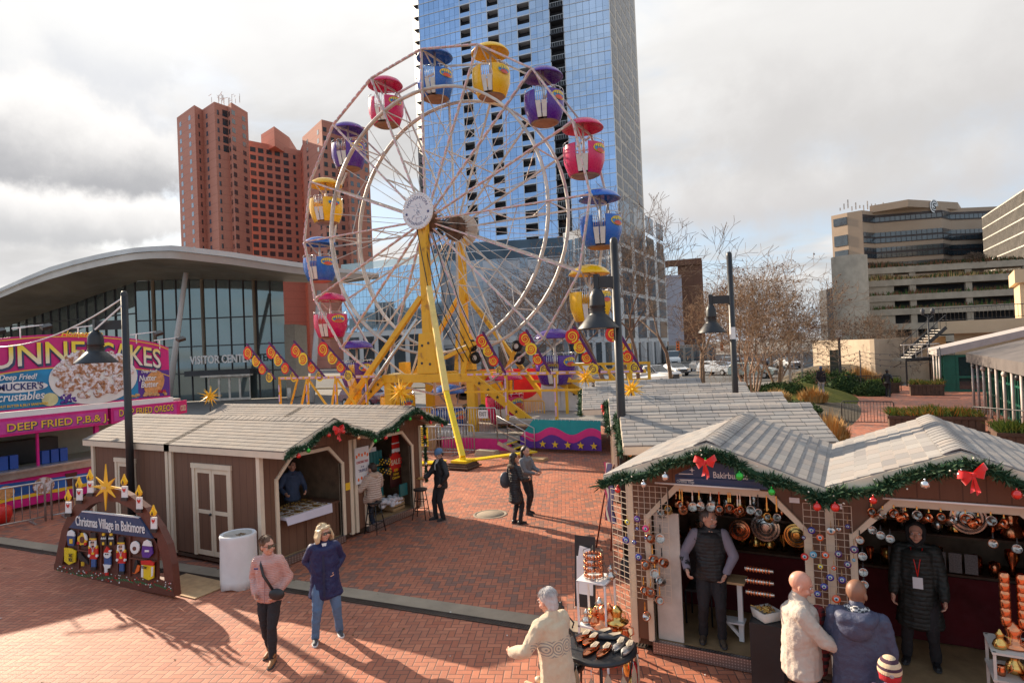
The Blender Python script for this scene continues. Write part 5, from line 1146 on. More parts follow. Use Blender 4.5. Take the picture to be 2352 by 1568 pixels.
m.box(5.12,50.4,.9,5.2,55,1.05); m.box(5.2,50.34,0,6.0,50.38,2.3); m.build('green_frame',mGFR,t,True)
m=M(); m.ext([(4.85,50.0,2.4),(4.85,50.0,2.85),(12.5,50.0,4.6),(12.5,50.0,4.2),(5.4,50,2.5)],(0,5.4,0)); m.build('sloping_roof',mat('pale_roof_panel',(.42,.37,.34),.6,var=.1),t,True)
for x,y in ((5.0,50.2),(5.0,51.7),(5.0,53.6),(8.9,50.2)): m=M(); m.cyl((x,y,0),(x,y,2.5),.07,n=10); m.build('pole',mPALE,t,True)
# --- planters, railings, posts
def planter(label,x0,y0,x1,y1,h,mm,seed):
    t=th('timber_planter',label,'planter',((x0+x1)/2,(y0+y1)/2,0),0,'timber planters on the brick walk'); m=M(); m.box(x0,y0,0,x1,y1,h); m.build('box',mDWOOD,t,True); m=M(); m.box(x0-.06,y0-.06,h-.12,x1+.06,y1+.06,h+.0); m.build('rim',mDWOOD,t,True)
    m=M()
    for i in range(int((x1-x0)/.22)): m.box(x0+i*.22,y0-.03,.05,x0+i*.22+.19,y0,h-.13)
    m.build('cladding',mDWOOD,t,True)
    rr=random.Random(seed); m=M()
    for i in range(int((x1-x0)*(y1-y0)*420)):
        c=V((rr.uniform(x0,x1),rr.uniform(y0,y1),h-.02)); hh=rr.uniform(.1,.36)*(1+.9*noise.noise(V((c.x*1.3,c.y,seed)))); d=V((rr.gauss(0,.16),rr.gauss(0,.16),hh)); m.cur=rr.randrange(len(mm)) if rr.random()<.8 else 0; w=V((.02,.01,0)); m.add([c-w,c+w,c+d*.6+w,c+d],[(0,1,2,3)],False)
    m.build('grasses',mm,t,True,kind='stuff')
planter('long timber planter of grasses beside the black railing',1.15,29.6,4.3,31.0,.72,[gE,gB,gD],1); planter('timber planter of grasses at the right edge',4.0,25.2,8,26.6,.72,[gE,gB],2)
planter('small timber planter by the stone wall, left',.9,49.3,2.6,50.2,.7,[gE,gB],3); planter('timber planter beside the farther glass pavilion',3.1,47.4,4.9,48.4,.7,[gE,gD,gB],4)
rail('iron_railing','black iron railing between the juniper and the long planter',(-.6,32.3,0),(1.45,32.2,0),1.05,mBLACK,16); rail('iron_railing','black iron railing in front of the glass pavilion',(4.0,30.2,0),(6.5,27.6,0),1.05,mBLACK,18)
rail('iron_railing','black railing by the string lights near the stone wall',(-.5,49.0,0),(1.0,49.2,0),1.2,mBLACK,12); rail('iron_railing','black railing behind the walking people',(1.1,51,0),(2.8,51.2,0),1.05,mBLACK,12)
for (x,y,h,b,lb) in ((*xy(1812,44,800),3.95,1,'tallest wooden post with a square white light box'),(*xy(1840,47,800),3.85,1,'slightly shorter wooden post with a square light box behind it'),(*xy(1928,44,800),3.9,1,'thin post with a small white box left of the stone wall')):
    t=th('light_post',lb,'light post',(x,y,0)); m=M(); m.box(-.08,-.08,0,.08,.08,h); m.build('post',mPALE if 'thin' not in lb else mDARK,t); m=M(); s_=.36 if 'thin' not in lb else .2; m.box(-s_,-s_,h,s_,s_,h+.55); m.build('light_box',mWHT2,t)
m=M(); cx_,cy_=xy(1917,45,850); m.box(cx_-.28,cy_-.1,0,cx_+.28,cy_+.2,3.0); tag(m.build('utility_cabinet',mat('weathered_green',(.07,.075,.055),.7,var=.3)),'tall weathered green cabinet beside the walking man','cabinet')
sl_=th('string_lights','sagging strings of bulbs in front of the stone wall','string lights',(-.2,48.5,0)); m=M(); m.cyl((.35,47.6,0),(.35,47.6,3.0),.04,n=6); m.cyl((5.0,49.8,0),(5.0,49.8,3.0),.04,n=6); m.build('pole',mDARK,sl_,True)
for j in range(3):
    A=V((-2.2,47.8,2.9-.25*j)); B=V((.35,47.6,2.9-.25*j)); C_=V((5.0,49.8,2.9-.3*j)); m=M(); pts=[]
    for (a,b) in ((A,B),(B,C_)):
        for i in range(9): f_=i/8; pts.append(a.lerp(b,f_)-V((0,0,.45*4*f_*(1-f_)*(.6+.3*j))))
    m.tube(pts,.012,4); 
    for p_ in pts[::1]: m.ball(p_-V((0,0,.06)),.04,5,4)
    m.build('bulb_string',mDARK,sl_,True)
m=M(); c=G(2108,868); 
lt=th('twin_lantern','black post with a twin lantern in front of the garage','street lamp',(*xy(2137,47,850),0)); m=M(); hh=zz(2137,722,47); m.cyl((0,0,0),(0,0,hh),.07,.05,8); m.build('post',mBLACK,lt)
for sx in(-1,1): m=M(); m.bar((0,0,hh-.2),(sx*.3,0,hh),.04); m.lathe([(.06,-.02),(.14,.1),(.16,.35),(.02,.5)],(sx*.32,0,hh),8); m.build('lantern',mDARK,lt)
# --- traffic lights
for (x,D,y0,lb) in ((1661,95,858,'yellow traffic light hanging over the crossroads'),(1560,88,860,'yellow traffic light beside the bare tree at the crossroads')):
    p=AD(x,862 if x>1600 else 858,D); q=AD(x,858-0,D); t=th('traffic_light',lb,'traffic light',(p.x+2.5,p.y,0)); z=zz(x,852-60 if x>1600 else 790,D)
    m=M(); m.cyl((0,0,0),(0,0,z+.6),.1,n=8); m.bar((0,0,z+.5),(-2.6,0,z+.5),.08); m.build('pole',mDARK,t); m=M(); m.box(-2.7,-.15,z-.9,-2.3,.15,z+.4); m.build('housing',mORG,t)
    for i in range(3): m=M(); m.cyl((-2.5,-.18,z-.65+i*.42),(-2.5,-.15,z-.65+i*.42),.13,n=10); m.build('lens',mBLACK,t)
# ================================================================ VISITOR CENTRE
vc=th('visitor_centre','glass visitor centre with a sweeping curved grey metal roof','building',(-58,44,0))
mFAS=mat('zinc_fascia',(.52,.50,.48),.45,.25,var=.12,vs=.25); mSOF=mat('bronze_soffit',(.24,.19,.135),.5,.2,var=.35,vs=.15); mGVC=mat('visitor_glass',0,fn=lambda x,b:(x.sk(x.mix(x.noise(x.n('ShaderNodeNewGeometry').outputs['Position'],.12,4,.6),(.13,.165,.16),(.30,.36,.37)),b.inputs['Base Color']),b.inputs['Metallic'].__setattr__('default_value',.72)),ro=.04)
top=[(-160,742,70),(-60,695,66),(0,662,63),(56,637,61),(112,614,59),(170,597,57),(225,584,55),(270,575,53.5),(309,569,52),(350,565.5,51),(394,563.5,50),(425,566,50),(534,579,52),(661,599,54.5),(780,616,57.5),(870,628,60)]
fh=[24,22.5,22,24,28,28,28,28,27.5,28,30,30,29,27,24,9]
A=[AD(x,y,D) for x,y,D in top]; B=[AD(x,y+h*.42,D) for (x,y,D),h in zip(top,fh)]; B2=[AD(x,y+h,D+.35) for (x,y,D),h in zip(top,fh)]
m=M(); m.strip(B,A,True); m.strip([p+V((.06,-.12,0)) for p in B],B,False); m.strip(B2,[p+V((-.05,.1,-.02)) for p in B],True); m.build('roof_fascia',mFAS,vc,True)
wl=[(-160,800,86),(-60,775,80),(0,756,75),(56,735,73),(112,715,71),(170,697,69),(225,676,67.5),(270,662,66.5),(309,650,65.5),(315,646,65),(394,642,65),(425,641,65),(534,643,65),(661,647,66),(780,652,68),(870,640,66)]
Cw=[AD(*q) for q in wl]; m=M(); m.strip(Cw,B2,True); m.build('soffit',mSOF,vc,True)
Bk=[V((p.x*1.35,p.y*1.35,p.z+2.0)) for p in A]; m=M(); m.strip(A,Bk,True); m.build('roof_deck',mFAS,vc,True)
cL,cC,cR=xy(-160,86,800),xy(315,65,780),xy(655,65.5,780)
def wall(Pa,Pb,zf,nu,rows,nm):
    f=Face(Pa,Pb); g=M(); fr_=M()
    for i in range(nu):
        u0,u1=f.L*i/nu,f.L*(i+1)/nu; t0,t1=zf(i/nu),zf((i+1)/nu); g.add([f.at(u0,0,0),f.at(u1,0,0),f.at(u1,t1,0),f.at(u0,t0,0)],[(0,1,2,3)],False); fr_.bar(f.at(u0,0,.05),f.at(u0,t0,.05),.10,.14)
    for z in rows:
        # the mullion follows only where the glass is taller than it
        us=[i/nu for i in range(nu+1) if zf(i/nu)>z+.3]
        if us: fr_.bar(f.at(f.L*min(us),z,.07),f.at(f.L*max(us),z,.07),.12,.12)
    g.build(nm,mGVC,vc,True); fr_.build('mullions',mDARK,vc,True); return f
zC=Cw[9].z; zs_=[Cw[i].z for i in range(10)]
def zfl(u): k=u*9; i=min(8,int(k)); return zs_[i]+(zs_[i+1]-zs_[i])*(k-i)
# resample left wall heights along the actual wall
fl_=Face(cL,cC)
def zleft(u):
    q=fl_.at(u*fl_.L,0); best=None
    us=[(V((c.x,c.y,0))-fl_.P).dot(fl_.d)/fl_.L for c in Cw[:10]]; E_=1.0
    for i in range(9):
        if us[i]<=u<=us[i+1]: return E_+Cw[i].z+(Cw[i+1].z-Cw[i].z)*(u-us[i])/(us[i+1]-us[i])
    return E_+(Cw[0].z if u<us[0] else Cw[9].z)
wall(cL,cC,zleft,26,(2.8,6.0,9.4),'glass_wall')
fW=wall(cC,cR,lambda u:zC+.25*u,11,(2.9,5.7,8.6),'glass_wall')
for u in (.12,.45,.80): m=M(); a=fW.at(fW.L*u,0,-.0); m.bar(fW.at(fW.L*u,3.8,.12),fW.at(fW.L*u,zC,.12),.25,.2); m.build('mullion_column',mSOF,vc,True)
m=M(); fW.slab(m,fW.L+.0,fW.L+1.1,0,7.6,-4,.25); m.build('stone_pier',mat('stone_pier',(.30,.26,.21),.8,var=.12),vc,True)
for (xb,yb,Db,xt,yt,Dt) in ((383,905,56,427,626,55),(715,905,56,733,668,58)):
    m=M(); b_=AD(xb,yb,Db); b_.z=0; m.cyl(b_,AD(xt,yt,Dt),.28,.2,12); m.build('slanted_column',mat('pale_column',(.47,.45,.43),.5,var=.06),vc,True)
u0=(V((*xy(487,65,880),0))-fW.P).dot(fW.d); u1=(V((*xy(580,65,880),0))-fW.P).dot(fW.d)
m=M(); fW.slab(m,u0-2.2,u1+.2,2.62,3.15,0,1.5); m.build('door_canopy',mDARK,vc,True); m=M(); fW.slab(m,u0-.6,u1+.2,2.45,2.64,.6,1.54); m.build('canopy_edge',mWHT2,vc,True)
for i in range(4):
    a=u0+(u1-u0)*i/4; b=u0+(u1-u0)*(i+1)/4; m=M(); fW.slab(m,a,a+.1,0,2.45,.9,1.0); fW.slab(m,b-.1,b,0,2.45,.9,1.0); fW.slab(m,a+.1,b-.1,2.3,2.45,.9,1.0); fW.slab(m,a+.1,b-.1,0,.22,.9,1.0); d_=m.build('door',mWHT2,vc,True); m=M(); fW.slab(m,a+.1,b-.1,.22,2.3,.93,.95); m.build('pane',mGVC,d_,True)
xd=fW.d if (fW.d.cross(V((0,0,1)))).dot(fW.n)>0 else -fW.d
txt('lettering','VISITOR CENTER',vc,AD(509,833,62.6),xd,(0,0,1),.8,mWHITE,w=6.1,th_=.2,bold=.03)
m=M(); m.cyl((*xy(664,62,900),0),(*xy(664,62,900),1.1),.18,n=10); tag(m.build('bollard',mWHT2),'pale bollard beside the visitor centre glass','bollard')
# ================================================================ FOOD TRAILER (front faces +X)
XT=-21.3; tr=th('food_trailer','pink and purple funnel cake trailer with a tall arched picture sign','food trailer',(XT-1,11,0))
m=M(); m.box(XT-2.4,4.5,.3,XT-.25,14.1,1.16); m.box(XT-2.4,4.5,1.16,XT-2.2,14.1,2.75); m.box(XT-2.4,4.5,2.7,XT-.3,14.1,2.8); m.build('trailer_body',mat('trailer_pale',(.35,.36,.30),.6,var=.1),tr,True)
def tq(y,z,o=0): return V((XT+o,y,z))
m=M(); ys=[3.5+i*10.0/30 for i in range(31)]; arc=lambda y:5.12-((y-10.3)/10)**2*3.9-((max(0,y-12.9))**2)*.2
m.strip([tq(y,2.89) for y in ys],[tq(y,arc(y)) for y in ys]); m.strip([tq(y,2.89,-.12) for y in ys],[tq(y,arc(y),-.12) for y in ys]); m.strip([tq(y,arc(y)) for y in ys],[tq(y,arc(y),-.12) for y in ys]); m.ext([tq(13.5,2.89),tq(13.5,arc(13.5)),tq(13.5,arc(13.5),-.12),tq(13.5,2.89,-.12)],(0,.02,0)); sg=m.build('picture_sign',mMAG,tr,True)
m=M(); m.strip([tq(y,2.95,.012) for y in ys],[tq(y,arc(y)-1.02,.012) for y in ys]); m.build('blue_field',mat('sign_blue',(.01,.22,.45),.4,var=.3,vs=1.2),sg,True)
m=M()
for o in (.06,1.0): m.strip([tq(y,arc(y)-o-.03,.02) for y in ys],[tq(y,arc(y)-o,.02) for y in ys])
m.build('gold_line',mGLD,sg,True)
m=M(); m.add([tq(12.4,2.95,.016),tq(13.5,2.95,.016),tq(13.5,3.85,.016),tq(12.4,3.9,.016)],[(0,1,2,3)],False); m.build('purple_field',mPURV,sg,True)
def aw(dz,y0): 
    def w(x,y): Y=y0+x; return (x,y+arc(Y)-arc(y0))
    return w
mFY=mat('letter_yellow',0,fn=lambda x,b:x.sk(x.mix(x.rng(x.sep(x.n('ShaderNodeNewGeometry').outputs['Position'])[2],4.2,4.75,1,0,True),(.92,.72,.06),(.80,.76,.64)),b.inputs['Base Color']))
for (s,yc,w) in (('FUNNEL',9.55,3.35),('CAKES',12.2,2.0)):
    for (dy,dz,o,mt_,bd_) in ((.03,-.05,.02,mNAVY,.05),(0,0,.035,mFY,.012)):
        txt('lettering' if o>.03 else 'letter_shadow',s,sg,tq(yc+dy,arc(yc)-.86+dz,o),(0,1,0),(0,0,1),.66,mt_,w=w,th_=.012,bold=bd_,warp=aw(0,yc))
m=M(); m.smooth=True; m.ext([tq(11.05+1.32*math.cos(a*PI/20),3.72+.83*math.sin(a*PI/20),.02) for a in range(40)],(.02,0,0)); m.build('plate_picture',mat('plate_white',(.75,.73,.70),.4,var=.05),sg,True)
mCK=mat('powdered_cake',0,ro=.85,fn=lambda x,b:(x.sk(x.mix(x.rng(x.noise(x.n('ShaderNodeNewGeometry').outputs['Position'],7.5,4,.6),.42,.58,0,1,True),(.42,.20,.10),(.78,.72,.74)),b.inputs['Base Color'])))
m=M(); rr=random.Random(8)
for i in range(230):
    a=rr.random()*2*PI; q=rr.random()**.5; m.ball(tq(11.05+1.15*q*math.cos(a),3.86+.74*q*math.sin(a),.05),(.05,.11*rr.uniform(.6,1.2),.09*rr.uniform(.6,1.2)),8,6)
m.build('cake_picture',mCK,sg,True)
for (s,yc,z,w,h,mt_,sh) in (('Deep Fried!',8.95,3.80,.95,.16,mWHITE,.3),('SMUCKER\'S',8.95,3.5,1.25,.2,mNAVT,0),('Uncrustables',8.85,3.2,1.5,.24,mWHITE,.2),('PEANUT BUTTER & JELLY SANDWICH',9.0,3.02,1.35,.07,mGLD,0),('Deep Fried!',12.78,3.80,.55,.10,mWHITE,.3),('Nutter',12.72,3.52,.6,.2,mWHITE,.2),('Butter',12.78,3.30,.6,.2,mWHITE,.2),('REAL',13.22,3.08,.3,.1,mRED,0),('Homemade',10.7,5.05,1.2,.18,mGLD,.3)):
    txt('lettering',s,sg,tq(yc,z,.045),(0,1,0),(0,0,1),h,mt_,w=w,th_=.01,bold=.02,shear=sh)
m=M(); m.ext([tq(8.95+.75*math.cos(a*PI/12),3.58+.16*math.sin(a*PI/12),.03) for a in range(24)],(.008,0,0)); m.build('white_oval',mWHITE,sg,True)
m=M(); m.ext([tq(12.95+.36*math.cos(a*PI/12),3.42+.42*math.sin(a*PI/12)+.1*math.cos(a*PI/12),.022) for a in range(24)],(.012,0,0)); m.build('biscuit_picture',mat('biscuit',(.62,.30,.11),.7,var=.3,vs=14),sg,True)
m=M(); 
for i in range(26): m.ball(tq(10.05+rr.random()*.4,3.02+rr.random()*.25,.03),(.02,.05,.05),6,4)
m.build('grape_picture',mPURV,sg,True)
m=M()
for i in range(20): m.ball(tq(12.15+rr.random()*1.2,3.0+rr.random()*.1,.03),(.02,.07,.05),6,4)
m.build('nut_picture',mat('peanut',(.55,.33,.14),.7,var=.2),sg,True)
m=M(); m.ext([tq(9.75+.22*math.cos(a*PI/8),3.15+.2*math.sin(a*PI/8),.024) for a in range(16)],(.01,0,0)); m.build('sandwich_picture',mat('bread',(.62,.58,.30),.7,var=.2),sg,True)
# awning fascia
m=M(); m.box(XT-.3,4.5,2.72,XT+.05,13.6,2.88); m.build('white_strip',mWHITE,tr,True)
for (y0,y1,s,w,c) in ((4.5,7.9,'CORN DOGS',2.6,6.2),(8.1,11.35,'DEEP FRIED P.B.& J.',2.75,9.98),(11.45,13.75,'DEEP FRIED OREOS',1.85,12.62)):
    m=M(); m.box(XT-.1,y0,2.2,XT+.1,y1,2.72); p_=m.build('fascia_panel',mMAG,tr,True)
    m=M(); m.box(XT+.1,y0+.08,2.27,XT+.112,y1-.08,2.63); m.build('purple_field',mat('panel_pink',(.55,.05,.30),.35,var=.2),p_,True)
    if y0<5: continue
    for (dy,dz,o,mt_,b_) in ((.02,-.02,.115,mNAVY,.05),(0,0,.122,mGLD,.012)): txt('lettering' if o>.12 else 'letter_shadow',s,p_,tq(c+dy,(2.42 if y0>11 else 2.34)+dz,o),(0,1,0),(0,0,1),.22,mt_,w=w,th_=.006,bold=b_)
m=M(); m.ext([tq(13.75,2.25,.1),tq(13.75,2.72,.1),tq(14.3,2.72,-.25),tq(14.3,2.25,-.25)],(-.05,0,0)); p_=m.build('fascia_panel',mMAG,tr,True)
txt('lettering','COLD',p_,tq(14.02,2.36,-.07)+V((.02,0,0)),(-.55,.85,0),(0,0,1),.2,mCREAM,w=.42,th_=.01,bold=.02)
m=M(); m.box(XT-.35,4.5,1.16,XT+.28,11.4,1.22); m.build('counter',mSTEEL,tr,True); m=M(); m.box(XT-.25,4.5,.95,XT+.1,13.6,1.16); m.build('counter_front',mSTEEL,tr,True)
ysk=[4.5+i*.3 for i in range(31)]
m=M(); m.strip([tq(y,.12,.02) for y in ysk],[tq(y,.95,.02) for y in ysk]); m.build('skirt',mMAG,tr,True)
m=M(); m.strip([tq(y,.42+.05*math.cos(y*2),.03) for y in ysk],[tq(y,.82+.06*math.sin(y),.03) for y in ysk]); m.build('skirt_blue',mat('skirt_blue',(.02,.12,.42),.4,var=.4,vs=1.5),tr,True)
m=M(); m.strip([tq(y,.33+.04*abs(math.sin(y*6)),.036) for y in ysk],[tq(y,.45,.036) for y in ysk]); m.build('skirt_scallop',mGLD,tr,True)
for y,r,mm in ((9.5,.26,mCK),(8.55,.2,mat('biscuit',0))): m=M(); m.ext([tq(y+r*1.1*math.cos(a*PI/12),.62+r*.95*math.sin(a*PI/12),.04) for a in range(24)],(.012,0,0)); m.build('food_picture',mm,tr,True)
m=M(); m.ext([tq(10.15,.45,.04),tq(10.35,.45,.04),tq(10.42,.85,.04),tq(10.08,.85,.04)],(.01,0,0)); m.build('cup_picture',mat('cola',(.10,.03,.02),.4),tr,True)
m=M(); m.box(XT-.12,8.05,1.22,XT-.05,8.12,2.3); m.box(XT-.12,9.4,1.22,XT-.05,9.46,2.3); m.box(XT-.12,11.0,.3,XT-.0,11.12,2.4); m.build('window_post',mMAG,tr,True)
for i,y in enumerate((8.35,8.6,8.85,9.65,9.9,10.15)): m=M(); m.box(XT-.3,y-.1,1.23,XT-.12,y+.1,1.62); tag(m.build('biscuit_box',mat('box_blue',(.015,.06,.28),.45)),f'{ORD[i]} blue biscuit box from the left on the trailer counter','box','blue boxes on the trailer counter')
m=M(); m.box(XT-1.8,5,1.2,XT-1.2,10.5,1.9); m.build('kitchen_equipment',mBLACK,tr,True)
for i,y in enumerate((8.2,9.35,10.9,12.7,13.5)):
    t_=th('floodlight',f'{ORD[i]} floodlight from the left on an arm above the picture sign','floodlight',(XT,y,arc(min(y,13.4))),0,'floodlights over the trailer sign'); m=M(); m.bar((0,-.5,.2),(.55,.05,.28),.035); m.bar((0,-.3,-.1),(0,-.3,.22),.03); m.build('arm',mWHITE,t_); m=M(); m.rbox((.6,.1,.22),(.2,.26,.1),.3,.4); m.build('lamp_head',mBLACK,t_)
# barricades in front of the trailer, red bin
B3=rail('crowd_barricade','leftmost steel crowd barricade in front of the food trailer',(-19.6,6.3,0),(-19.2,8.6,0),1.05,n=14,feet=True); rail('crowd_barricade','steel crowd barricade between the food trailer and the candle arch',(-19.2,8.75,0),(-18.6,11.0,0),1.05,n=14,feet=True)
m=M(); m.lathe([(.0,0),(.24,.02),(.3,.2),(.28,.4),(.15,.48),(0,.5)],(-20.3,8.0,0),14); m.lathe([(.0,0),(.2,.02),(.26,.2),(.2,.36),(0,.4)],(-20.2,7.5,0),14); o=m.build('sack',mRED); tag(o,'red covered bundle on the bricks behind the crowd barricade','bundle')
t=th('chalkboard','small chalkboard seen through the top of the candle arch','chalkboard',(-15.5,7.6,0)); m=M(); m.box(-15.7,7.6,1.1,-15.4,7.63,1.6); m.bar((-15.68,7.62,0),(-15.66,7.62,1.1),.03); m.bar((-15.42,7.62,0),(-15.44,7.62,1.1),.03); m.build('frame',mWOOD,t,True); m=M(); m.box(-15.67,7.59,1.14,-15.43,7.6,1.56); m.build('slate',mBLACK,t,True)
# wire to lamp
m=M(); a=AD(285,682,13.6); b=AX(0,797,XT+.5); m.tube([a.lerp(b,i/10)-V((0,0,.5*4*(i/10)*(1-i/10)*.5)) for i in range(11)],.018,5); tag(m.build('overhead_cable',mWHITE),'pale sagging cable from the lamp post to the food trailer','cable')
m=M(); m.bar(AD(285,697,13.6),AD(218,757,13.5),.03); tag(m.build('stay_rod',mWHITE),'white stay rod from the lamp post to its arm end','rod')
# ================================================================ VEHICLES
mTYR=mat('tyre',(.02,.02,.02),.8); mCGL=mat('car_glass',(.02,.025,.03),.06,0,1,var=0,coat=.5)
def car(name,label,p,rz,kind,col,L=4.6,Wd=1.85,Hh=1.65,group='vehicles on the street'):
    t=th(name,label,{'pickup_truck':'pickup truck','van':'van'}.get(name,'car'),(p[0],p[1],0),rz,group); mt=mat('paint_'+'_'.join(str(int(c*100)) for c in col),col,.28,.1,coat=.8,var=.03)
    hw=Wd/2; l=L/2
    if kind=='pickup': prof=[(-l,.5),(-l,1.15),(-.35*L/2*.4,1.18),(-.15,1.9),(.75,1.92),(1.45,1.3),(l-.1,1.22),(l,1.0),(l,.45)]
    elif kind=='van': prof=[(-l,.4),(-l,2.4),(-l+.2,2.55),(l-1.6,2.5),(l-.7,1.5),(l-.05,1.2),(l,.4)]
    elif kind=='sedan': prof=[(-l,.4),(-l,.95),(-l+.5,1.02),(-.9,1.42),(.3,1.44),(1.1,1.0),(l-.15,.85),(l,.6),(l,.35)]
    else: prof=[(-l,.4),(-l+.05,1.05),(-l+.35,Hh-.1),(-l+.7,Hh),(.3,Hh),(1.05,1.15),(l-.2,1.0),(l,.75),(l,.38)]
    m=M(); n=len(prof); top=max(z for _,z in prof); vs=[]
    for sx in (-1,1):
        for x,z in prof: vs.append((x,sx*(hw-(.16 if z>1.25 else 0)),z))
    m.add(vs,[tuple(range(n))[::-1],tuple(range(n,2*n))]+[(i,(i+1)%n,n+(i+1)%n,n+i) for i in range(n)],False); m.build('body',mt,t,bev=.07)
    ca={'pickup':(-.1,1.25,1.25,1.8),'van':(l-2.4,l-.85,1.6,2.3),'sedan':(-.95,.85,1.0,1.36)}.get(kind,(-l+.45,.9,1.08,Hh-.1)); x0,x1,z0,z1=ca
    for sx in (-1,1):
        m=M(); yy=sx*(hw-.13); m.ext([(x0+.05,yy,z0),(x1-.0,yy,z0),(x1-.45,yy+sx*-.02,z1),(x0+.2,yy+sx*-.02,z1)],(0,sx*.04,0)); m.build('side_window',mCGL,t)
    wz=[p for p in prof]; i=max(k for k in range(n-1) if prof[k][1]>=top-.06)
    a,b=prof[i],prof[i+1]; m=M(); ww=hw-.22; pa,pb=V((a[0],0,a[1])),V((b[0],0,b[1])); nn=V((-(pb.z-pa.z),0,pb.x-pa.x)).normalized(); nn=nn if nn.x>0 else -nn
    m.ext([pa.lerp(pb,.08)+V((0,-ww,0))+nn*.01,pa.lerp(pb,.95)+V((0,-ww-.08,0))+nn*.01,pa.lerp(pb,.95)+V((0,ww+.08,0))+nn*.01,pa.lerp(pb,.08)+V((0,ww,0))+nn*.01],nn*.03); m.build('windscreen',mCGL,t)
    for x in (-l+.85,l-.9):
        for sx in (-1,1): m=M(); m.lathe([(0,-.11),(.2,-.11),(.22,-.12),(.34,-.12),(.36,-.08),(.36,.08),(.34,.12),(.22,.12),(.2,.11),(0,.11)],(x,sx*(hw-.08),.36),16,'y'); w=m.build('wheel',mTYR,t); m=M(); m.cyl((x,sx*(hw+.03),.36),(x,sx*(hw+.05),.36),.2,n=12); m.build('rim',mSTEEL,w)
    for sx in (-1,1): m=M(); m.cbox((l-.02,sx*(hw-.32),.78 if kind!='pickup' else .95),(.12,.42,.16)); m.build('headlight',mCHR,t)
    m=M(); m.cbox((l+.0,0,.68 if kind!='pickup' else .85),(.08,1.0,.22 if kind!='pickup' else .4)); m.build('grille',mDARK,t); m=M(); m.cbox((l+.02,0,.45),(.14,Wd-.1,.18)); m.build('bumper',mCHR if kind=='pickup' else mDARK,t)
    return t
wh=(.72,.72,.72)
car('pickup_truck','white pickup truck with chrome grille behind the yellow truss',(-17.4,59.5),R_(-22),'pickup',wh,5.9,2.0)
car('car','silver crossover with two-tone doors on the street behind the middle roofs',(-14.0,75),R_(-28),'suv',(.55,.56,.57))
car('car','white saloon car just beyond the pickup truck',(-19.2,76),R_(-50),'sedan',wh); car('car','white hatchback queueing behind the silver crossover',(-15.3,90),R_(-75),'suv',wh)
car('car','dark grey saloon car to the left of the queueing white hatchback',(-17.8,84),R_(-60),'sedan',(.12,.13,.15)); car('car','pale SUV in the queue farther up the side road',(-16.2,104),R_(-78),'suv',(.5,.5,.5)); car('car','dark blue car beside the pale SUV up the side road',(-12.4,100),R_(-78),'sedan',(.03,.05,.10))
car('van','white delivery van parked under the bare trees up the side road',(-27.5,108),R_(-70),'van',wh,5.6,2.0); car('car','pale green car half hidden behind the middle lamp post',(-9.2,68),R_(-10),'suv',(.42,.48,.42)); car('car','white car far up the side road by the tall crape myrtle',(-7.5,88),R_(-60),'sedan',wh)
p=AD(842,893,49); car('car','burgundy car behind the yellow truss, left of the columns',(p.x,p.y),R_(-12),'suv',(.14,.012,.03),4.9,1.9,1.6); p=AD(862,868,58); car('car','white SUV above the burgundy car, left of the columns',(p.x,p.y),R_(20),'suv',wh,4.8,1.9,1.8)
car('car','grey car seen through the right-hand yellow truss',(-22.8,57),R_(-10),'suv',(.3,.3,.32)); car('car','white SUV seen below the purple gondola',(-29,62),R_(5),'suv',wh)
# ================================================================ CANDLE ARCH SIGN
ar=th('candle_arch_sign','brown wooden candle arch sign lettered Christmas Village in Baltimore','sign',(-12.5,6.6,0))
def az(x,y,o=0): p=AY(120*.91875+x/4.356*.91875,1140*.91875+y/4.356*.91875,6.6); return V((p.x,6.6-o,p.z))
mAR=mat('arch_brown',(.125,.035,.02),.5,var=.15,vs=4)
out=[(68,1280),(75,1165),(105,1000),(150,800),(215,640),(330,480),(450,400),(550,360),(660,342),(760,360),(890,430),(1060,560),(1210,770),(1300,960),(1350,1180),(1380,1525)]
inn=[(150,1270),(155,1165),(180,1000),(225,850),(300,705),(390,592),(470,525),(560,495),(660,487),(760,500),(900,570),(1000,655),(1105,800),(1190,960),(1245,1130),(1285,1500)]
A=[az(*p) for p in out]; B=[az(*p) for p in inn]; dd=V((0,.12,0))
m=M(); m.strip(B,A); m.strip([p+dd for p in A],[p+dd for p in B]); m.strip(A,[p+dd for p in A]); m.strip([p+dd for p in B],B); m.build('arch_frame',mAR,ar,True)
m=M(); m.ext([az(70,1165,.006),az(1355,1365,.006),az(1381,1527,.006),az(68,1282,.006)],(0,.13,0)); m.build('base_board',mAR,ar,True)
m=M(); m.ext([az(222,780),az(1190,890),az(1195,1345),az(222,1190)],(0,.04,0)); m.build('back_panel',mat('arch_panel',(.10,.03,.018),.55,var=.2,vs=4),ar,True)
m=M(); 
for a,b in (((345,1005),(470,1020)),((910,1090),(1190,1130))): m.ext([az(*a,.05),az(*b,.05),az(b[0],b[1]+14,.05),az(a[0],a[1]+14,.05)],(0,.06,0))
for x in (345,470,590,770,905): m.ext([az(x,790+(x-220)*.115,.03),az(x+9,790+(x-220)*.115,.03),az(x+9,1200+(x-220)*.15,.03),az(x,1200+(x-220)*.15,.03)],(0,.03,0))
m.build('dividers',mAR,ar,True)
bb=M(); bb.ext([az(388,592,.03),az(1008,662,.03),az(1155,888,.03),az(245,772,.03)],(0,.05,0)); bd2=bb.build('name_panel',mNAVY,ar,True)
m=M(); m.ext([az(388,590,.035),az(1008,660,.035),az(1010,668,.035),az(386,600,.035)],(0,.06,0)); m.build('white_edge',mWHITE,ar,True)
pL,pR=az(330,742,.04),az(1080,832,.04); xd=(pR-pL).normalized()
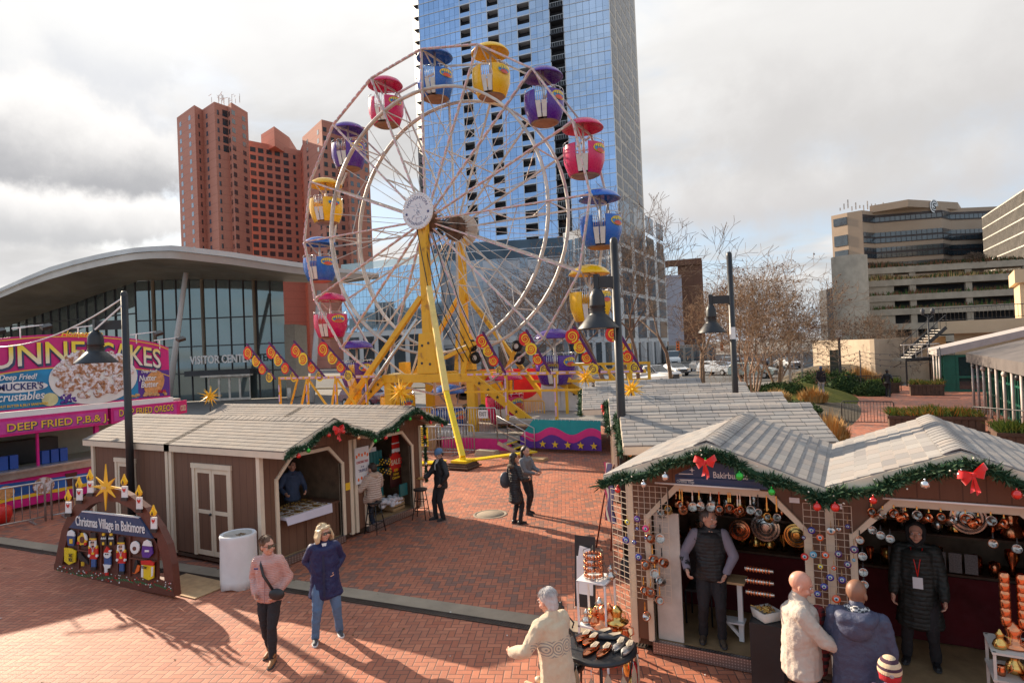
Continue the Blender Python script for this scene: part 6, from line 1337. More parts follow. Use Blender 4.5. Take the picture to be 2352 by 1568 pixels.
txt('lettering','Christmas Village in Baltimore',ar,(pL+pR)/2,xd,(0,0,1),.185,mWHITE,w=(pR-pL).length,th_=.008,bold=.012)
def pc(name,x,y,parts,par=None,lab=None):
    "small cut-out figure: parts=(material,[(dx,dy)...],offset)"
    root=None
    for i,(mt_,ps,o) in enumerate(parts):
        m=M(); m.ext([az(x+a,y+b,o) for a,b in ps],(0,.02,0)); ob=m.build(name if i==0 else name+'_detail',mt_,ar if i==0 else root,True)
        if i==0:
            root=ob
            if lab: ob['label']=lab
def rect(x0,y0,x1,y1): return [(x0,y0),(x1,y0),(x1,y1),(x0,y1)]
def ell(cx,cy,rx,ry,n=14): return [(cx+rx*math.cos(2*PI*i/n),cy+ry*math.sin(2*PI*i/n)) for i in range(n)]
def flame(cx,cy,w,h): return [(cx,cy-h),(cx-w*.45,cy-h*.5),(cx-w,cy-h*.12),(cx-w*.85,cy+h*.15),(cx-w*.4,cy+h*.32),(cx+w*.4,cy+h*.32),(cx+w*.85,cy+h*.15),(cx+w,cy-h*.12),(cx+w*.45,cy-h*.5)]
for i,(x,y) in enumerate(((248,650),(368,510),(487,430),(860,480),(1020,605),(1178,820))):
    h=125 if i<4 else 130
    pc('candle',x,y,[(mWHITE,rect(-30,-35-h,30,-35),.05),(mBLACK,rect(-33,-38,33,0),.06),(mSTAR,flame(0,-h-78,35,92),.06),(mYELB,flame(-2,-h-74,20,60),.072),(mAR,flame(0,-h-68,9,34),.08),(mRED,[(-16,-h-15),(0,-h),(16,-h-15),(14,-h+15),(4,-h+8),(8,-h+30),(0,-h+12),(-8,-h+30),(-4,-h+8),(-14,-h+15)],.06)],lab=f'{ORD[i]} candle from the left on the arch')
sp_=[]
for i in range(16):
    a=PI/2-i*2*PI/16; 
    if i%2: r=48
    else: r={0:250,8:255,4:165,12:165}.get(i,150)
    sp_.append((r*math.cos(a)*(1 if i%2 else 1),-r*math.sin(a)+(r*math.cos(a))*.05))
pc('arch_star',665,328,[(mSTAR,sp_,.07)])
txt('star_date','2024',ar,az(662,345,.095),xd,(0,0,1),.05,mCREAM,w=.15,th_=.004)
for x,y in ((522,1040),(828,1085)):
    pc('nutcracker',x,y,[(mRED,rect(-38,-60,38,70),.05),(mat('nut_face',(.75,.45,.33),.6),rect(-26,-140,26,-75),.05),(mBLACK,rect(-28,-215,28,-145),.055),(mGLD,rect(-34,-158,34,-142),.065),(mWHITE,[(-36,-130),(-22,-130),(-20,-70),(0,-20),(20,-70),(22,-130),(36,-130),(38,-70),(12,-58),(0,-5),(-12,-58),(-38,-70)],.065),(mat('nut_blue',(.04,.10,.28),.5),rect(-22,70,24,160),.05),(mBLACK,rect(-28,155,30,190),.055),(mGLD,rect(-48,-78,-30,-48),.06),(mGLD,rect(30,-78,48,-48),.06),(mRED,rect(-50,-50,-38,20),.055),(mRED,rect(38,-50,50,20),.055),(mWHITE,ell(-42,32,12,16),.06),(mWHITE,ell(42,32,12,16),.06),(mBLACK,rect(-18,-118,-8,-108),.075),(mBLACK,rect(8,-118,18,-108),.075),(mGLD,rect(-12,-5,12,18),.062)])
pc('snow_figure',675,1120,[(mWHITE,ell(0,-60,38,40)+[],.055),(mat('nut_blue',0),rect(-34,-35,36,50),.05),(mWHITE,[(-45,45),(35,50),(28,85),(0,90),(-5,140),(-28,140),(-30,85)],.052),(mRED,[(-34,-85),(0,-150),(30,-120),(32,-85)],.065),(mWHITE,ell(38,-100,14,12),.07),(mRED,rect(-20,135,10,165),.06),(mBLACK,rect(-14,-70,-6,-60),.07),(mBLACK,rect(8,-70,16,-60),.07)])
pc('salt_box',270,1075,[(mYELB,[(-58,-90),(15,-82),(68,-55),(60,65),(-8,95),(-58,55)],.06)])
for s,dy in (('SALT',-5),('BOX',42)): txt('lettering',s,ar,az(298,1075+dy+12,.085),xd,(0,0,1),.07,mBLACK,w=.13,th_=.004,bold=.03)
pc('mug_figure',280,880,[(mat('mug_blue',(.03,.07,.2),.5),[(-45,-30),(45,-25),(30,88),(-35,80)],.05),(mWHITE,[(-40,-25),(-30,-70),(0,-88),(35,-65),(45,-20)],.06),(mGLD,rect(-12,10,20,60),.06)])
pc('mug_figure',1108,1000,[(mPURV,[(-50,-40),(50,-30),(60,50),(20,95),(-50,90),(-60,40)],.05),(mWHITE,[(-45,-40),(-30,-85),(0,-102),(40,-80),(55,-30)],.06),(mWHITE,rect(-20,10,25,30),.06)])
pc('wreath_figure',398,895,[(mGLD,ell(0,0,52,70),.045),(mAR,ell(2,5,24,36),.055),(mBLACK,[(-45,-60),(-20,-80),(-18,-50),(-42,-30)],.055),(mWHITE,[(20,-70),(50,-40),(58,10),(35,0)],.055),(mRED,ell(-40,40,14,16),.055),(mRED,ell(38,50,14,16),.055),(mBLACK,rect(-5,60,30,80),.055)])
pc('raven_figure',400,1110,[(mBLACK,[(-50,-60),(-20,-80),(0,-40),(60,20),(68,60),(20,30),(-20,20),(-45,-20)],.05),(mGLD,rect(-10,30,-2,75),.05),(mGLD,rect(6,30,14,75),.05)])
for x in (632,715): pc('dark_figure',x,905,[(mBLACK,rect(-32,-50,32,55),.045),(mWHITE,[(-26,-12),(-18,-34),(-10,-12),(-6,-12),(2,-34),(8,-12),(12,-12),(20,-34),(27,-12)],.055),(mGLD,rect(-12,-75,12,-50),.055),(mGLD,rect(-10,20,10,50),.055)])
pc('cream_shape',970,985,[(mWHITE,ell(0,0,50,70),.045),(mAR,ell(0,10,18,22),.055)])
pc('bottle_figure',985,1200,[(mBLACK,[(0,-85),(15,-85),(20,-40),(-15,60),(-40,50)],.05),(mORG,[(5,-30),(40,-20),(30,40),(-10,70),(-40,60)],.045)])
pc('seasoning_tin',1115,1225,[(mYELB,[(-65,-60),(65,-45),(60,90),(10,112),(-65,80)],.05),(mRED,[(-70,-100),(30,-105),(70,-80),(66,-45),(-65,-60)],.06),(mWHITE,rect(-65,-50,-45,78),.06),(mWHITE,[(45,-30),(64,-35),(60,60),(45,75)],.06)])
txt('lettering','OLD BAY',ar,az(1098,1205,.085),xd,(0,0,1),.045,mBLACK,w=.17,th_=.004,bold=.03)
m=M(); m2=M(); m3=M(); rr=random.Random(4)
for s in range(6):
    x0=100+s*212; x1=x0+165
    for i in range(7):
        f=i/6; x=x0+(x1-x0)*f; y=1228+(x-100)*.155+14*math.sin(f*3+s)
        for q in (-1,1): m.ext([az(x,y,.012),az(x+20,y+q*16-6,.012),az(x+38,y+q*34,.012),az(x+16,y+q*22,.012)],(0,.004,0))
    for i in range(16): x=x0+rr.random()*190; y=1225+(x-100)*.155+rr.uniform(-45,45); (m2 if i%2 else m3).ext([az(x-5,y-5,.014),az(x+5,y-5,.014),az(x+5,y+5,.014),az(x-5,y+5,.014)],(0,.004,0))
gp_=m.build('painted_leaves',mat('leaf_paint',(.03,.17,.06),.5,var=.2),ar,True); m2.build('painted_berries',mRED,gp_,True); m3.build('painted_dots',mWHITE,gp_,True)
m=M(); m.bar((-14.0,6.7,.5),(-14.0,7.4,.05),.06); m.build('rear_brace',mWOOD,ar,True)
m=M(); m.box(-11.5,6.75,.006,-10.15,7.5,.022); tag(m.build('plywood_sheet',mWOOD),'plywood sheet on the ground behind the candle arch','board')
# wrapped barrel
bl=th('wrapped_barrel','tall drum wrapped in a white cloth by the hut corner','barrel',(-9.98,7.52,0)); m=M(); m.smooth=True; N=48
rows=[(.0,.02),(.325,.012),(.320,.15),(.318,.3),(.315,.45),(.312,.6),(.31,.75),(.308,.86),(.316,.93),(.305,.95),(.29,.955),(.25,.935),(0,.935)]; vs=[]
for (r,z) in rows:
    for k in range(N): a=2*PI*k/N; w=1+(.022*math.sin(a*7+z*3)+.012*math.sin(a*13-z*4)+.02*math.sin(a*3+z*6))*(.35+.65*(1-z))*(z<.94); vs.append((r*w*math.cos(a),r*w*math.sin(a),z+(.025*math.sin(a*4) if z<.02 else 0)))
m.add(vs,[(i*N+k,i*N+(k+1)%N,(i+1)*N+(k+1)%N,(i+1)*N+k) for i in range(len(rows)-1) for k in range(N)],True); m.build('cloth',mat('white_cloth',(.72,.70,.69),.8,var=.06,bump=.15,bs=8),bl)
m=M(); m.lathe([(.0,.938),(.23,.94),(.24,.95),(.245,.942)],(0,0,0),24); m.build('drum_lid',mWHT2,bl)
m=M(); 
for i in range(12): m.ball((.1+.06*math.sin(i*3),-.02+.06*math.cos(i*5),.945),(.035,.02,.006),5,3)
m.build('dead_leaves',mat('dead_leaf',(.20,.12,.06),.9),bl,kind='stuff')
# ================================================================ GOODS
def stool(label,loc,rz=0,h=.74):
    t=th('bar_stool',label,'stool',loc,rz,'round black bar stools'); m=M(); m.lathe([(0,h-.05),(.16,h-.05),(.175,h-.03),(.175,h-.01),(.15,h),(0,h+.005)],n=20); m.build('seat',mBLACK,t)
    for a in (45,135,225,315): c,s=math.cos(R_(a)),math.sin(R_(a)); m=M(); m.cyl((c*.13,s*.13,h-.05),(c*.24,s*.24,0),.012,n=6); m.build('leg',mBLACK,t)
    m=M()
    for z,r in ((.22,.2),(.45,.17)):
        for k in range(4): a,b=R_(45+90*k),R_(135+90*k); m.cyl((math.cos(a)*r,math.sin(a)*r,z),(math.cos(b)*r,math.sin(b)*r,z),.009,n=5)
    m.build('foot_rest',mBLACK,t); return t
p=G(968,1190); stool('empty black bar stool at the right corner of the chocolate hut',(p.x,p.y,0),.3)
p=G(862,1222); SEATP=V((p.x,p.y,0)); stool('black bar stool under the woman in the cream puffer jacket',tuple(SEATP),.1,.72)
# --- necklace hut counter (local to hut B: x across, y inwards)
def L(h,x,y,z): return loc2w(h,(x,y,z))
t=th('display_counter','dark timber counter filling the opening of the necklace hut','counter',tuple(L(hutB,0,.25,.16)),LZ); m=M(); m.box(-.85,-.12,0,.9,-.08,.72); m.box(-.9,-.15,.72,.95,.75,.76); 
for x in (-.84,.0,.86): m.box(x-.03,-.15,0,x+.03,-.12,.72)
m.build('counter_panel',mSID,t); 
t=th('table_cloth','white cloth-covered tray holding rows of gold necklaces','cloth',tuple(L(hutB,-.08,.3,.93)),LZ); m=M(); m.box(-.62,-.36,0,.62,.32,.05); m.ext([(-.62,-.362,.05),(.62,-.362,.05),(.6,-.39,-.13),(-.6,-.39,-.10)],(0,.004,0)); m.build('cloth',mat('lilac_white_cloth',(.66,.63,.72),.8,var=.05),t)
k=0
for i in range(14):
    for j in range(2):
        x=-.55+i*.083; y=-.18+j*.32; tt=M(); pts=[(x+.03*math.cos(a*PI/8)*(1+.2*math.sin(i)),y+.13*math.sin(a*PI/8),.056+.004*math.sin(a+i)) for a in range(17)]; tt.tube(pts,.008,4,caps=False)
        for q in range(0,16,2): tt.ball(pts[q],.012,5,4)
        o=tt.build('necklace',mBRS if (i+j)%3 else mat('pearl',(.6,.52,.4),.3)); o.location=L(hutB,-.08,.3,.93); o.rotation_euler=(0,0,LZ); tag(o,f'{ORD[i]} beaded necklace from the left in the {"front" if j==0 else "rear"} row on the white cloth','necklace','beaded necklaces on the white cloth')
m=M(); rr=random.Random(2)
for i in range(160): m.ball((rr.uniform(-.85,.7),rr.uniform(.42,.72),.03+rr.random()*.02),(.03,.02,.012),5,3)
o=m.build('trinkets',mBRS,kind='stuff'); o.location=L(hutB,0,.25,.92); o.rotation_euler=(0,0,LZ)
def board(name,label,h,x,y,z,w,hh,mt_,lean=0,lines=None,cat='sign',tilt=0):
    t=th(name,label,cat,tuple(L(h,x,y,z)),h.rotation_euler.z); m=M(); m.box(-w/2,0,0,w/2,.015,hh); m.build('panel',mt_,t)
    for (s,cz,hh2,ww,mt2) in lines or []: txt('lettering',s,t,(0,-.002,cz),(1,0,0),(0,0,1),hh2,mt2,w=ww,th_=.002,world=False,bold=.015)
    return t
board('price_card','tan handwritten price card leaning at the left of the necklace counter',hutB,-.8,.1,.95,.2,.34,mWOOD,lines=[('NECKLACES',.26,.025,.16,mDARK),('HANDMADE',.18,.025,.15,mDARK)] and None)
board('paper_notice','grey paper notice on the back wall of the necklace hut',hutB,-.3,1.6,1.25,.35,.6,mat('paper_grey',(.35,.33,.32),.8))
o=M(); o.box(-.07,-.05,0,.07,-.035,.16); o=o.build('sticker',mGLD); o.location=L(hutB,1.08,.03,1.15); o.rotation_euler=(0,0,LZ); tag(o,'gold sticker on the front wall between the two left huts','sticker')
mPAP=mat('paper_white',(.74,.73,.74),.7,var=.03); mREDT=mat('red_text',(.55,.05,.06),.6)
ps=board('poster','white Christmas truffle poster on the front wall between the two left huts',hutC,-1.03,-.06,1.22,.46,.82,mPAP)
for s,z,hh,w,mm in (('CHRISTMAS TREE?',.46,.055,.38,mREDT),('IT IS',.36,.035,.1,mNAVT),('TRUFFLE',.26,.065,.27,mNAVT)): txt('lettering',s,ps,(0,-.003,z),(1,0,0),(0,0,1),hh,mm,w=w,th_=.002,world=False,bold=.02)
m=M(); 
for i,(x,z) in enumerate(((-.18,.62),(-.1,.66),(0,.64),(.1,.66),(.18,.62),(-.14,.1),(-.04,.12),(.07,.11),(.16,.14))): m.ext([(x+.03*math.cos(a),-.004,z+.04*math.sin(a)) for a in [q*PI/4 for q in range(8)]],(0,.003,0)); 
m.build('drawings',mORG,ps)
board('paper_notice','blank white sheet pinned inside the chocolate hut',hutC,-.05,.5,1.5,.28,.36,mPAP)
t=th('advent_banner','dark brown SALE banner for thirty dollar advent calendars','banner',tuple(L(hutC,.62,.35,.75)),LZ); m=M(); m.box(-.22,0,0,.22,.02,.85); m.build('panel',mat('choc_brown',(.06,.012,.010),.5),t)
for s,z,hh,w,mm in (('SALE',.56,.13,.36,mCREAM),('$30',.38,.07,.14,mGLD),('Advent',.29,.065,.22,mGLD),('Calendar',.20,.065,.3,mGLD)): txt('lettering',s,t,(0,-.012,z),(1,0,0),(0,0,1),hh,mm,w=w,th_=.004,world=False,bold=.02)
m=M(); star(m,(0,-.004,.62),.27,(1,0,0),(0,0,1),(0,-1,0),14,.8,.004); m.build('red_burst',mRED,t)
t=th('tree_sign','small red and white tree-shaped sweet sign above the SALE banner','sign',tuple(L(hutC,.66,.35,1.62)),LZ)
m=M(); m.box(-.13,0,.26,.13,.02,.42); m.ext([(.13*math.cos(a*PI/8),-.003,.48+.1*math.sin(a*PI/8)) for a in range(16)],(0,.02,0)); m.box(-.15,-.002,.12,.15,.018,.24); m.build('red_tiers',mRED,t)
m=M(); m.box(-.14,-.004,.235,.14,.02,.265); m.box(-.15,-.006,.02,.15,.018,.11); m.build('white_tiers',mWHITE,t); txt('lettering','SWEET POLY',t,(0,-.01,.46),(1,0,0),(0,0,1),.04,mCREAM,w=.2,th_=.003,world=False)
mTQ=mat('teal_box',(.01,.15,.16),.5,var=.2)
for sh in range(3):
    z=.55+sh*.42; t=th('shelf',f'{["lowest","middle","top"][sh]} timber shelf of teal advent calendars in the chocolate hut','shelf',tuple(L(hutC,-.2,.45,z)),LZ); m=M(); m.box(-.45,0,0,.5,.3,.025); m.build('shelf_board',mWOOD,t)
    for i in range(8): x=-.42+i*.112; m=M(); m.box(x,.02,.03,x+.095,.28,.36); o=m.build('calendar_box',mTQ); o.location=L(hutC,-.2,.45,z); o.rotation_euler=(0,0,LZ); tag(o,f'{ORD[i]} teal advent calendar from the left on the {["lowest","middle","top"][sh]} shelf','box','teal advent calendars')
for i,(x,z) in enumerate(((.28,1.35),(.28,1.1))):
    t=th('bauble_jar',f'{["upper","lower"][i]} round jar of colourful sweets beside the SALE banner','jar',tuple(L(hutC,x,.4,z)),LZ); m=M(); m.lathe([(0,0),(.12,.01),(.14,.1),(.12,.2),(0,.21)],n=14); m.build('jar',mBLACK,t); m=M()
    for k in range(26): a=k*2.4; m.ball((.135*math.cos(a),.135*math.sin(a),.03+.16*(k/26)),.022,5,4)
    m.cur=0; m.build('sweets',mGLD,t,kind='stuff')
m=M(); rr=random.Random(6)
for i in range(60): m.ball((rr.uniform(-.1,.75),rr.uniform(.1,.35),.04+rr.random()*.16),(.08,.07,.05),7,5)
o=m.build('cotton_snow',mat('cotton',(.72,.71,.76),.95),kind='stuff'); o.location=L(hutC,0,.1,.3); o.rotation_euler=(0,0,LZ)
t=th('wooden_crate','slatted wooden crate on the floor of the chocolate hut','crate',tuple(L(hutC,.5,.22,.16)),LZ); m=M()
for z in (.02,.11,.2): m.box(-.2,-.02,z,.25,0,z+.06); m.box(-.2,.28,z,.25,.3,z+.06)
m.box(-.2,0,.0,.25,.28,.02); m.build('slats',mWOOD,t); 
for x in (-.2,.22): m=M(); m.box(x,-.0,.0,x+.03,.28,.27); m.build('end_panel',mWOOD,t)
m=M(); m.box(-.12,-.01,0,.17,.03,.3); o=m.build('teal_card',mTQ); o.location=L(hutC,.6,.12,.52); o.rotation_euler=(0,0,LZ); tag(o,'teal illustrated card standing on the wooden crate','card')
# --- copper pots
def pot(kind=0,mt_=None,s=1.):
    m=M(); mt_=mt_ or mCOP
    if kind==0: prof=[(0,-.0),(.042,0),(.05,.015),(.045,.04),(.03,.065),(.036,.085),(.033,.085),(.026,.066)]
    elif kind==1: prof=[(0,0),(.03,.003),(.045,.03),(.048,.045),(.046,.047),(.028,.01)]
    else: prof=[(0,0),(.035,0),(.037,.07),(.042,.09),(.038,.09),(.033,.07)]
    return m,[(r*s,z*s) for r,z in prof]
def hang_pot(label,p,ln,kind,mt_,hm,tilt=0,s=1.3,group='copper pots hanging on the right-hand huts',az_=0):
    "a long-handled pot hanging by its handle from point p"
    t=th('hanging_pot',label,'copper pot',tuple(p),az_,group); ct,st_=math.cos(tilt),math.sin(tilt)
    m,pr=pot(kind,mt_,s); c=V((0,0,-ln)); prof=pr
    mm=M(); mm.lathe(prof,(0,0,0),16); rot=Matrix.Rotation(R_(62),3,'X'); e=Matrix.Rotation(tilt,3,'Z')
    mm.v=[e@(rot@(q-V((0,0,.08*s))))+c+V((0,-.02,0)) for q in mm.v]; mm.build('bowl',mt_,t)
    m2=M(); m2.smooth=True; m2.lathe([(.0,.012*s),(pr[4][0]*.9,.05*s)],(0,0,0),14); m2.v=[e@(rot@(q-V((0,0,.08*s))))+c+V((0,-.022,0)) for q in m2.v]; m2.build('inside',mTIN,t)
    m3=M(); m3.bar((0,0,0),(0,0,-ln*.35),.011,.006); m3.bar((0,0,-ln*.35),(0,-.005,-ln+.05*s),.014*1.2,.01); m3.build('handle',hm,t); return t
yP=8.1-.045
xs=[(1560,0),(1580,2)]
pots=[(672,0,.14,mTIN,mBLACK),(745,0,.2,mBRS,mBLACK),(862,0,.13,mCOP,mBRS),(885,1,.19,mCOP,mBRS),(985,1,.14,mTIN,mTIN),(1050,1,.12,mTIN,mBRS),(1162,1,.12,mTIN,mTIN),(1245,0,.15,mCOP,mORG),(1335,0,.12,mCOP,mBRS),(1355,0,.12,mCOP,mBRS),(1425,0,.16,mCOP,mTIN),(1450,0,.14,mCOP,mTIN),(1550,2,.13,mTIN,mTIN),(1625,0,.15,mTIN,mBLACK),(1710,0,.19,mBRS,mBRS),(1805,0,.19,mTIN,mBRS)]
for i,(zx,kd,ln,mt_,hm) in enumerate(pots):
    x=AY((1480+zx/3.92)*.91875,1145,yP).x; zt_=2.20 if zx>700 else 2.08
    hang_pot(f'{ORD[i]} pot from the left along the top of the opening under the name board',(x,yP,zt_),ln+.06,kd if kd<3 else 0,mt_,hm,s=1.25,tilt=.25*math.sin(i*2.2))
for i in range(12):
    x=.10+i*.108; hang_pot(f'{ORD[i]} copper mug from left above the right-edge hut opening',(x,yP+.02,2.19-.02*(i%2)),.09,2 if i%3 else 0,mCOP if i%3!=1 else mTIN,mBRS,s=1.2,tilt=.9*(1 if i%2 else -.3))
for i,(x,z) in enumerate(((-.02,1.88),(-.0,1.7),(.0,1.52),(.0,1.38),(.10,1.98),(.18,1.93),(.27,1.9),(1.2,1.95),(1.4,1.92))): hang_pot(['top ladle on the left trim of the right-edge hut','second ladle down the left trim of the right-edge hut','third ladle down the left trim of the right-edge hut','lowest ladle on the left trim of the right-edge hut','tin ladle under the left mugs of the right-edge hut','second tin ladle under the left mugs, right-edge hut','third tin ladle under the left mugs of the right-edge hut','first copper pan under the right mugs of the right-edge hut','second copper pan under the right mugs of the right-edge hut'][i],(x-.01 if i<4 else x,yP+(.0 if i<4 else .1),z),.1,1,mTIN if i not in(0,7) else mCOP,mBLACK,s=.95)
# --- wire grid panels
mWIRE=mat('cream_wire',(.66,.56,.45),.45,.2,var=.05)
def grid(label,x0,x1,z0,z1,y,cell=.075,leanp=None):
    t=th('wire_grid_panel',label,'grid panel',((x0+x1)/2,y,z0),0,'wire grid panels'); m=M(); nx=int((x1-x0)/cell); nz=int((z1-z0)/cell)
    f=(lambda x,z:V((x,y,z))) if leanp is None else leanp
    for i in range(nx+1): m.bar(f(x0+(x1-x0)*i/nx,z0),f(x0+(x1-x0)*i/nx,z1),.006)
    for j in range(nz+1): m.bar(f(x0,z0+(z1-z0)*j/nz),f(x1,z0+(z1-z0)*j/nz),.006)
    m.build('wires',mWIRE,t,True); return t
grid('wide cream wire grid panel left of the copper pot opening',-2.74,-2.2,.72,2.22,8.03)
grid('cream wire grid panel leaning off the left hut corner',-3.02,-2.74,.5,2.12,8.0,leanp=lambda x,z:V((x,8.0-(x+2.74)*.6,z)))
grid('cream wire grid panel with the amulets between the two right huts',-.60,-.10,.75,2.15,8.02)
mEYE=mat('eye_blue',(.01,.02,.30),.15,coat=1,var=0); mEYP=mat('eye_purple',(.06,.01,.14),.15,coat=1,var=0); mEYO=mat('eye_orange',(.75,.10,.015),.2,coat=1,var=0); mEYL=mat('eye_light_blue',(.10,.42,.62),.2,coat=1,var=0); mEYY=mat('eye_yellow',(.75,.62,.03),.2,coat=1,var=0)
NE=[0]
def amulet(p,r,mt_,ln,cn,where):
    NE[0]+=1; t=th('eye_amulet',f'{cn} glass eye amulet, {where}','amulet',tuple(p),0,'glass eye amulets on the grids'); c=V((0,-.015,-ln))
    m=M(); m.lathe([(0,-.008),(r*.9,-.007),(r,0),(r*.9,.007),(0,.008)],c,18,'y'); m.build('disc',mt_,t)
    for k,(q,mm) in enumerate(((.52,mWHITE),(.33,mEYL),(.16,mBLACK))): m=M(); m.lathe([(0,-.0085-.002*k),(r*q,-.008-.002*k),(r*q,0)],c,14,'y'); m.build('eye_ring',mm,t)
    m=M(); m.cyl((0,-.01,0),(0,-.012,-ln+r),.003,n=4)
    for i in range(3): m.ball((0,-.012,-ln+r+.012+i*.016),.008,5,4)
    m.build('cord',mWOOD,t)
def zp8(x,y,Y=7.98): return AY((2000+x/2.35)*.91875,(1040+y/2.35)*.91875,Y)
eyes=[(68,668,24,mEYE,'navy'),(118,710,24,mEYO,'orange'),(182,672,28,mTIN,'silver filigree'),(22,710,14,mEYP,'small purple'),(228,662,16,mTIN,'small silver'),(280,644,15,mEYE,'small blue'),(78,810,24,mEYL,'light blue'),(150,812,24,mEYO,'lower orange'),(226,806,24,mEYP,'purple'),(28,822,25,mRED,'red painted'),(120,880,17,mEYY,'small yellow'),(200,888,16,mEYO,'small orange'),(280,868,24,mEYP,'right purple'),(178,944,24,mEYE,'deep blue'),(247,958,24,mEYE,'right deep blue'),(142,998,24,mEYE,'lower deep blue'),(104,1040,22,mEYE,'lowest deep blue'),(214,1070,28,mEYO,'lowest red-orange'),(318,780,26,mEYP,'tree-painted'),(316,842,11,mEYL,'tiny blue'),(180,1112,16,mEYE,'bottom blue')]
for (x,y,r,mt_,cn) in eyes:
    p=zp8(x,y); ln=.12; amulet((p.x,p.y,p.z+ln),r*.0017,mt_,ln,cn,'between the two right huts')
def zq(x,y,Y=7.96): return AY((1440+x/2.975)*.91875,(1180+y/2.975)*.91875,Y)
for (x,y,r,mt_,cn) in ((385,368,22,mEYY,'bright yellow'),(375,502,28,mEYE,'large blue'),(458,417,13,mEYE,'small navy'),(436,517,18,mEYE,'mid navy'),(520,417,26,mPNKV,'pink patterned'),(468,628,27,mEYE,'lower navy'),(520,486,12,mEYE,'little navy'),(458,345,26,mPURV,'beaded purple flower')):
    p=zq(x,y); amulet((p.x,p.y,p.z+.12),r*.00165,mt_,.12,cn,'on the grid left of the copper pot opening')
for i,(x,y,kd,mt_) in enumerate(((548,480,0,mCOP),(628,485,1,mTIN),(570,640,0,mCOP),(640,660,0,mCOP),(518,680,0,mCOP),(588,745,1,mTIN),(622,800,0,mTIN),(505,870,0,mCOP),(558,885,0,mCOP),(625,948,2,mCOP),(515,1060,1,mCOP))):
    p=zq(x,y,7.97); hang_pot(f'{ORD[i]} pot down the left grid, counting from the top',(p.x,p.y,p.z+.17),.17,kd,mt_,mBLACK if i in (1,3,4) else mBRS,s=1.25,tilt=.3*math.sin(i*1.7))
for (x,y,z,w,h,lb) in ((-.74,7.99,2.15,.1,.06,'left'),(-.3,7.99,2.12,.1,.06,'right')): m=M(); m.box(x,y,z,x+.11,y+.005,z+.06); tag(m.build('price_tag',mPAP),f'{lb} white price card above the amulet grid','card')
# --- inside the pot hut (D) and the right hut (E): shelves, plates, cloths, tables
mRCL=mat('dark_red_cloth',(.10,.008,.012),.9,var=.25); 
def plate(p,r,mt_,lb):
    t=th('metal_plate',lb,'plate',tuple(p),0,'engraved plates inside the right huts'); m=M(); m.lathe([(0,0),(r*.6,-.004),(r*.68,.008),(r*.95,-.012),(r,-.006),(r*.97,.01),(0,.02)],(0,0,0),32,'y'); m.build('dish',mt_,t)
    m=M()
    for q in (.3,.5,.8): m.lathe([(r*q,-.012),(r*(q+.05),-.014)],(0,-.005,0),28,'y')
    m.build('engraving',mDARK,t)
for h,x0,lb in ((hutD,-1.53,'pot hut'),(hutE,.87,'right-edge hut')):
    for j,z in enumerate((1.02,1.5)):
        t=th('shelf',f'{["lower","upper"][j]} dark display shelf at the back of the {lb}','shelf',(x0,9.7,z)); m=M(); m.box(x0-1.1,9.45,z,x0+1.1,10.0,z+.03); m.build('shelf_board',mDWOOD,t,True)
    m=M(); m.box(x0-1.1,9.42,.18,x0+1.1,9.45,1.02); tag(m.build('table_skirt',mRCL),f'dark red cloth hanging below the back shelf of the {lb}','cloth')
    rr=random.Random(int(x0*10))
    for j,z in enumerate((1.05,1.53)):
        for i in range(11):
            x=x0-.98+i*.19; 
            kd=rr.randrange(3); m=M(); s=1.6+rr.random()*1.2; m.lathe([(r*s,zz_*s) for r,zz_ in ([(0,0),(.04,0),(.05,.02),(.03,.06),(.02,.08),(.028,.1),(0,.13)],[(0,0),(.03,0),(.035,.05),(.03,.09),(.0,.1)],[(0,0),(.025,0),(.012,.04),(.03,.09),(.03,.12)])[kd]],(x,9.55+rr.random()*.15,z),12)
            tag(m.build('copper_jug' if kd<2 else 'copper_goblet',rr.choice((mCOP,mCOP,mTIN,mBRS))),f'{ORD[i]} vessel from the left on the {["lower","upper"][j]} shelf of the {lb}','vessel','copper ware on the back shelves')
plate((-1.2,9.42,1.42),.2,mTIN,'large silver plate on the back shelf left of centre in the pot hut'); plate((-1.55,9.42,1.35),.15,mCOP,'copper plate behind the vendor in the vest'); plate((-.8,9.42,1.35),.17,mBRS,'dark brass plate at the right of the pot hut shelf'); plate((1.15,9.4,1.78),.2,mTIN,'large pale plate high behind the woman with the lanyard')
m=M(); m.box(-2.43,8.16,.17,-2.1,8.19,1.85); tag(m.build('inner_panel',mWHT2),'pale plywood panel inside the left edge of the pot hut opening','panel')
t=th('side_table','small white fold-down stand beside the vendor in the vest','stand',(-1.45,8.5,.18)); m=M(); m.box(-1.57,8.35,.95,-1.35,8.65,.98); m.build('table_top',mWOOD,t,True); m=M(); m.box(-1.46,8.47,.18,-1.40,8.53,.95); m.box(-1.7,8.4,.42,-1.38,8.6,.44); m.bar((-1.62,8.5,.42),(-1.43,8.5,.22),.04); m.build('leg',mWHITE,t,True)
t=th('folding_chair','dark folding chair inside the pot hut behind the vendor','chair',(-2.0,8.9,.18)); m=M(); m.box(-2.2,8.75,.62,-1.85,9.1,.65); m.build('seat',mDARK,t,True)
for x,y in ((-2.2,8.75),(-1.85,8.75),(-2.2,9.1),(-1.85,9.1)): m=M(); m.cyl((x,y,.18),(x,y,.62),.013,n=6); m.build('leg',mBLACK,t,True)
m=M(); m.box(-2.2,9.1,.65,-1.85,9.12,1.1); m.build('backrest',mDARK,t,True)
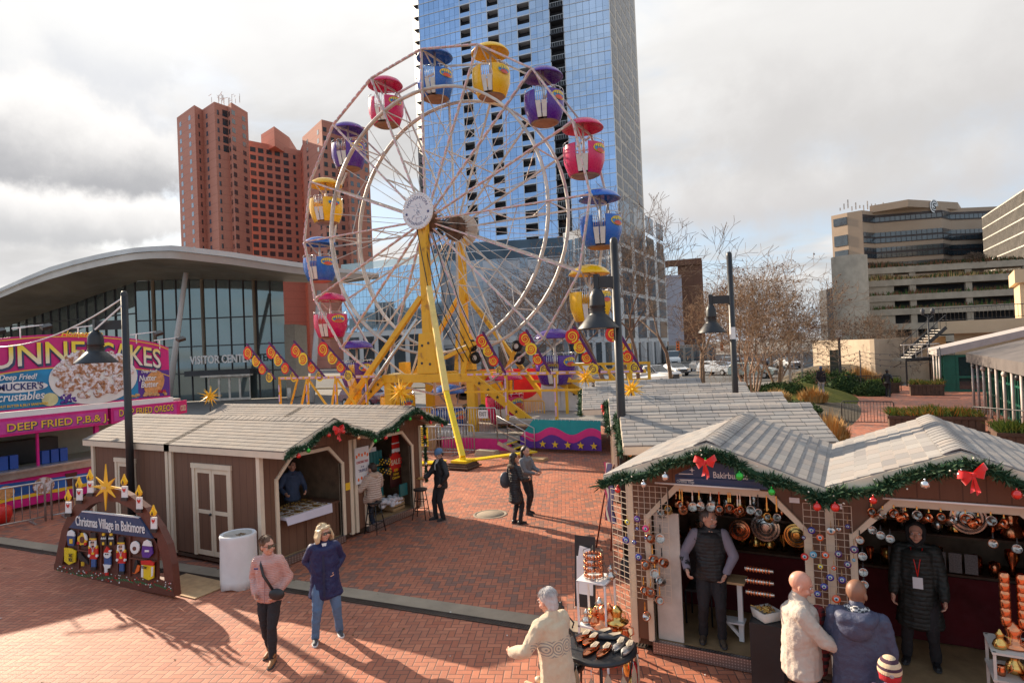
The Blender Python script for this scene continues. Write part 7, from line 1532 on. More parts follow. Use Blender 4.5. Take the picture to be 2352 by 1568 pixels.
# pedestal with bracelet rolls and tin of cutlery (between hut D and the bald man)
t=th('dark_pedestal','dark pedestal holding a grey basket of brass trinkets at the right of the pot hut','pedestal',(-1.05,7.8,0)); m=M(); m.box(-1.2,7.65,0,-.85,8.0,.8); m.build('column',mBLACK,t,True)
t=th('trinket_basket','grey plastic basket of brass trinkets on the dark pedestal','basket',(-1.03,7.82,.8)); m=M(); m.lathe([(.0,.0),(.13,0),(.17,.12),(.175,.12),(.15,.01)],(-1.03,7.82,.8),4); m.build('basket',mWHT2,t,True); m=M(); rr=random.Random(1)
for i in range(40): m.cyl((-1.03+rr.gauss(0,.05),7.82+rr.gauss(0,.05),.9),(-1.03+rr.gauss(0,.06),7.82+rr.gauss(0,.06),.94),.006,n=4)
m.build('trinkets',mBRS,t,True,kind='stuff')
for j,z in enumerate((1.06,1.2,1.34)):
    t=th('bracelet_roll',f'{["lowest","middle","top"][j]} roll of copper bracelets above the dark pedestal','bracelets',(-1.1,7.9,z),0,'bracelet rolls'); m=M(); m.cyl((-.16,0,0),(.16,0,0),.025,n=8); m.build('bar',mTIN,t); m=M()
    for i in range(8): m.lathe([(.035,-.006),(.04,0),(.035,.006)],(-.13+i*.035,0,0),12,'x')
    m.build('bracelets',mCOP,t)
# white corner shelf unit at the left front of the pot hut, full of copper
t=th('white_display_frame','white metal display frame of copper ware at the left corner of the pot hut','display stand',(-3.0,7.6,0))
fx0,fx1,fy0,fy1=-3.22,-2.85,7.35,7.7
for x in (fx0,fx1):
    for y in (fy0,fy1): m=M(); m.box(x-.012,y-.012,0,x+.012,y+.012,1.1); m.build('leg',mWHITE,t,True)
for z in (.12,.52,1.09): m=M(); m.box(fx0-.012,fy0-.012,z,fx1+.012,fy1+.012,z+.02); m.build('shelf_board',mWHITE,t,True)
rr=random.Random(12)
def vessel(x,y,z,s,mt_,lb,kd=0,grp='copper ware at the left corner of the pot hut'):
    m=M(); prof=([(0,0),(.05,0),(.07,.03),(.055,.07),(.03,.1),(.035,.13),(.045,.14),(.02,.17),(.012,.19),(0,.2)],[(0,0),(.10,.0),(.12,.02),(.05,.04),(.045,.09),(.06,.13),(.03,.17),(0,.19)],[(0,0),(.035,0),(.04,.05),(.03,.08),(.035,.1),(0,.1)])[kd]
    m.lathe([(r*s,q*s) for r,q in prof],(x,y,z),16); m.tube([(x+.05*s,y,z+.03*s),(x+.09*s,y,z+.06*s),(x+.085*s,y,z+.12*s),(x+.04*s,y,z+.13*s)],.006*s,5); tag(m.build('copper_pot',mt_),lb,'copper ware',grp)
k=0
for z in (.14,.54):
    for i in range(3):
        for j in range(2): vessel(fx0+.07+i*.12,fy0+.08+j*.18,z,rr.uniform(.9,1.5),rr.choice((mCOP,mTIN,mBRS,mCOP)),f'{ORD[k]} copper vessel on the {"lower" if z<.3 else "middle"} shelf of the white display frame',rr.randrange(3)); k+=1
t=th('wire_carousel','tiered black wire carousel of tiny copper keepsakes on the white frame','carousel',(-3.05,7.5,1.11)); m=M()
for z in (.02,.1,.18,.26,.34): m.lathe([(.13,z),(.134,z+.004),(.13,z+.008)],(0,0,0),20)
for a in range(6): m.cyl((.13*math.cos(a*PI/3),.13*math.sin(a*PI/3),0),(.13*math.cos(a*PI/3),.13*math.sin(a*PI/3),.36),.003,n=4)
m.cyl((0,0,0),(0,0,.42),.005,n=5); m.build('frame',mBLACK,t); m=M()
for z in (.02,.1,.18,.26):
    for a in range(16): m.ball((.11*math.cos(a*.39),.11*math.sin(a*.39),z+.03),(.02,.02,.025),6,5)
m.build('keepsakes',mCOP,t,kind='stuff')
vessel(-2.84,7.55,1.11,.9,mTIN,'silver teapot on the top of the white display frame',0)
t=th('picture_board','leaning dark framed board with photos left of the white display frame','board',(-3.35,7.95,0)); m=M(); m.rbox((-3.36,7.95,1.0),(.30,.02,.95),-.1); m.build('frame',mBLACK,t,True); m=M(); m.rbox((-3.36,7.93,1.22),(.16,.01,.24),-.1,.15); m.rbox((-3.27,7.93,1.15),(.1,.01,.22),-.1,.2); m.rbox((-3.36,7.935,.95),(.24,.008,.5),-.1); m.build('photos',mPAP,t,True)
m=M(); m.bar((-3.36,7.98,.6),(-3.36,8.2,0),.03); m.build('easel_leg',mWOOD,t,True)
for i in range(7): vessel(-2.78+(i%3)*.1-.05,7.42+(i//3)*.15,(.62,.62,.45,.3,.3,.15,.15)[i],1.2,(mCOP,mBRS,mCOP)[i%3],f'{ORD[i]} copper vessel in the heap beside the white display frame',i%3)
# round wrought stand with copper clogs and hanging slippers
SX,SY=-2.55,6.35
t=th('wrought_stand','round black wrought iron stand for copper clogs','display stand',(SX,SY,0)); m=M(); m.lathe([(0,.66),(.36,.66),(.4,.68),(.4,.70),(.36,.71),(0,.71)],(SX,SY,0),28); m.build('round_top',mBLACK,t,True); t.scale=(1,1,1.18)
for a in range(4): c,s=math.cos(a*PI/2+.4),math.sin(a*PI/2+.4); m=M(); m.tube([(SX+c*.36,SY+s*.36,.66),(SX+c*.3,SY+s*.3,.4),(SX+c*.38,SY+s*.38,.15),(SX+c*.44,SY+s*.44,0)],.012,6); m.build('leg',mBLACK,t,True)
m=M(); bx,by=SX-.42,SY-.1
for sgn in(-1,1): m.tube([(bx+sgn*.22,by,.3),(bx+sgn*.24,by,.6),(bx+sgn*.16,by,.82),(bx+sgn*.03,by,.9),(bx,by,1.0)],.012,6)
m.ball((bx,by,1.04),(.05,.03,.05),8,6); 
for a in range(6): m.ball((bx+.045*math.cos(a),by,1.04+.045*math.sin(a)),.02,5,4)
m.tube([(bx+.05,by,.9),(bx+.12,by,.96),(bx+.17,by,.92),(bx+.15,by,.87)],.01,5)
m.lathe([(.22,.48),(.26,.5),(.24,.56),(.2,.5)],(bx,by,0),20); m.lathe([(0,.49),(.22,.48)],(bx,by,0),20); m.build('scrolled_basket',mBLACK,t,True)
mSOLE=mat('insole',(.45,.36,.26),.8)
def clog(label,x,y,z,rz,mt_,s=1.,tiltx=0,par=None,grp='copper clogs on the wrought stand'):
    t=th('copper_clog',label,'clog',(x,y,z*1.18),rz,grp); m=M(); m.smooth=True; n=12; sec=[(-.11,.022,.05),(-.08,.035,.055),(-.03,.038,.03),(.02,.042,.045),(.07,.04,.05),(.11,.024,.04),(.135,.006,.05)]; vs=[]
    for (yy,w,h) in sec:
        for k in range(n): a=2*PI*k/n; vs.append((w*math.cos(a)*s,yy*s,(max(0,h*.5+h*.5*math.sin(a)))*s))
    m.add(vs,[(i*n+k,i*n+(k+1)%n,(i+1)*n+(k+1)%n,(i+1)*n+k) for i in range(len(sec)-1) for k in range(n)],True); m.build('shell',mt_,t)
    m=M(); m.ext([(-.02*s,-.1*s,.057*s),(.02*s,-.1*s,.057*s),(.03*s,-.03*s,.045*s),(0,.02*s,.05*s),(-.03*s,-.03*s,.045*s)],(0,0,.003)); m.build('insole',mSOLE,t); return t
cl=[(-.22,.08,2.9,mCOP),(-.12,.04,2.9,mCOP),(-.03,-.16,2.9,mCOP),(.1,-.13,3.0,mCOP),(.2,.05,3.1,mSTEEL),(.31,.02,3.1,mSTEEL),(-.08,.24,2.2,mDARK),(.05,.2,2.0,mDARK)]
for i,(dx,dy,rz,mm) in enumerate(cl): clog(f'{ORD[i]} {"copper" if i<4 else "dark"} clog on top of the round wrought stand',SX+dx,SY+dy,.71,rz,mm,1.15)
mSLP=mat('slipper_red',(.55,.01,.015),.6)
for i in range(12):
    a=-2.7+i*.42; x,y=SX+.4*math.cos(a),SY+.4*math.sin(a); rz=a+PI/2
    t=th('hanging_slipper',f'{ORD[i]} pointed slipper hanging round the rim of the wrought stand','slipper',(x,y,.78),rz,'slippers hanging on the wrought stand'); c=-.2-.05*(i%2)
    m=M(); prof=[(0,-.14),(-.045,-.08),(-.05,.02),(-.035,.1),(0,.17),(.035,.1),(.05,.02),(.045,-.08)]; m.ext([(px,-.012,c+pz) for px,pz in prof],(0,.012,0)); m.build('sole',mSOLE,t)
    m=M(); m.smooth=True; m.ball((0,.02,c-.05),(.05,.035,.1),10,8); m.build('upper',mSLP if i%3 else mBRS,t); m=M(); m.cyl((0,0,0),(0,-.005,c+.17),.003,n=4); m.build('string',mWHITE,t)
for i in range(12): a=i*.52; m=M(); m.ball((bx+.12*math.cos(a),by+.12*math.sin(a),.645),(.04,.03,.03),8,6); tag(m.build('metal_pestle',mCOP if i%2 else mSTEEL),f'{ORD[i]} metal pestle round the scrolled basket','metal ware','metal ware in the scrolled basket')
m=M(); rr=random.Random(44)
for i in range(60): m.ball((SX-.42+rr.gauss(0,.1),SY-.35+rr.gauss(0,.1),.36+rr.gauss(0,.07)),(.05,.05,.035),6,5)
tag(m.build('wrapped_bundle',mat('plastic_wrap',(.72,.55,.38),.2,var=.35,vs=12)),'crumpled plastic-wrapped bundle below the scrolled basket','bundle')
# white metal shelf at the right edge
t=th('metal_shelf_unit','white metal shelf unit of copper ware at the lower right edge','shelf unit',(1.25,7.3,0))
for x in (1.02,1.5):
    for y in (7.15,7.55): m=M(); m.box(x-.012,y-.012,0,x+.012,y+.012,1.12); m.build('leg',mWHT2,t,True)
for z in (.25,.55,.85,1.1): m=M(); m.box(1.0,7.13,z,1.52,7.57,z+.02); m.build('shelf_board',mWHT2,t,True)
k=0
for z in (.27,.57,.87,1.12):
    for i in range(4): vessel(1.08+i*.12,7.25+.1*(i%2),z,.9+.3*(i%2),(mCOP,mTIN,mCOP,mBRS)[(i+k)%4],f'{ORD[i]} vessel from the left on the {["bottom","second","third","top"][k]} shelf of the right-edge unit',(i+k)%3,'copper ware on the right-edge shelf unit')
    k+=1
for i in range(2):
    for j in range(6): m=M(); m.lathe([(.03,0),(.045,.02),(.045,.08),(.03,.1)],(1.15+i*.13,7.35,1.3+j*.08),12); tag(m.build('copper_mug',mCOP),f'{ORD[j]} copper mug up the {["left","right"][i]} stack at the right edge','mug','stacked mugs at the right edge')
# jewellery cards in hut E
for i in range(6): m=M(); x=.28+i*.16; m.box(x,9.3,1.12,x+.13,9.32,1.36); tag(m.build('jewellery_card',mat('card_grey',(.16,.15,.15),.5,var=.4,vs=60)),f'{ORD[i]} grey jewellery card from the left behind the woman with the lanyard','card','jewellery cards')
# --- scarf hut stand
t=th('scarf_rail','leaning timber rail with scarves at the corner of the scarf hut','scarf rail',(-4.9,10.9,0)); B_=loc2w(hut1,(-1.15,-1.0,0)); m=M(); m.cyl(B_,B_+V((.1,.1,1.7)),.018,n=6); m.cyl(B_+V((-.35,.1,0)),B_+V((.0,.1,1.7)),.018,n=6); m.build('posts',mat('red_wood',(.20,.04,.02),.6),t,True)
for i,cc in enumerate(((.35,.02,.08),(.45,.40,.34),(.10,.02,.08),(.05,.04,.12))):
    m=M(); x0=B_+V((-.1+.05*i,.05-.06*i,1.75)); A_=[x0+V((.03*math.sin(k*1.3+i),.03*k/9,-k*.13)) for k in range(10)]; m.smooth=True; m.strip(A_,[q+V((.09,-.05,0)) for q in A_],True); m.strip([q+V((.02,.03,0)) for q in A_],[q+V((.11,-.02,0)) for q in A_],True); tag(m.build('scarf',mat(f'scarf_{["maroon","cream","plum","navy"][i]}',cc,.9,var=.2)),f'{["maroon","cream","plum","navy"][i]} scarf hanging on the rail at the scarf hut','scarf',None)
# ================================================================ PEOPLE
def capset(m,chain,n=12):
    "overlapping tapered capsules: chain=[(point,radius[,squash])]"
    for (a,ra),(b,rb) in zip(chain,chain[1:]):
        a,b=V(a),V(b); L_=(b-a).length; k=max(2,int(L_/max(.012,min(ra,rb)*.5)))
        pts=[a.lerp(b,i/k) for i in range(k+1)]; m.tube(pts,[ra+(rb-ra)*i/k for i in range(k+1)],n); 
    for (a,ra) in chain: m.ball(a,ra,n,8)
def ellip(m,c,r,rot=None,n=16,k=12):
    r=tuple(a*(1.1 if rot is not None else 1) for a in r); q=M(); q.ball((0,0,0),r,n,k); R3=rot or Matrix.Identity(3); q.v=[R3@p+V(c) for p in q.v]; m.add(q.v,q.f,True)
_tex=bpy.data.textures.new('folds','CLOUDS'); _tex.noise_scale=.16; _tex2=bpy.data.textures.new('fine_folds','CLOUDS'); _tex2.noise_scale=.05
def solid(name,m,mt,par,vox=.012,smooth=4,disp=0,fine=0,label=None,clip=None):
    "fuse overlapping pieces into one continuous skin"
    me=bpy.data.meshes.new(name); me.from_pydata([tuple(p) for p in m.v],[],m.f); o=bpy.data.objects.new(name,me); COL.objects.link(o)
    r=o.modifiers.new('r','REMESH'); r.mode='VOXEL'; r.voxel_size=vox; r.use_smooth_shade=True
    if smooth: s=o.modifiers.new('s','SMOOTH'); s.factor=.5; s.iterations=smooth
    if disp: d=o.modifiers.new('d','DISPLACE'); d.texture=_tex; d.strength=disp; d.mid_level=.5; d.texture_coords='LOCAL'
    if fine: d=o.modifiers.new('e','DISPLACE'); d.texture=_tex2; d.strength=fine; d.mid_level=.5; d.texture_coords='LOCAL'
    dg=bpy.context.evaluated_depsgraph_get(); me2=bpy.data.meshes.new_from_object(o.evaluated_get(dg)); bpy.data.objects.remove(o); bpy.data.meshes.remove(me); me2.name=name
    me2.materials.clear(); me2.materials.append(mt); me2.polygons.foreach_set('use_smooth',[True]*len(me2.polygons)); o=bpy.data.objects.new(name,me2); COL.objects.link(o); o.parent=par
    if label: o['label']=label
    return o
def ik(a,b,l1,l2,pole):
    a,b=V(a),V(b); d=b-a; L_=min(d.length,(l1+l2)*.999); u=d.normalized(); x=(l1*l1-l2*l2+L_*L_)/(2*L_); h=math.sqrt(max(0,l1*l1-x*x)); p=V(pole); p=(p-u*p.dot(u)); p=p.normalized() if p.length>1e-5 else u.orthogonal().normalized()
    return a+u*x+p*h, a+u*L_
SKIN=mat('skin_light',(.60,.33,.235),.5,var=.06,sp=.4); SKINB=mat('skin_brown',(.26,.125,.075),.45,var=.06); SKINP=mat('skin_pink',(.66,.32,.22),.4,var=.07)
def quilt(name,c,step=.06,ro=.55,str_=.6,sheen=0):
    def f(x,b):
        s=x.sep(x.obj()); w=x.m('SINE',x.m('MULTIPLY',x.m('ADD',s[2],x.m('MULTIPLY',x.noise(x.obj(),6,2),.02)),2*PI/step)); n=x.noise(x.obj(),14,5,.65)
        k=x.mix(n,tuple(q*.82 for q in c),tuple(min(1,q*1.15) for q in c)); x.sk(k,b.inputs['Base Color']); x.sk(x.bump(x.m('ADD',x.m('ABSOLUTE',w),x.m('MULTIPLY',n,.6)),str_,.015),b.inputs['Normal']); b.inputs['Roughness'].default_value=ro
    return mat(name,0,fn=f)
def fabric(name,c,bs=60,str_=.3,ro=.85,var=.12): 
    def f(x,b):
        n=x.noise(x.obj(),5,6,.6); k=x.mix(n,tuple(q*(1-var) for q in c),tuple(min(1,q*(1+var)) for q in c)); x.sk(k,b.inputs['Base Color']); x.sk(x.bump(x.m('ADD',x.noise(x.obj(),bs,3,.7),x.m('MULTIPLY',x.noise(x.obj(),9,4,.6),2.2)),str_,.012),b.inputs['Normal']); b.inputs['Roughness'].default_value=ro
    return mat(name,0,fn=f)
def person(label,loc,face,h=1.7,feet=((-.1,0),(.1,.0)),hands=None,lean=(0,0),hy=0,hp=0,girth=1.,sw=.168,top=None,hem=.78,flare=1.05,puff=.0,pants=None,shoes=None,shoe_h=.09,hair=None,hs='short',skin=SKIN,near=False,seat=None,legs=True,ped=0,collar=True,sleeve=None,shrug=0,group=None,arm_pole=None,cuffr=0):
    "face = world heading (dx,dy); local +Y is forward, +X the person's right"
    dx,dy=face; rz=math.atan2(-dx,dy); t=th('person',label,'person',(loc[0],loc[1],loc[2] if len(loc)>2 else 0),rz); s=h/1.75
    vb=(.0085 if near else .013); vc=(.011 if near else .016)
    pel=V((0,0,.94*s if seat is None else seat+.1)); ch=pel+V((lean[0]*.4,lean[1]*.4,.36*s)); nk=pel+V((lean[0]*.62,lean[1]*.62,.53*s)); 
    sh=[nk+V((sx*sw*s*(.6+.4*girth),-.0,-.075*s+shrug)) for sx in (-1,1)]; hp_=[pel+V((sx*.085*s,0,-.02)) for sx in(-1,1)]
    fts=[V((f[0],f[1],(f[2] if len(f)>2 else 0)+.085*s)) for f in feet]; kn=[];an=[]
    for i in (0,1): k,a=ik(hp_[i],fts[i],.43*s,.43*s,(0.05*(2*i-1),1,0)); kn.append(k); an.append(a)
    hd=hands or [(-.24,.05,.85),(.24,.05,.85)]; el=[];wr=[]; pol=arm_pole or [(-.5,-1,-.2),(.5,-1,-.2)]
    for i in (0,1): e,w=ik(sh[i],V(hd[i])*1.0,.29*s,.26*s,pol[i]); el.append(e); wr.append(w)
    HS=1.1; HC=nk+V((lean[0]*.2,.02+lean[1]*.2,.142*s)); RH=(Matrix.Rotation(R_(hy),3,'Z')@Matrix.Rotation(R_(hp),3,'X')); H=lambda x,y,z: HC+RH@(V((x,y,z))*s*HS)
    # ---- body: one continuous surface with face and hands
    m=M(); capset(m,[(pel,.115*s),(ch,.12*s),(nk-V((0,0,.06*s)),.085*s),(nk,.055*s),(HC-V((0,.01,.05)),.05*s)])
    ellip(m,H(0,-.008,.03),(.076*s,.095*s,.09*s),RH); ellip(m,H(0,.012,-.035),(.060*s,.075*s,.082*s),RH); ellip(m,H(0,.045,-.085),(.032*s,.03*s,.026*s),RH)
    ellip(m,H(0,.098,-.022),(.013*s,.022*s,.024*s),RH,8,6); ellip(m,H(0,.087,.028),(.052*s,.012*s,.01*s),RH,8,6); ellip(m,H(0,.085,-.06),(.024*s,.012*s,.009*s),RH,8,6)
    for sx in(-1,1): ellip(m,H(sx*.077,-.005,-.01),(.012*s,.02*s,.032*s),RH,8,6); ellip(m,H(sx*.04,.065,-.035),(.024*s,.02*s,.022*s),RH,8,6)
    for i in (0,1):
        capset(m,[(sh[i],.052*s),(el[i],.042*s),(wr[i],.028*s)],8)
        if legs: capset(m,[(hp_[i],.085*s),(kn[i],.056*s),(an[i],.042*s)],8)
        d=(wr[i]-el[i]).normalized(); sx=2*i-1; pn=V((-sx,.25,0)); pn=(pn-d*pn.dot(d)).normalized(); ax=d.cross(pn).normalized(); ax=ax if ax.y>0 or abs(ax.y)<.1 else -ax
        pc0=wr[i]+d*.05*s; capset(m,[(wr[i]+ax*.012,.024*s),(pc0+ax*.018*s,.022*s),(pc0+d*.03*s+ax*.02*s,.019*s)],7); capset(m,[(wr[i]-ax*.012,.024*s),(pc0-ax*.018*s,.022*s),(pc0+d*.03*s-ax*.02*s,.018*s)],7)
        for q in range(4):
            o=(1.5-q)*.0185*s; ln=[.07,.078,.074,.058][q]*s; a=pc0+d*.035*s+ax*o; b=a+(d*.85+pn*.4).normalized()*ln*.5; c=b+(d*.35+pn*.95).normalized()*ln*.5; capset(m,[(a,.0105*s),(b,.0095*s),(c,.0085*s)],6)
        a=pc0-d*.02*s+ax*.026*s; b=a+(ax*.8+d*.7+pn*.3).normalized()*.035*s; c=b+(d+pn*.4).normalized()*.028*s; capset(m,[(a,.013*s),(b,.0115*s),(c,.01*s)],6)
    solid('body',m,skin,t,vb,2)
    if near or True:
        for sx in(-1,1):
            m=M(); m.ball(H(sx*.031,.079,.004),(.014*s,.009*s,.008*s),8,6); m.build('eye',mWHITE,t); m=M(); m.ball(H(sx*.031,.087,.004),.006*s,6,5); m.build('iris',mBLACK,t); m=M(); m.rbox(H(sx*.033,.088,.026),(.034*s,.008*s,.007*s),R_(hp),0,R_(hy)); m.build('eyebrow',hair or mDARK,t)
        m=M(); m.rbox(H(0,.096,-.062),(.036*s,.006*s,.007*s),R_(hp),0,R_(hy)); m.build('lips',mat('lips',(.42,.10,.09),.5),t)
    # ---- trousers
    if legs and pants:
        m=M(); g=girth; capset(m,[(pel+V((0,0,.06*s)),.125*s*g),(pel-V((0,0,.02)),.128*s*g)])
        for i in(0,1): capset(m,[(hp_[i],.098*s*g),(hp_[i].lerp(kn[i],.5),.088*s*g),(kn[i],.07*s*g**.5),(kn[i].lerp(an[i],.6),.062*s),(an[i]+V((0,0,-.01)),.062*s if shoe_h<.15 else .048*s)],10)
        solid('trousers',m,pants,t,vc,2,.026,.014)
    if legs:
        for i in(0,1):
            m=M(); a=an[i]; fd=V((.12*(2*i-1),1,0)).normalized(); capset(m,[(a+V((0,0,-.035*s))-fd*.03,.045*s),(a+fd*.07*s+V((0,0,-.048*s)),.040*s),(a+fd*.15*s+V((0,0,-.058*s)),.031*s)],8)
            if shoe_h>.12: capset(m,[(a+V((0,0,-.03)),.05*s),(a.lerp(kn[i],.22),.056*s)],8)
            lo=fts[i].z-.085*s
            for q in range(len(m.v)):
                if m.v[q].z<lo+.003: m.v[q].z=lo+.003
            solid('shoe',m,shoes or mBLACK,t,.01,2)
            m=M(); pr=[(0,-.085),(.035,-.07),(.04,0),(.047,.09),(.04,.15),(.018,.185),(-.018,.185),(-.04,.15),(-.047,.09),(-.04,0),(-.035,-.07)]; nx=V((fd.y,-fd.x,0)); m.ext([V((a.x,a.y,lo))+nx*q0*s+fd*q1*s for q0,q1 in pr],(0,0,.02)); m.build('sole',mWHITE if shoes is mSNK else mDARK,t)
    # ---- coat or jacket
    if top:
        m=M(); g=girth; hz=hem*s; pf=puff
        def bel(c,rx,ry): ellip(m,c,(rx,ry,.09*s))
        n=17; A=nk-V((0,0,.10*s)); Bt=V((pel.x,pel.y,hz+.05)) if seat is None else pel+V((0,0,-.02))
        for i in range(n*2+1):
            f=i/(n*2); c=A.lerp(pel,min(1,f*1.0*(A.z-Bt.z)/(A.z-pel.z))) if A.z-(A.z-Bt.z)*f>=pel.z else V((pel.x,pel.y,A.z-(A.z-Bt.z)*f)); c=V((c.x,c.y,A.z-(A.z-Bt.z)*f)); w=(.155+.035*math.sin(min(1,f*2)*PI/2) if f<.3 else .185-.02*math.sin((f-.3)/.7*PI)); w*=(1+(flare-1)*max(0,f-.4)/.6)
            ellip(m,c,(w*s*g+pf,(.125+.015*f)*s*g*(1+(flare-1)*max(0,f-.4))+pf,.075*s),None,14,8)
        capset(m,[(sh[0]+V((.03,0,-.005)),.075*s+pf),(nk+V((0,-.01,-.05*s)),.085*s+pf),(sh[1]-V((.03,0,.005)),.075*s+pf)])
        for i in(0,1): capset(m,[(sh[i],.074*s+pf),(sh[i].lerp(el[i],.5),.068*s+pf),(el[i],.06*s+pf),(wr[i].lerp(el[i],.45),.054*s+pf+cuffr),(wr[i].lerp(el[i],.06),.046*s+pf*.6+cuffr)],10)
        if collar: capset(m,[(nk+V((0,-.02,-.03*s)),.082*s),(nk+V((0,-.012,.03*s)),.072*s)])
        if seat is not None:
            for i in(0,1): capset(m,[(hp_[i],.10*s*g+pf),(hp_[i].lerp(kn[i],.45),.09*s*g+pf)])
        solid('coat' if hem<.7 else 'jacket',m,top,t,vc,2,.032,.014)
        if sleeve:
            for i in(0,1): m=M(); capset(m,[(sh[i],.078*s+pf),(sh[i].lerp(el[i],.5),.073*s+pf),(el[i],.066*s+pf),(wr[i].lerp(el[i],.1),.05*s)],10); solid('sleeve',m,sleeve,t,vc,3,.015,.006)
    # ---- hair
    if hair:
        m=M()
        if hs in('short','bob','long','bun','side'):
            ellip(m,H(0,-.022,.042),(.085*s,.098*s,.092*s),RH); ellip(m,H(0,-.05,-.0),(.078*s,.066*s,.085*s),RH)
            if hs=='bob': 
                for sx in(-1,1):
                    for q in range(4): capset(m,[(H(sx*.075,-.05+.03*q,.03),.03*s),(H(sx*(.098+.004*q),-.055+.034*q,-.05),.03*s),(H(sx*(.092+.008*q),-.05+.033*q,-.135+.012*q),.018*s)],8)
                capset(m,[(H(-.05,.06,.085),.025*s),(H(.0,.085,.072),.022*s),(H(.05,.07,.07),.022*s)],8); ellip(m,H(0,-.085,-.06),(.085*s,.04*s,.09*s),RH)
            if hs=='long': 
                for q in range(7): a=(q-3)/3*1.25; capset(m,[(H(.075*math.sin(a),-.03-.06*math.cos(a),.03),.032*s),(H(.09*math.sin(a),-.04-.065*math.cos(a),-.1),.032*s),(H(.085*math.sin(a),-.05-.06*math.cos(a),-.21-.03*math.cos(q*2)),.018*s)],8)
            if hs=='bun': ellip(m,H(0,-.12,.02),(.04*s,.04*s,.04*s),RH)
            if hs=='side': ellip(m,H(0,-.06,-.05),(.07*s,.045*s,.05*s),RH)
        elif hs=='fringe':
            for sx in(-1,1): ellip(m,H(sx*.07,-.03,-.01),(.014*s,.05*s,.045*s),RH)
            ellip(m,H(0,-.08,-.02),(.06*s,.025*s,.05*s),RH)
        solid('hair',m,hair,t,.009,1,.018,.012)
        if near or hs in('bob','side'):
            rr=random.Random(int(h*100)); m=M(); fl=.02 if hs=='side' else .008
            for _ in range(170 if hs in('side','bob') else 90):
                a=rr.uniform(-2.4,2.4)+PI*1.5; e0=rr.uniform(.1,.7); e1=e0+rr.uniform(.5,1.1); pts=[]
                for k in range(5):
                    e=e0+(e1-e0)*k/4; r_=1.06+fl*k*rr.uniform(.3,1.6); pts.append(H(.083*r_*math.sin(e)*math.cos(a),-.022+.096*r_*math.sin(e)*math.sin(a),.042+.092*r_*math.cos(e)-(.02*k if hs=='bob' else 0)))
                m.tube(pts,[.0035,.004,.0035,.003,.001],3,caps=False)
            m.build('hair_strands',hair,t)
    return dict(t=t,H=H,RH=RH,s=s,nk=nk,ch=ch,pel=pel,sh=sh,el=el,wr=wr,hz=hem*s,an=an,kn=kn)
def hairm(n,c): return mat(n,0,ro=.5,fn=lambda x,b:(x.sk(x.mix(x.noise(x.vm('MULTIPLY',x.obj(),(60,60,8)),1,4,.6),tuple(q*.7 for q in c),tuple(min(1,q*1.25) for q in c)),b.inputs['Base Color']),x.sk(x.bump(x.noise(x.vm('MULTIPLY',x.obj(),(90,90,9)),1,3,.6),.6,.01),b.inputs['Normal'])))
hBR=hairm('hair_brown',(.12,.06,.03)); hBL=hairm('hair_blonde',(.62,.46,.27)); hDK=hairm('hair_dark',(.03,.018,.012)); hWH=hairm('hair_white',(.56,.52,.50)); hGR=hairm('hair_grey',(.10,.09,.085))
mSNK=mat('sneaker',(.06,.065,.075),.6); mJN=fabric('denim',(.11,.19,.32),70,.35,.9,.25); mBLP=fabric('black_trousers',(.022,.020,.023)); mGLS=mat('sunglass',(.008,.008,.01),.08,0,1,var=0,coat=1)
def glasses(P,clear=False):
    m=M(); H=P['H']; s=P['s']
    for sx in(-1,1):
        if clear: m.lathe([(.021*s,0),(.023*s,.002),(.021*s,.004)],H(sx*.033,.098,.004),14,'y')
        else: m.rbox(H(sx*.034,.098,.003),(.054*s,.008,.042*s),P['RH'].to_euler().x,P['RH'].to_euler().y,P['RH'].to_euler().z)
        m.cyl(H(sx*.062,.088,.008),H(sx*.082,0,.004),.0035,n=5)
    m.cyl(H(-.01,.102,.01),H(.01,.102,.01),.004,n=5); m.build('glasses' if clear else 'sunglasses',mGLS,P['t'])
def seg(P,name,pts,r,mt_,n=6): m=M(); m.tube(pts,r,n); return m.build(name,mt_,P['t'])
def gr(x,y,z=0): p=G(x,y,z); return (p.x,p.y,z)
# 1 woman in pink
p=gr(625,1512); P=person('woman in a pale pink puffer jacket with black trousers, sunglasses and crossbody bag',p,(.45,-.9),1.68,feet=((-.07,.14),(.07,-.12)),hands=[(-.15,.10,.93),(.15,.10,.93)],arm_pole=[(-.7,-1,0),(.7,-1,0)],hy=58,hp=2,sw=.155,top=quilt('pink_puffer',(.58,.33,.29),.045,.45,.5),hem=.82,puff=.008,pants=mBLP,shoes=mat('tan_boot',(.32,.15,.06),.6),shoe_h=.16,hair=hBR,hs='bun',near=True)
glasses(P); s=P['s']; m=M(); fy=.165; pts=[P['sh'][1]+V((-.06,-.02,.07)),P['sh'][1]+V((-.10,.13,-.02)),P['ch']+V((0.0,.175,-.05)),P['pel']+V((-.12,.17,.10))]; m=M(); m.tube([q for q in pts],[.018]*4,6); m.build('bag_strap',mBLACK,P['t']); m=M(); ellip(m,P['pel']+V((-.17,.17,.04)),(.11,.05,.08)); solid('bag',m,mBLACK,P['t'],.012,2,.01)
m=M(); m.bar(P['nk']+V((0,.115,-.08)),P['pel']+V((0,.172,-.08)),.008,.006); m.build('zip',mat('zip_pink',(.35,.18,.18),.4),P['t']); m=M(); m.rbox(P['ch']+V((.10,.167,.04)),(.055,.006,.022),-.1); m.build('chest_patch',mNAVT,P['t'])
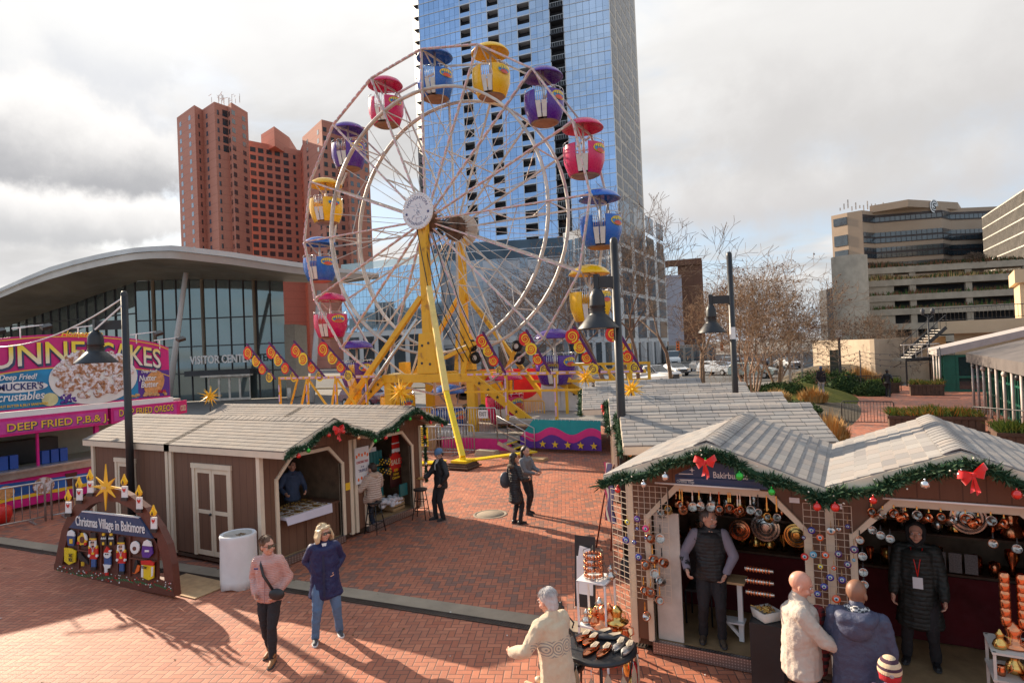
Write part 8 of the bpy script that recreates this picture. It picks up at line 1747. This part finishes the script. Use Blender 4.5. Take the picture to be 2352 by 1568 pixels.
# 2 blonde woman
p=gr(752,1463); P=person('woman with a pale blonde bob in a navy coat and jeans, wearing sunglasses',p,(.75,-.65),1.66,feet=((-.18,-.05),(.17,.08)),hands=[(-.14,.05,.96),(.14,.04,.98)],arm_pole=[(-.7,-1,0),(.7,-1,0)],hy=28,hp=4,sw=.16,girth=1.22,top=fabric('navy_coat',(.012,.018,.085),50,.35,.6),hem=.62,flare=1.18,pants=mJN,shoes=mSNK,hair=hBL,hs='bob',near=True); glasses(P)
m=M(); m.ext([P['nk']+V((-.035,.075,.0)),P['nk']+V((.035,.075,.0)),P['nk']+V((.0,.13,-.13))],(0,.01,0)); m.build('white_collar',mWHITE,P['t']); m=M(); m.bar(P['nk']+V((0.02,.13,-.1)),V((.03,.215,.66)),.03,.012); m.build('coat_placket',mat('navy_dark',(.01,.012,.05),.6),P['t'])
# 3 man with plate
p=gr(1016,1192); P=person('man in a black jacket and blue knit hat holding a plate of food',p,(-.45,-.9),1.72,feet=((-.1,.03),(.11,.12)),hands=[(-.22,.10,.92),(.06,.40,1.05)],arm_pole=[(-1,-.4,0),(.8,-.6,-.6)],hy=10,hp=-22,girth=1.08,top=fabric('black_jacket',(.016,.015,.017),40,.5,.6),hem=.76,puff=.012,pants=mBLP,shoes=mBLACK,hair=hDK,hs='fringe'); glasses(P,True)
m=M(); H=P['H']; ellip(m,H(0,-.012,.065),(.09,.106,.085),P['RH']); capset(m,[(H(-.07,.03,.05),.025),(H(0,.09,.05),.025),(H(.07,.03,.05),.025)]); solid('knit_hat',m,fabric('blue_knit',(.10,.19,.33),120,.6),P['t'],.011,2); m=M(); capset(m,[(P['nk']+V((0,.06,.0)),.05),(P['nk']+V((.0,.12,-.1)),.035),(P['nk']+V((-.01,.14,-.2)),.03)]); solid('scarf',m,mat('scarf_grey',(.38,.37,.37),.9,var=.5,vs=30),P['t'],.012,1,.02)
w=P['t']; c=P['wr'][1]; m=M(); m.lathe([(0,0),(.08,.0),(.13,.02),(.135,.022),(.08,.008)],c+V((.0,.12,.0)),20); o=m.build('paper_plate',mBRS); tag(o,'round plate of food held by the man in the blue hat','plate'); o.location=w.location; o.rotation_euler=w.rotation_euler
m=M(); 
for i in range(9): m.ball(c+V((.06*math.cos(i*2.1),.12+.06*math.sin(i*1.7),.022)),(.03,.025,.018),6,5)
o=m.build('food',mat('fried_food',(.45,.25,.08),.7)); tag(o,'pieces of food on the held plate','food'); o.location=w.location; o.rotation_euler=w.rotation_euler
# 4 long dark coat woman, 5 grey jacket woman
p=gr(1186,1203); P=person('woman in a long dark coat with a grey shoulder bag, seen from behind',p,(.45,.9),1.66,feet=((-.08,0),(.09,.05)),hands=[(-.2,.22,1.0),(.2,.25,1.05)],hy=-10,top=quilt('black_long_coat',(.028,.025,.026),.11,.6,.35),hem=.52,flare=1.12,pants=mBLP,shoes=mBLACK,shoe_h=.16,hair=hDK,hs='long'); m=M(); ellip(m,V((-.28,-.06,1.0)),(.09,.17,.2)); solid('shoulder_bag',m,mat('grey_leather',(.09,.09,.10),.5),P['t'],.016,2,.02); seg(P,'bag_strap',[V((-.2,.0,1.38)),V((-.27,-.02,1.15))],.015,mDARK)
m=M(); ellip(m,P['nk']+V((0,-.09,-.03)),(.12,.07,.06)); solid('fur_hood_trim',m,mat('fur_brown',(.14,.10,.07),.95,var=.4,vs=40),P['t'],.014,1,.03)
p=gr(1212,1180); P=person('woman in a grey jacket and black trousers standing behind the woman in the long coat',p,(.95,-.15),1.68,feet=((-.09,-.04),(.09,.08)),hands=[(-.05,.38,1.08),(.13,.36,1.05)],arm_pole=[(-.6,-.6,-1),(.6,-.6,-1)],hy=-5,top=fabric('grey_jacket',(.17,.17,.18),60,.3,.7),hem=.86,pants=mBLP,shoes=mBLACK,shoe_h=.16,hair=hDK,hs='long')
# 6 seated woman
P=person('woman in a cream puffer jacket sitting on a stool at the chocolate hut',(SEATP.x,SEATP.y,0),(-1,.12),1.66,feet=((-.12,.28,.2),(.12,.18,.05)),hands=[(-.18,.32,1.1),(.18,.32,1.1)],seat=.72,hp=-15,top=quilt('cream_puffer',(.60,.46,.38),.10,.5,.9),hem=.7,puff=.03,pants=fabric('dark_denim',(.03,.04,.07)),shoes=mBLACK,hair=hDK,hs='short'); m=M(); capset(m,[(P['nk']+V((-.1,-.03,.02)),.05),(P['nk']+V((0,-.1,.0)),.07),(P['nk']+V((.1,-.03,.02)),.05)]); solid('hood',m,mat('cream_hood',(.56,.40,.30),.8),P['t'],.014,2,.02)
# 7 vendor in necklace hut
q=L(hutB,.42,1.0,.18); P=person('vendor in a blue denim jacket inside the necklace hut',tuple(q),(.9,-.45),1.68,hands=[(-.2,.3,1.0),(.22,.25,1.0)],hy=25,top=fabric('denim_jacket',(.06,.09,.17),50,.4),hem=.8,pants=mBLP,hair=hDK,hs='short')
# 8 cream cardigan woman
p=G(1272,1362,1.60); 
def _card(x,b):
    o=x.obj(); s=x.sep(o); band_=x.m('MULTIPLY',x.m('GREATER_THAN',s[2],1.02),x.m('LESS_THAN',s[2],1.17)); u=x.m('FRACT',x.m('MULTIPLY',s[0],9)); v=x.m('DIVIDE',x.m('SUBTRACT',s[2],1.095),.11)
    r=x.m('ADD',x.m('POWER',x.m('MULTIPLY',x.m('SUBTRACT',u,.5),2),2),x.m('POWER',x.m('MULTIPLY',v,2),2)); rg=x.m('LESS_THAN',x.m('FRACT',x.m('MULTIPLY',x.m('SQRT',r),2.2)),.42); bk=x.m('LESS_THAN',s[1],0.05)
    k=x.m('MULTIPLY',x.m('MULTIPLY',x.m('MULTIPLY',rg,band_),bk),.7); n=x.noise(o,25,4,.7); c=x.mix(n,(.66,.50,.32),(.82,.68,.48)); x.sk(x.mix(k,c,(.17,.16,.17)),b.inputs['Base Color']); x.sk(x.bump(x.noise(o,120,3,.7),.7,.02),b.inputs['Normal']); b.inputs['Roughness'].default_value=.95; b.inputs['Sheen Weight'].default_value=.4
P=person('elderly woman with short white hair in a cream patterned cardigan, seen from behind',(p.x,p.y,0),(-.93,.38),1.62,feet=((-.11,0),(.11,.05)),hands=[(-.30,.34,.99),(.22,.2,.75)],arm_pole=[(-.7,-1,-.5),(.7,-1,0)],lean=(0,.10),hy=8,hp=-16,sw=.155,girth=1.12,top=mat('cream_cardigan',0,fn=_card),hem=.55,flare=1.1,puff=.012,pants=fabric('beige_trousers',(.45,.35,.25)),shoes=mBLACK,hair=hWH,hs='side',skin=SKINP,near=True,cuffr=.008)
m=M(); m.rbox(V((-.28,.05,.62)),(.05,.24,.28),.1,.1,.3); m.build('tote_bag',mat('cream_tote',(.70,.55,.36),.8),P['t'],bev=.01)
for i in range(6): m=M(); m.rbox(V((-.31,-.02,.5+i*.04)),(.008,.12,.012),0,.1,.3); m.build('tote_stripe',mRED,P['t'])
# 9 vendor man
p=gr(1640,1470,.18); P=person('grey-haired vendor in a black vest over grey sleeves, standing in the pot hut',p,(.25,-1),1.74,feet=((-.1,.05),(.13,-.03)),hands=[(-.17,.18,.93),(.30,.26,1.0)],arm_pole=[(-1,-.2,0),(.8,-.8,-.2)],hy=48,girth=1.14,top=quilt('black_vest',(.02,.02,.022),.09,.6,.3),hem=.8,pants=mBLP,shoes=mat('brown_shoe',(.08,.055,.035),.7),hair=hGR,hs='short',near=True,sleeve=fabric('grey_lilac_sleeve',(.24,.21,.26),60,.3))
m=M(); ellip(m,P['H'](0,.055,-.075),(.045,.042,.035),P['RH']); solid('beard',m,mat('stubble_grey',(.30,.22,.19),.8),P['t'],.01,1,.006)
# 10, 11 two bald men
p=G(1832,1312,1.76); P=person('bald man in a cream fleece over a red checked shirt, in profile',(p.x,p.y,0),(.97,.15),1.77,feet=((-.11,0),(.12,.1)),hands=[(-.02,.36,1.08),(.14,.42,1.08)],arm_pole=[(-.5,-.8,-1),(.6,-.8,-1)],hp=-14,girth=1.25,top=fabric('cream_fleece',(.56,.47,.39),90,.5,.95),hem=.74,puff=.015,pants=mBLP,shoes=mBLACK,skin=SKINP,near=True)
def _chk(x,b):
    s=x.sep(x.obj()); a=x.m('GREATER_THAN',x.m('FRACT',x.m('MULTIPLY',s[2],14)),.5); c=x.m('GREATER_THAN',x.m('FRACT',x.m('MULTIPLY',x.m('ADD',s[0],s[1]),14)),.5); x.sk(x.mix(x.m('MULTIPLY',x.m('ADD',a,c),.5),(.22,.012,.012),(.015,.008,.01)),b.inputs['Base Color'])
m=M(); n_=P['nk']
for i in range(9): f=i/8; ellip(m,V((.0,.165+.035*math.sin(f*PI),n_.z-.10-f*.58)),(.07,.07,.06))
solid('checked_shirt',m,mat('red_check',0,fn=_chk,ro=.9),P['t'],.014,2); m=M(); capset(m,[(n_+V((0,.01,-.03)),.068),(n_+V((0,.0,.035)),.06)]); solid('black_collar',m,mBLACK,P['t'],.012,1)
p=G(1965,1335,1.76); P=person('bald man in a dark blue hooded coat with a checked scarf, seen from behind',(p.x,p.y,0),(.12,1),1.78,feet=((-.11,0),(.12,.05)),hands=[(-.22,.22,.95),(.22,.22,.95)],hy=-14,hp=-4,girth=1.28,top=fabric('blue_grey_coat',(.055,.062,.11),40,.5,.55),hem=.6,puff=.012,pants=mBLP,shoes=mBLACK,skin=SKINB,near=True)
n_=P['nk']; m=M(); capset(m,[(n_+V((-.14,-.04,-.03)),.06),(n_+V((-.09,-.14,-.05)),.075),(n_+V((.09,-.14,-.05)),.075),(n_+V((.14,-.04,-.03)),.06)]); ellip(m,n_+V((0,-.15,-.12)),(.15,.07,.12)); solid('hood',m,fabric('blue_grey_coat',0),P['t'],.013,2,.02,.01); m=M(); capset(m,[(n_+V((-.08,-.0,.01)),.035),(n_+V((0,-.08,.025)),.04),(n_+V((.08,-.0,.01)),.035)]); solid('checked_scarf',m,mat('check_scarf',0,fn=lambda x,b:x.sk(x.mix(x.n('ShaderNodeTexChecker').outputs[1],(.05,.05,.06),(.6,.57,.55)),b.inputs['Base Color'])),P['t'],.011,1,.01)
# 12 child in striped hat
p=G(2042,1500,1.30)
def _str(x,b):
    s=x.sep(x.obj()); f=x.m('FRACT',x.m('MULTIPLY',s[2],17)); d=x.m('LESS_THAN',f,.42); x.sk(x.mix(x.m('LESS_THAN',s[2],1.135),x.mix(d,(.66,.50,.32),(.07,.03,.05)),(.50,.02,.03)),b.inputs['Base Color']); x.sk(x.bump(x.noise(x.obj(),140,2),.8,.01),b.inputs['Normal']); b.inputs['Roughness'].default_value=.95
P=person('child in a cream, maroon and red striped pom-pom hat, at the bottom edge',(p.x,p.y,0),(-.1,1),1.22,feet=((-.08,0),(.08,0)),hands=[(-.2,.1,.6),(.2,.1,.6)],girth=1.2,top=fabric('purple_kids_coat',(.15,.09,.17)),hem=.7,pants=mBLP,near=True)
H=P['H']; m=M(); ellip(m,H(0,-.01,.045),(.098,.11,.12)); capset(m,[(H(-.075,-.02,-.05),.03),(H(-.06,.04,-.05),.03)]); capset(m,[(H(.075,-.02,-.05),.03),(H(.06,.04,-.05),.03)]); solid('striped_hat',m,mat('striped_knit',0,fn=_str),P['t'],.009,1); m=M(); ellip(m,H(0,-.12,.03),(.03,.03,.03)); ellip(m,H(.01,-.10,.08),(.018,.018,.018)); solid('pom_pom',m,mat('pom_grey',(.35,.3,.3),.95,var=.3,vs=60),P['t'],.008,0,.012); seg(P,'cord',[H(0,0,.165),H(0,-.08,.13),H(0,-.115,.06)],.006,mRED)
# 13 vendor woman
p=gr(2118,1522,.18); P=person('smiling vendor in a long black hooded coat wearing a lanyard badge',p,(-.08,-1),1.68,feet=((-.14,0),(.15,-.04)),hands=[(-.25,.14,.84),(.25,.14,.84)],arm_pole=[(-.6,-1,0),(.6,-1,0)],girth=1.22,top=quilt('black_vendor_coat',(.016,.018,.016),.10,.6,.35),hem=.45,flare=1.15,puff=.01,pants=mBLP,shoes=mBLACK,near=True)
H=P['H']; m=M(); ellip(m,H(0,-.035,.03),(.108,.105,.125)); capset(m,[(H(-.085,.02,.05),.022),(H(0,.045,.115),.022),(H(.085,.02,.05),.022),(H(.075,.03,-.07),.022),(H(0,.055,-.125),.03),(H(-.075,.03,-.07),.022),(H(-.085,.02,.05),.022)]); solid('black_hood',m,fabric('hood_black',(.014,.014,.015)),P['t'],.011,1)
n_=P['nk']; seg(P,'lanyard',[n_+V((-.06,.1,-.02)),n_+V((-.02,.17,-.2)),n_+V((0,.19,-.33))],.006,mRED); seg(P,'lanyard',[n_+V((.06,.1,-.02)),n_+V((.02,.17,-.2)),n_+V((0,.19,-.33))],.006,mRED); m=M(); m.rbox(n_+V((0,.2,-.40)),(.10,.008,.13)); m.build('badge',mPAP,P['t'])
# 14, 15 distant walkers
p=gr(2040,911); person('distant man in black walking away past the planters',p,(.3,1),1.76,feet=((-.1,.08),(.1,-.08)),top=fabric('black_jacket',0),hem=.82,pants=mBLP,hair=hDK,hs='short',skin=SKINB,hands=[(-.27,.1,.95),(.28,.05,1.0)])
p=gr(1888,914,.45); person('distant man in a black top and pale grey trousers behind the juniper',(p[0],p[1],gz_(p[0],p[1])),(-.3,1),1.74,top=fabric('black_top',(.02,.015,.02)),hem=.82,pants=fabric('pale_grey_trousers',(.36,.35,.38)),hair=mNAVY,hs='short',skin=SKINB)
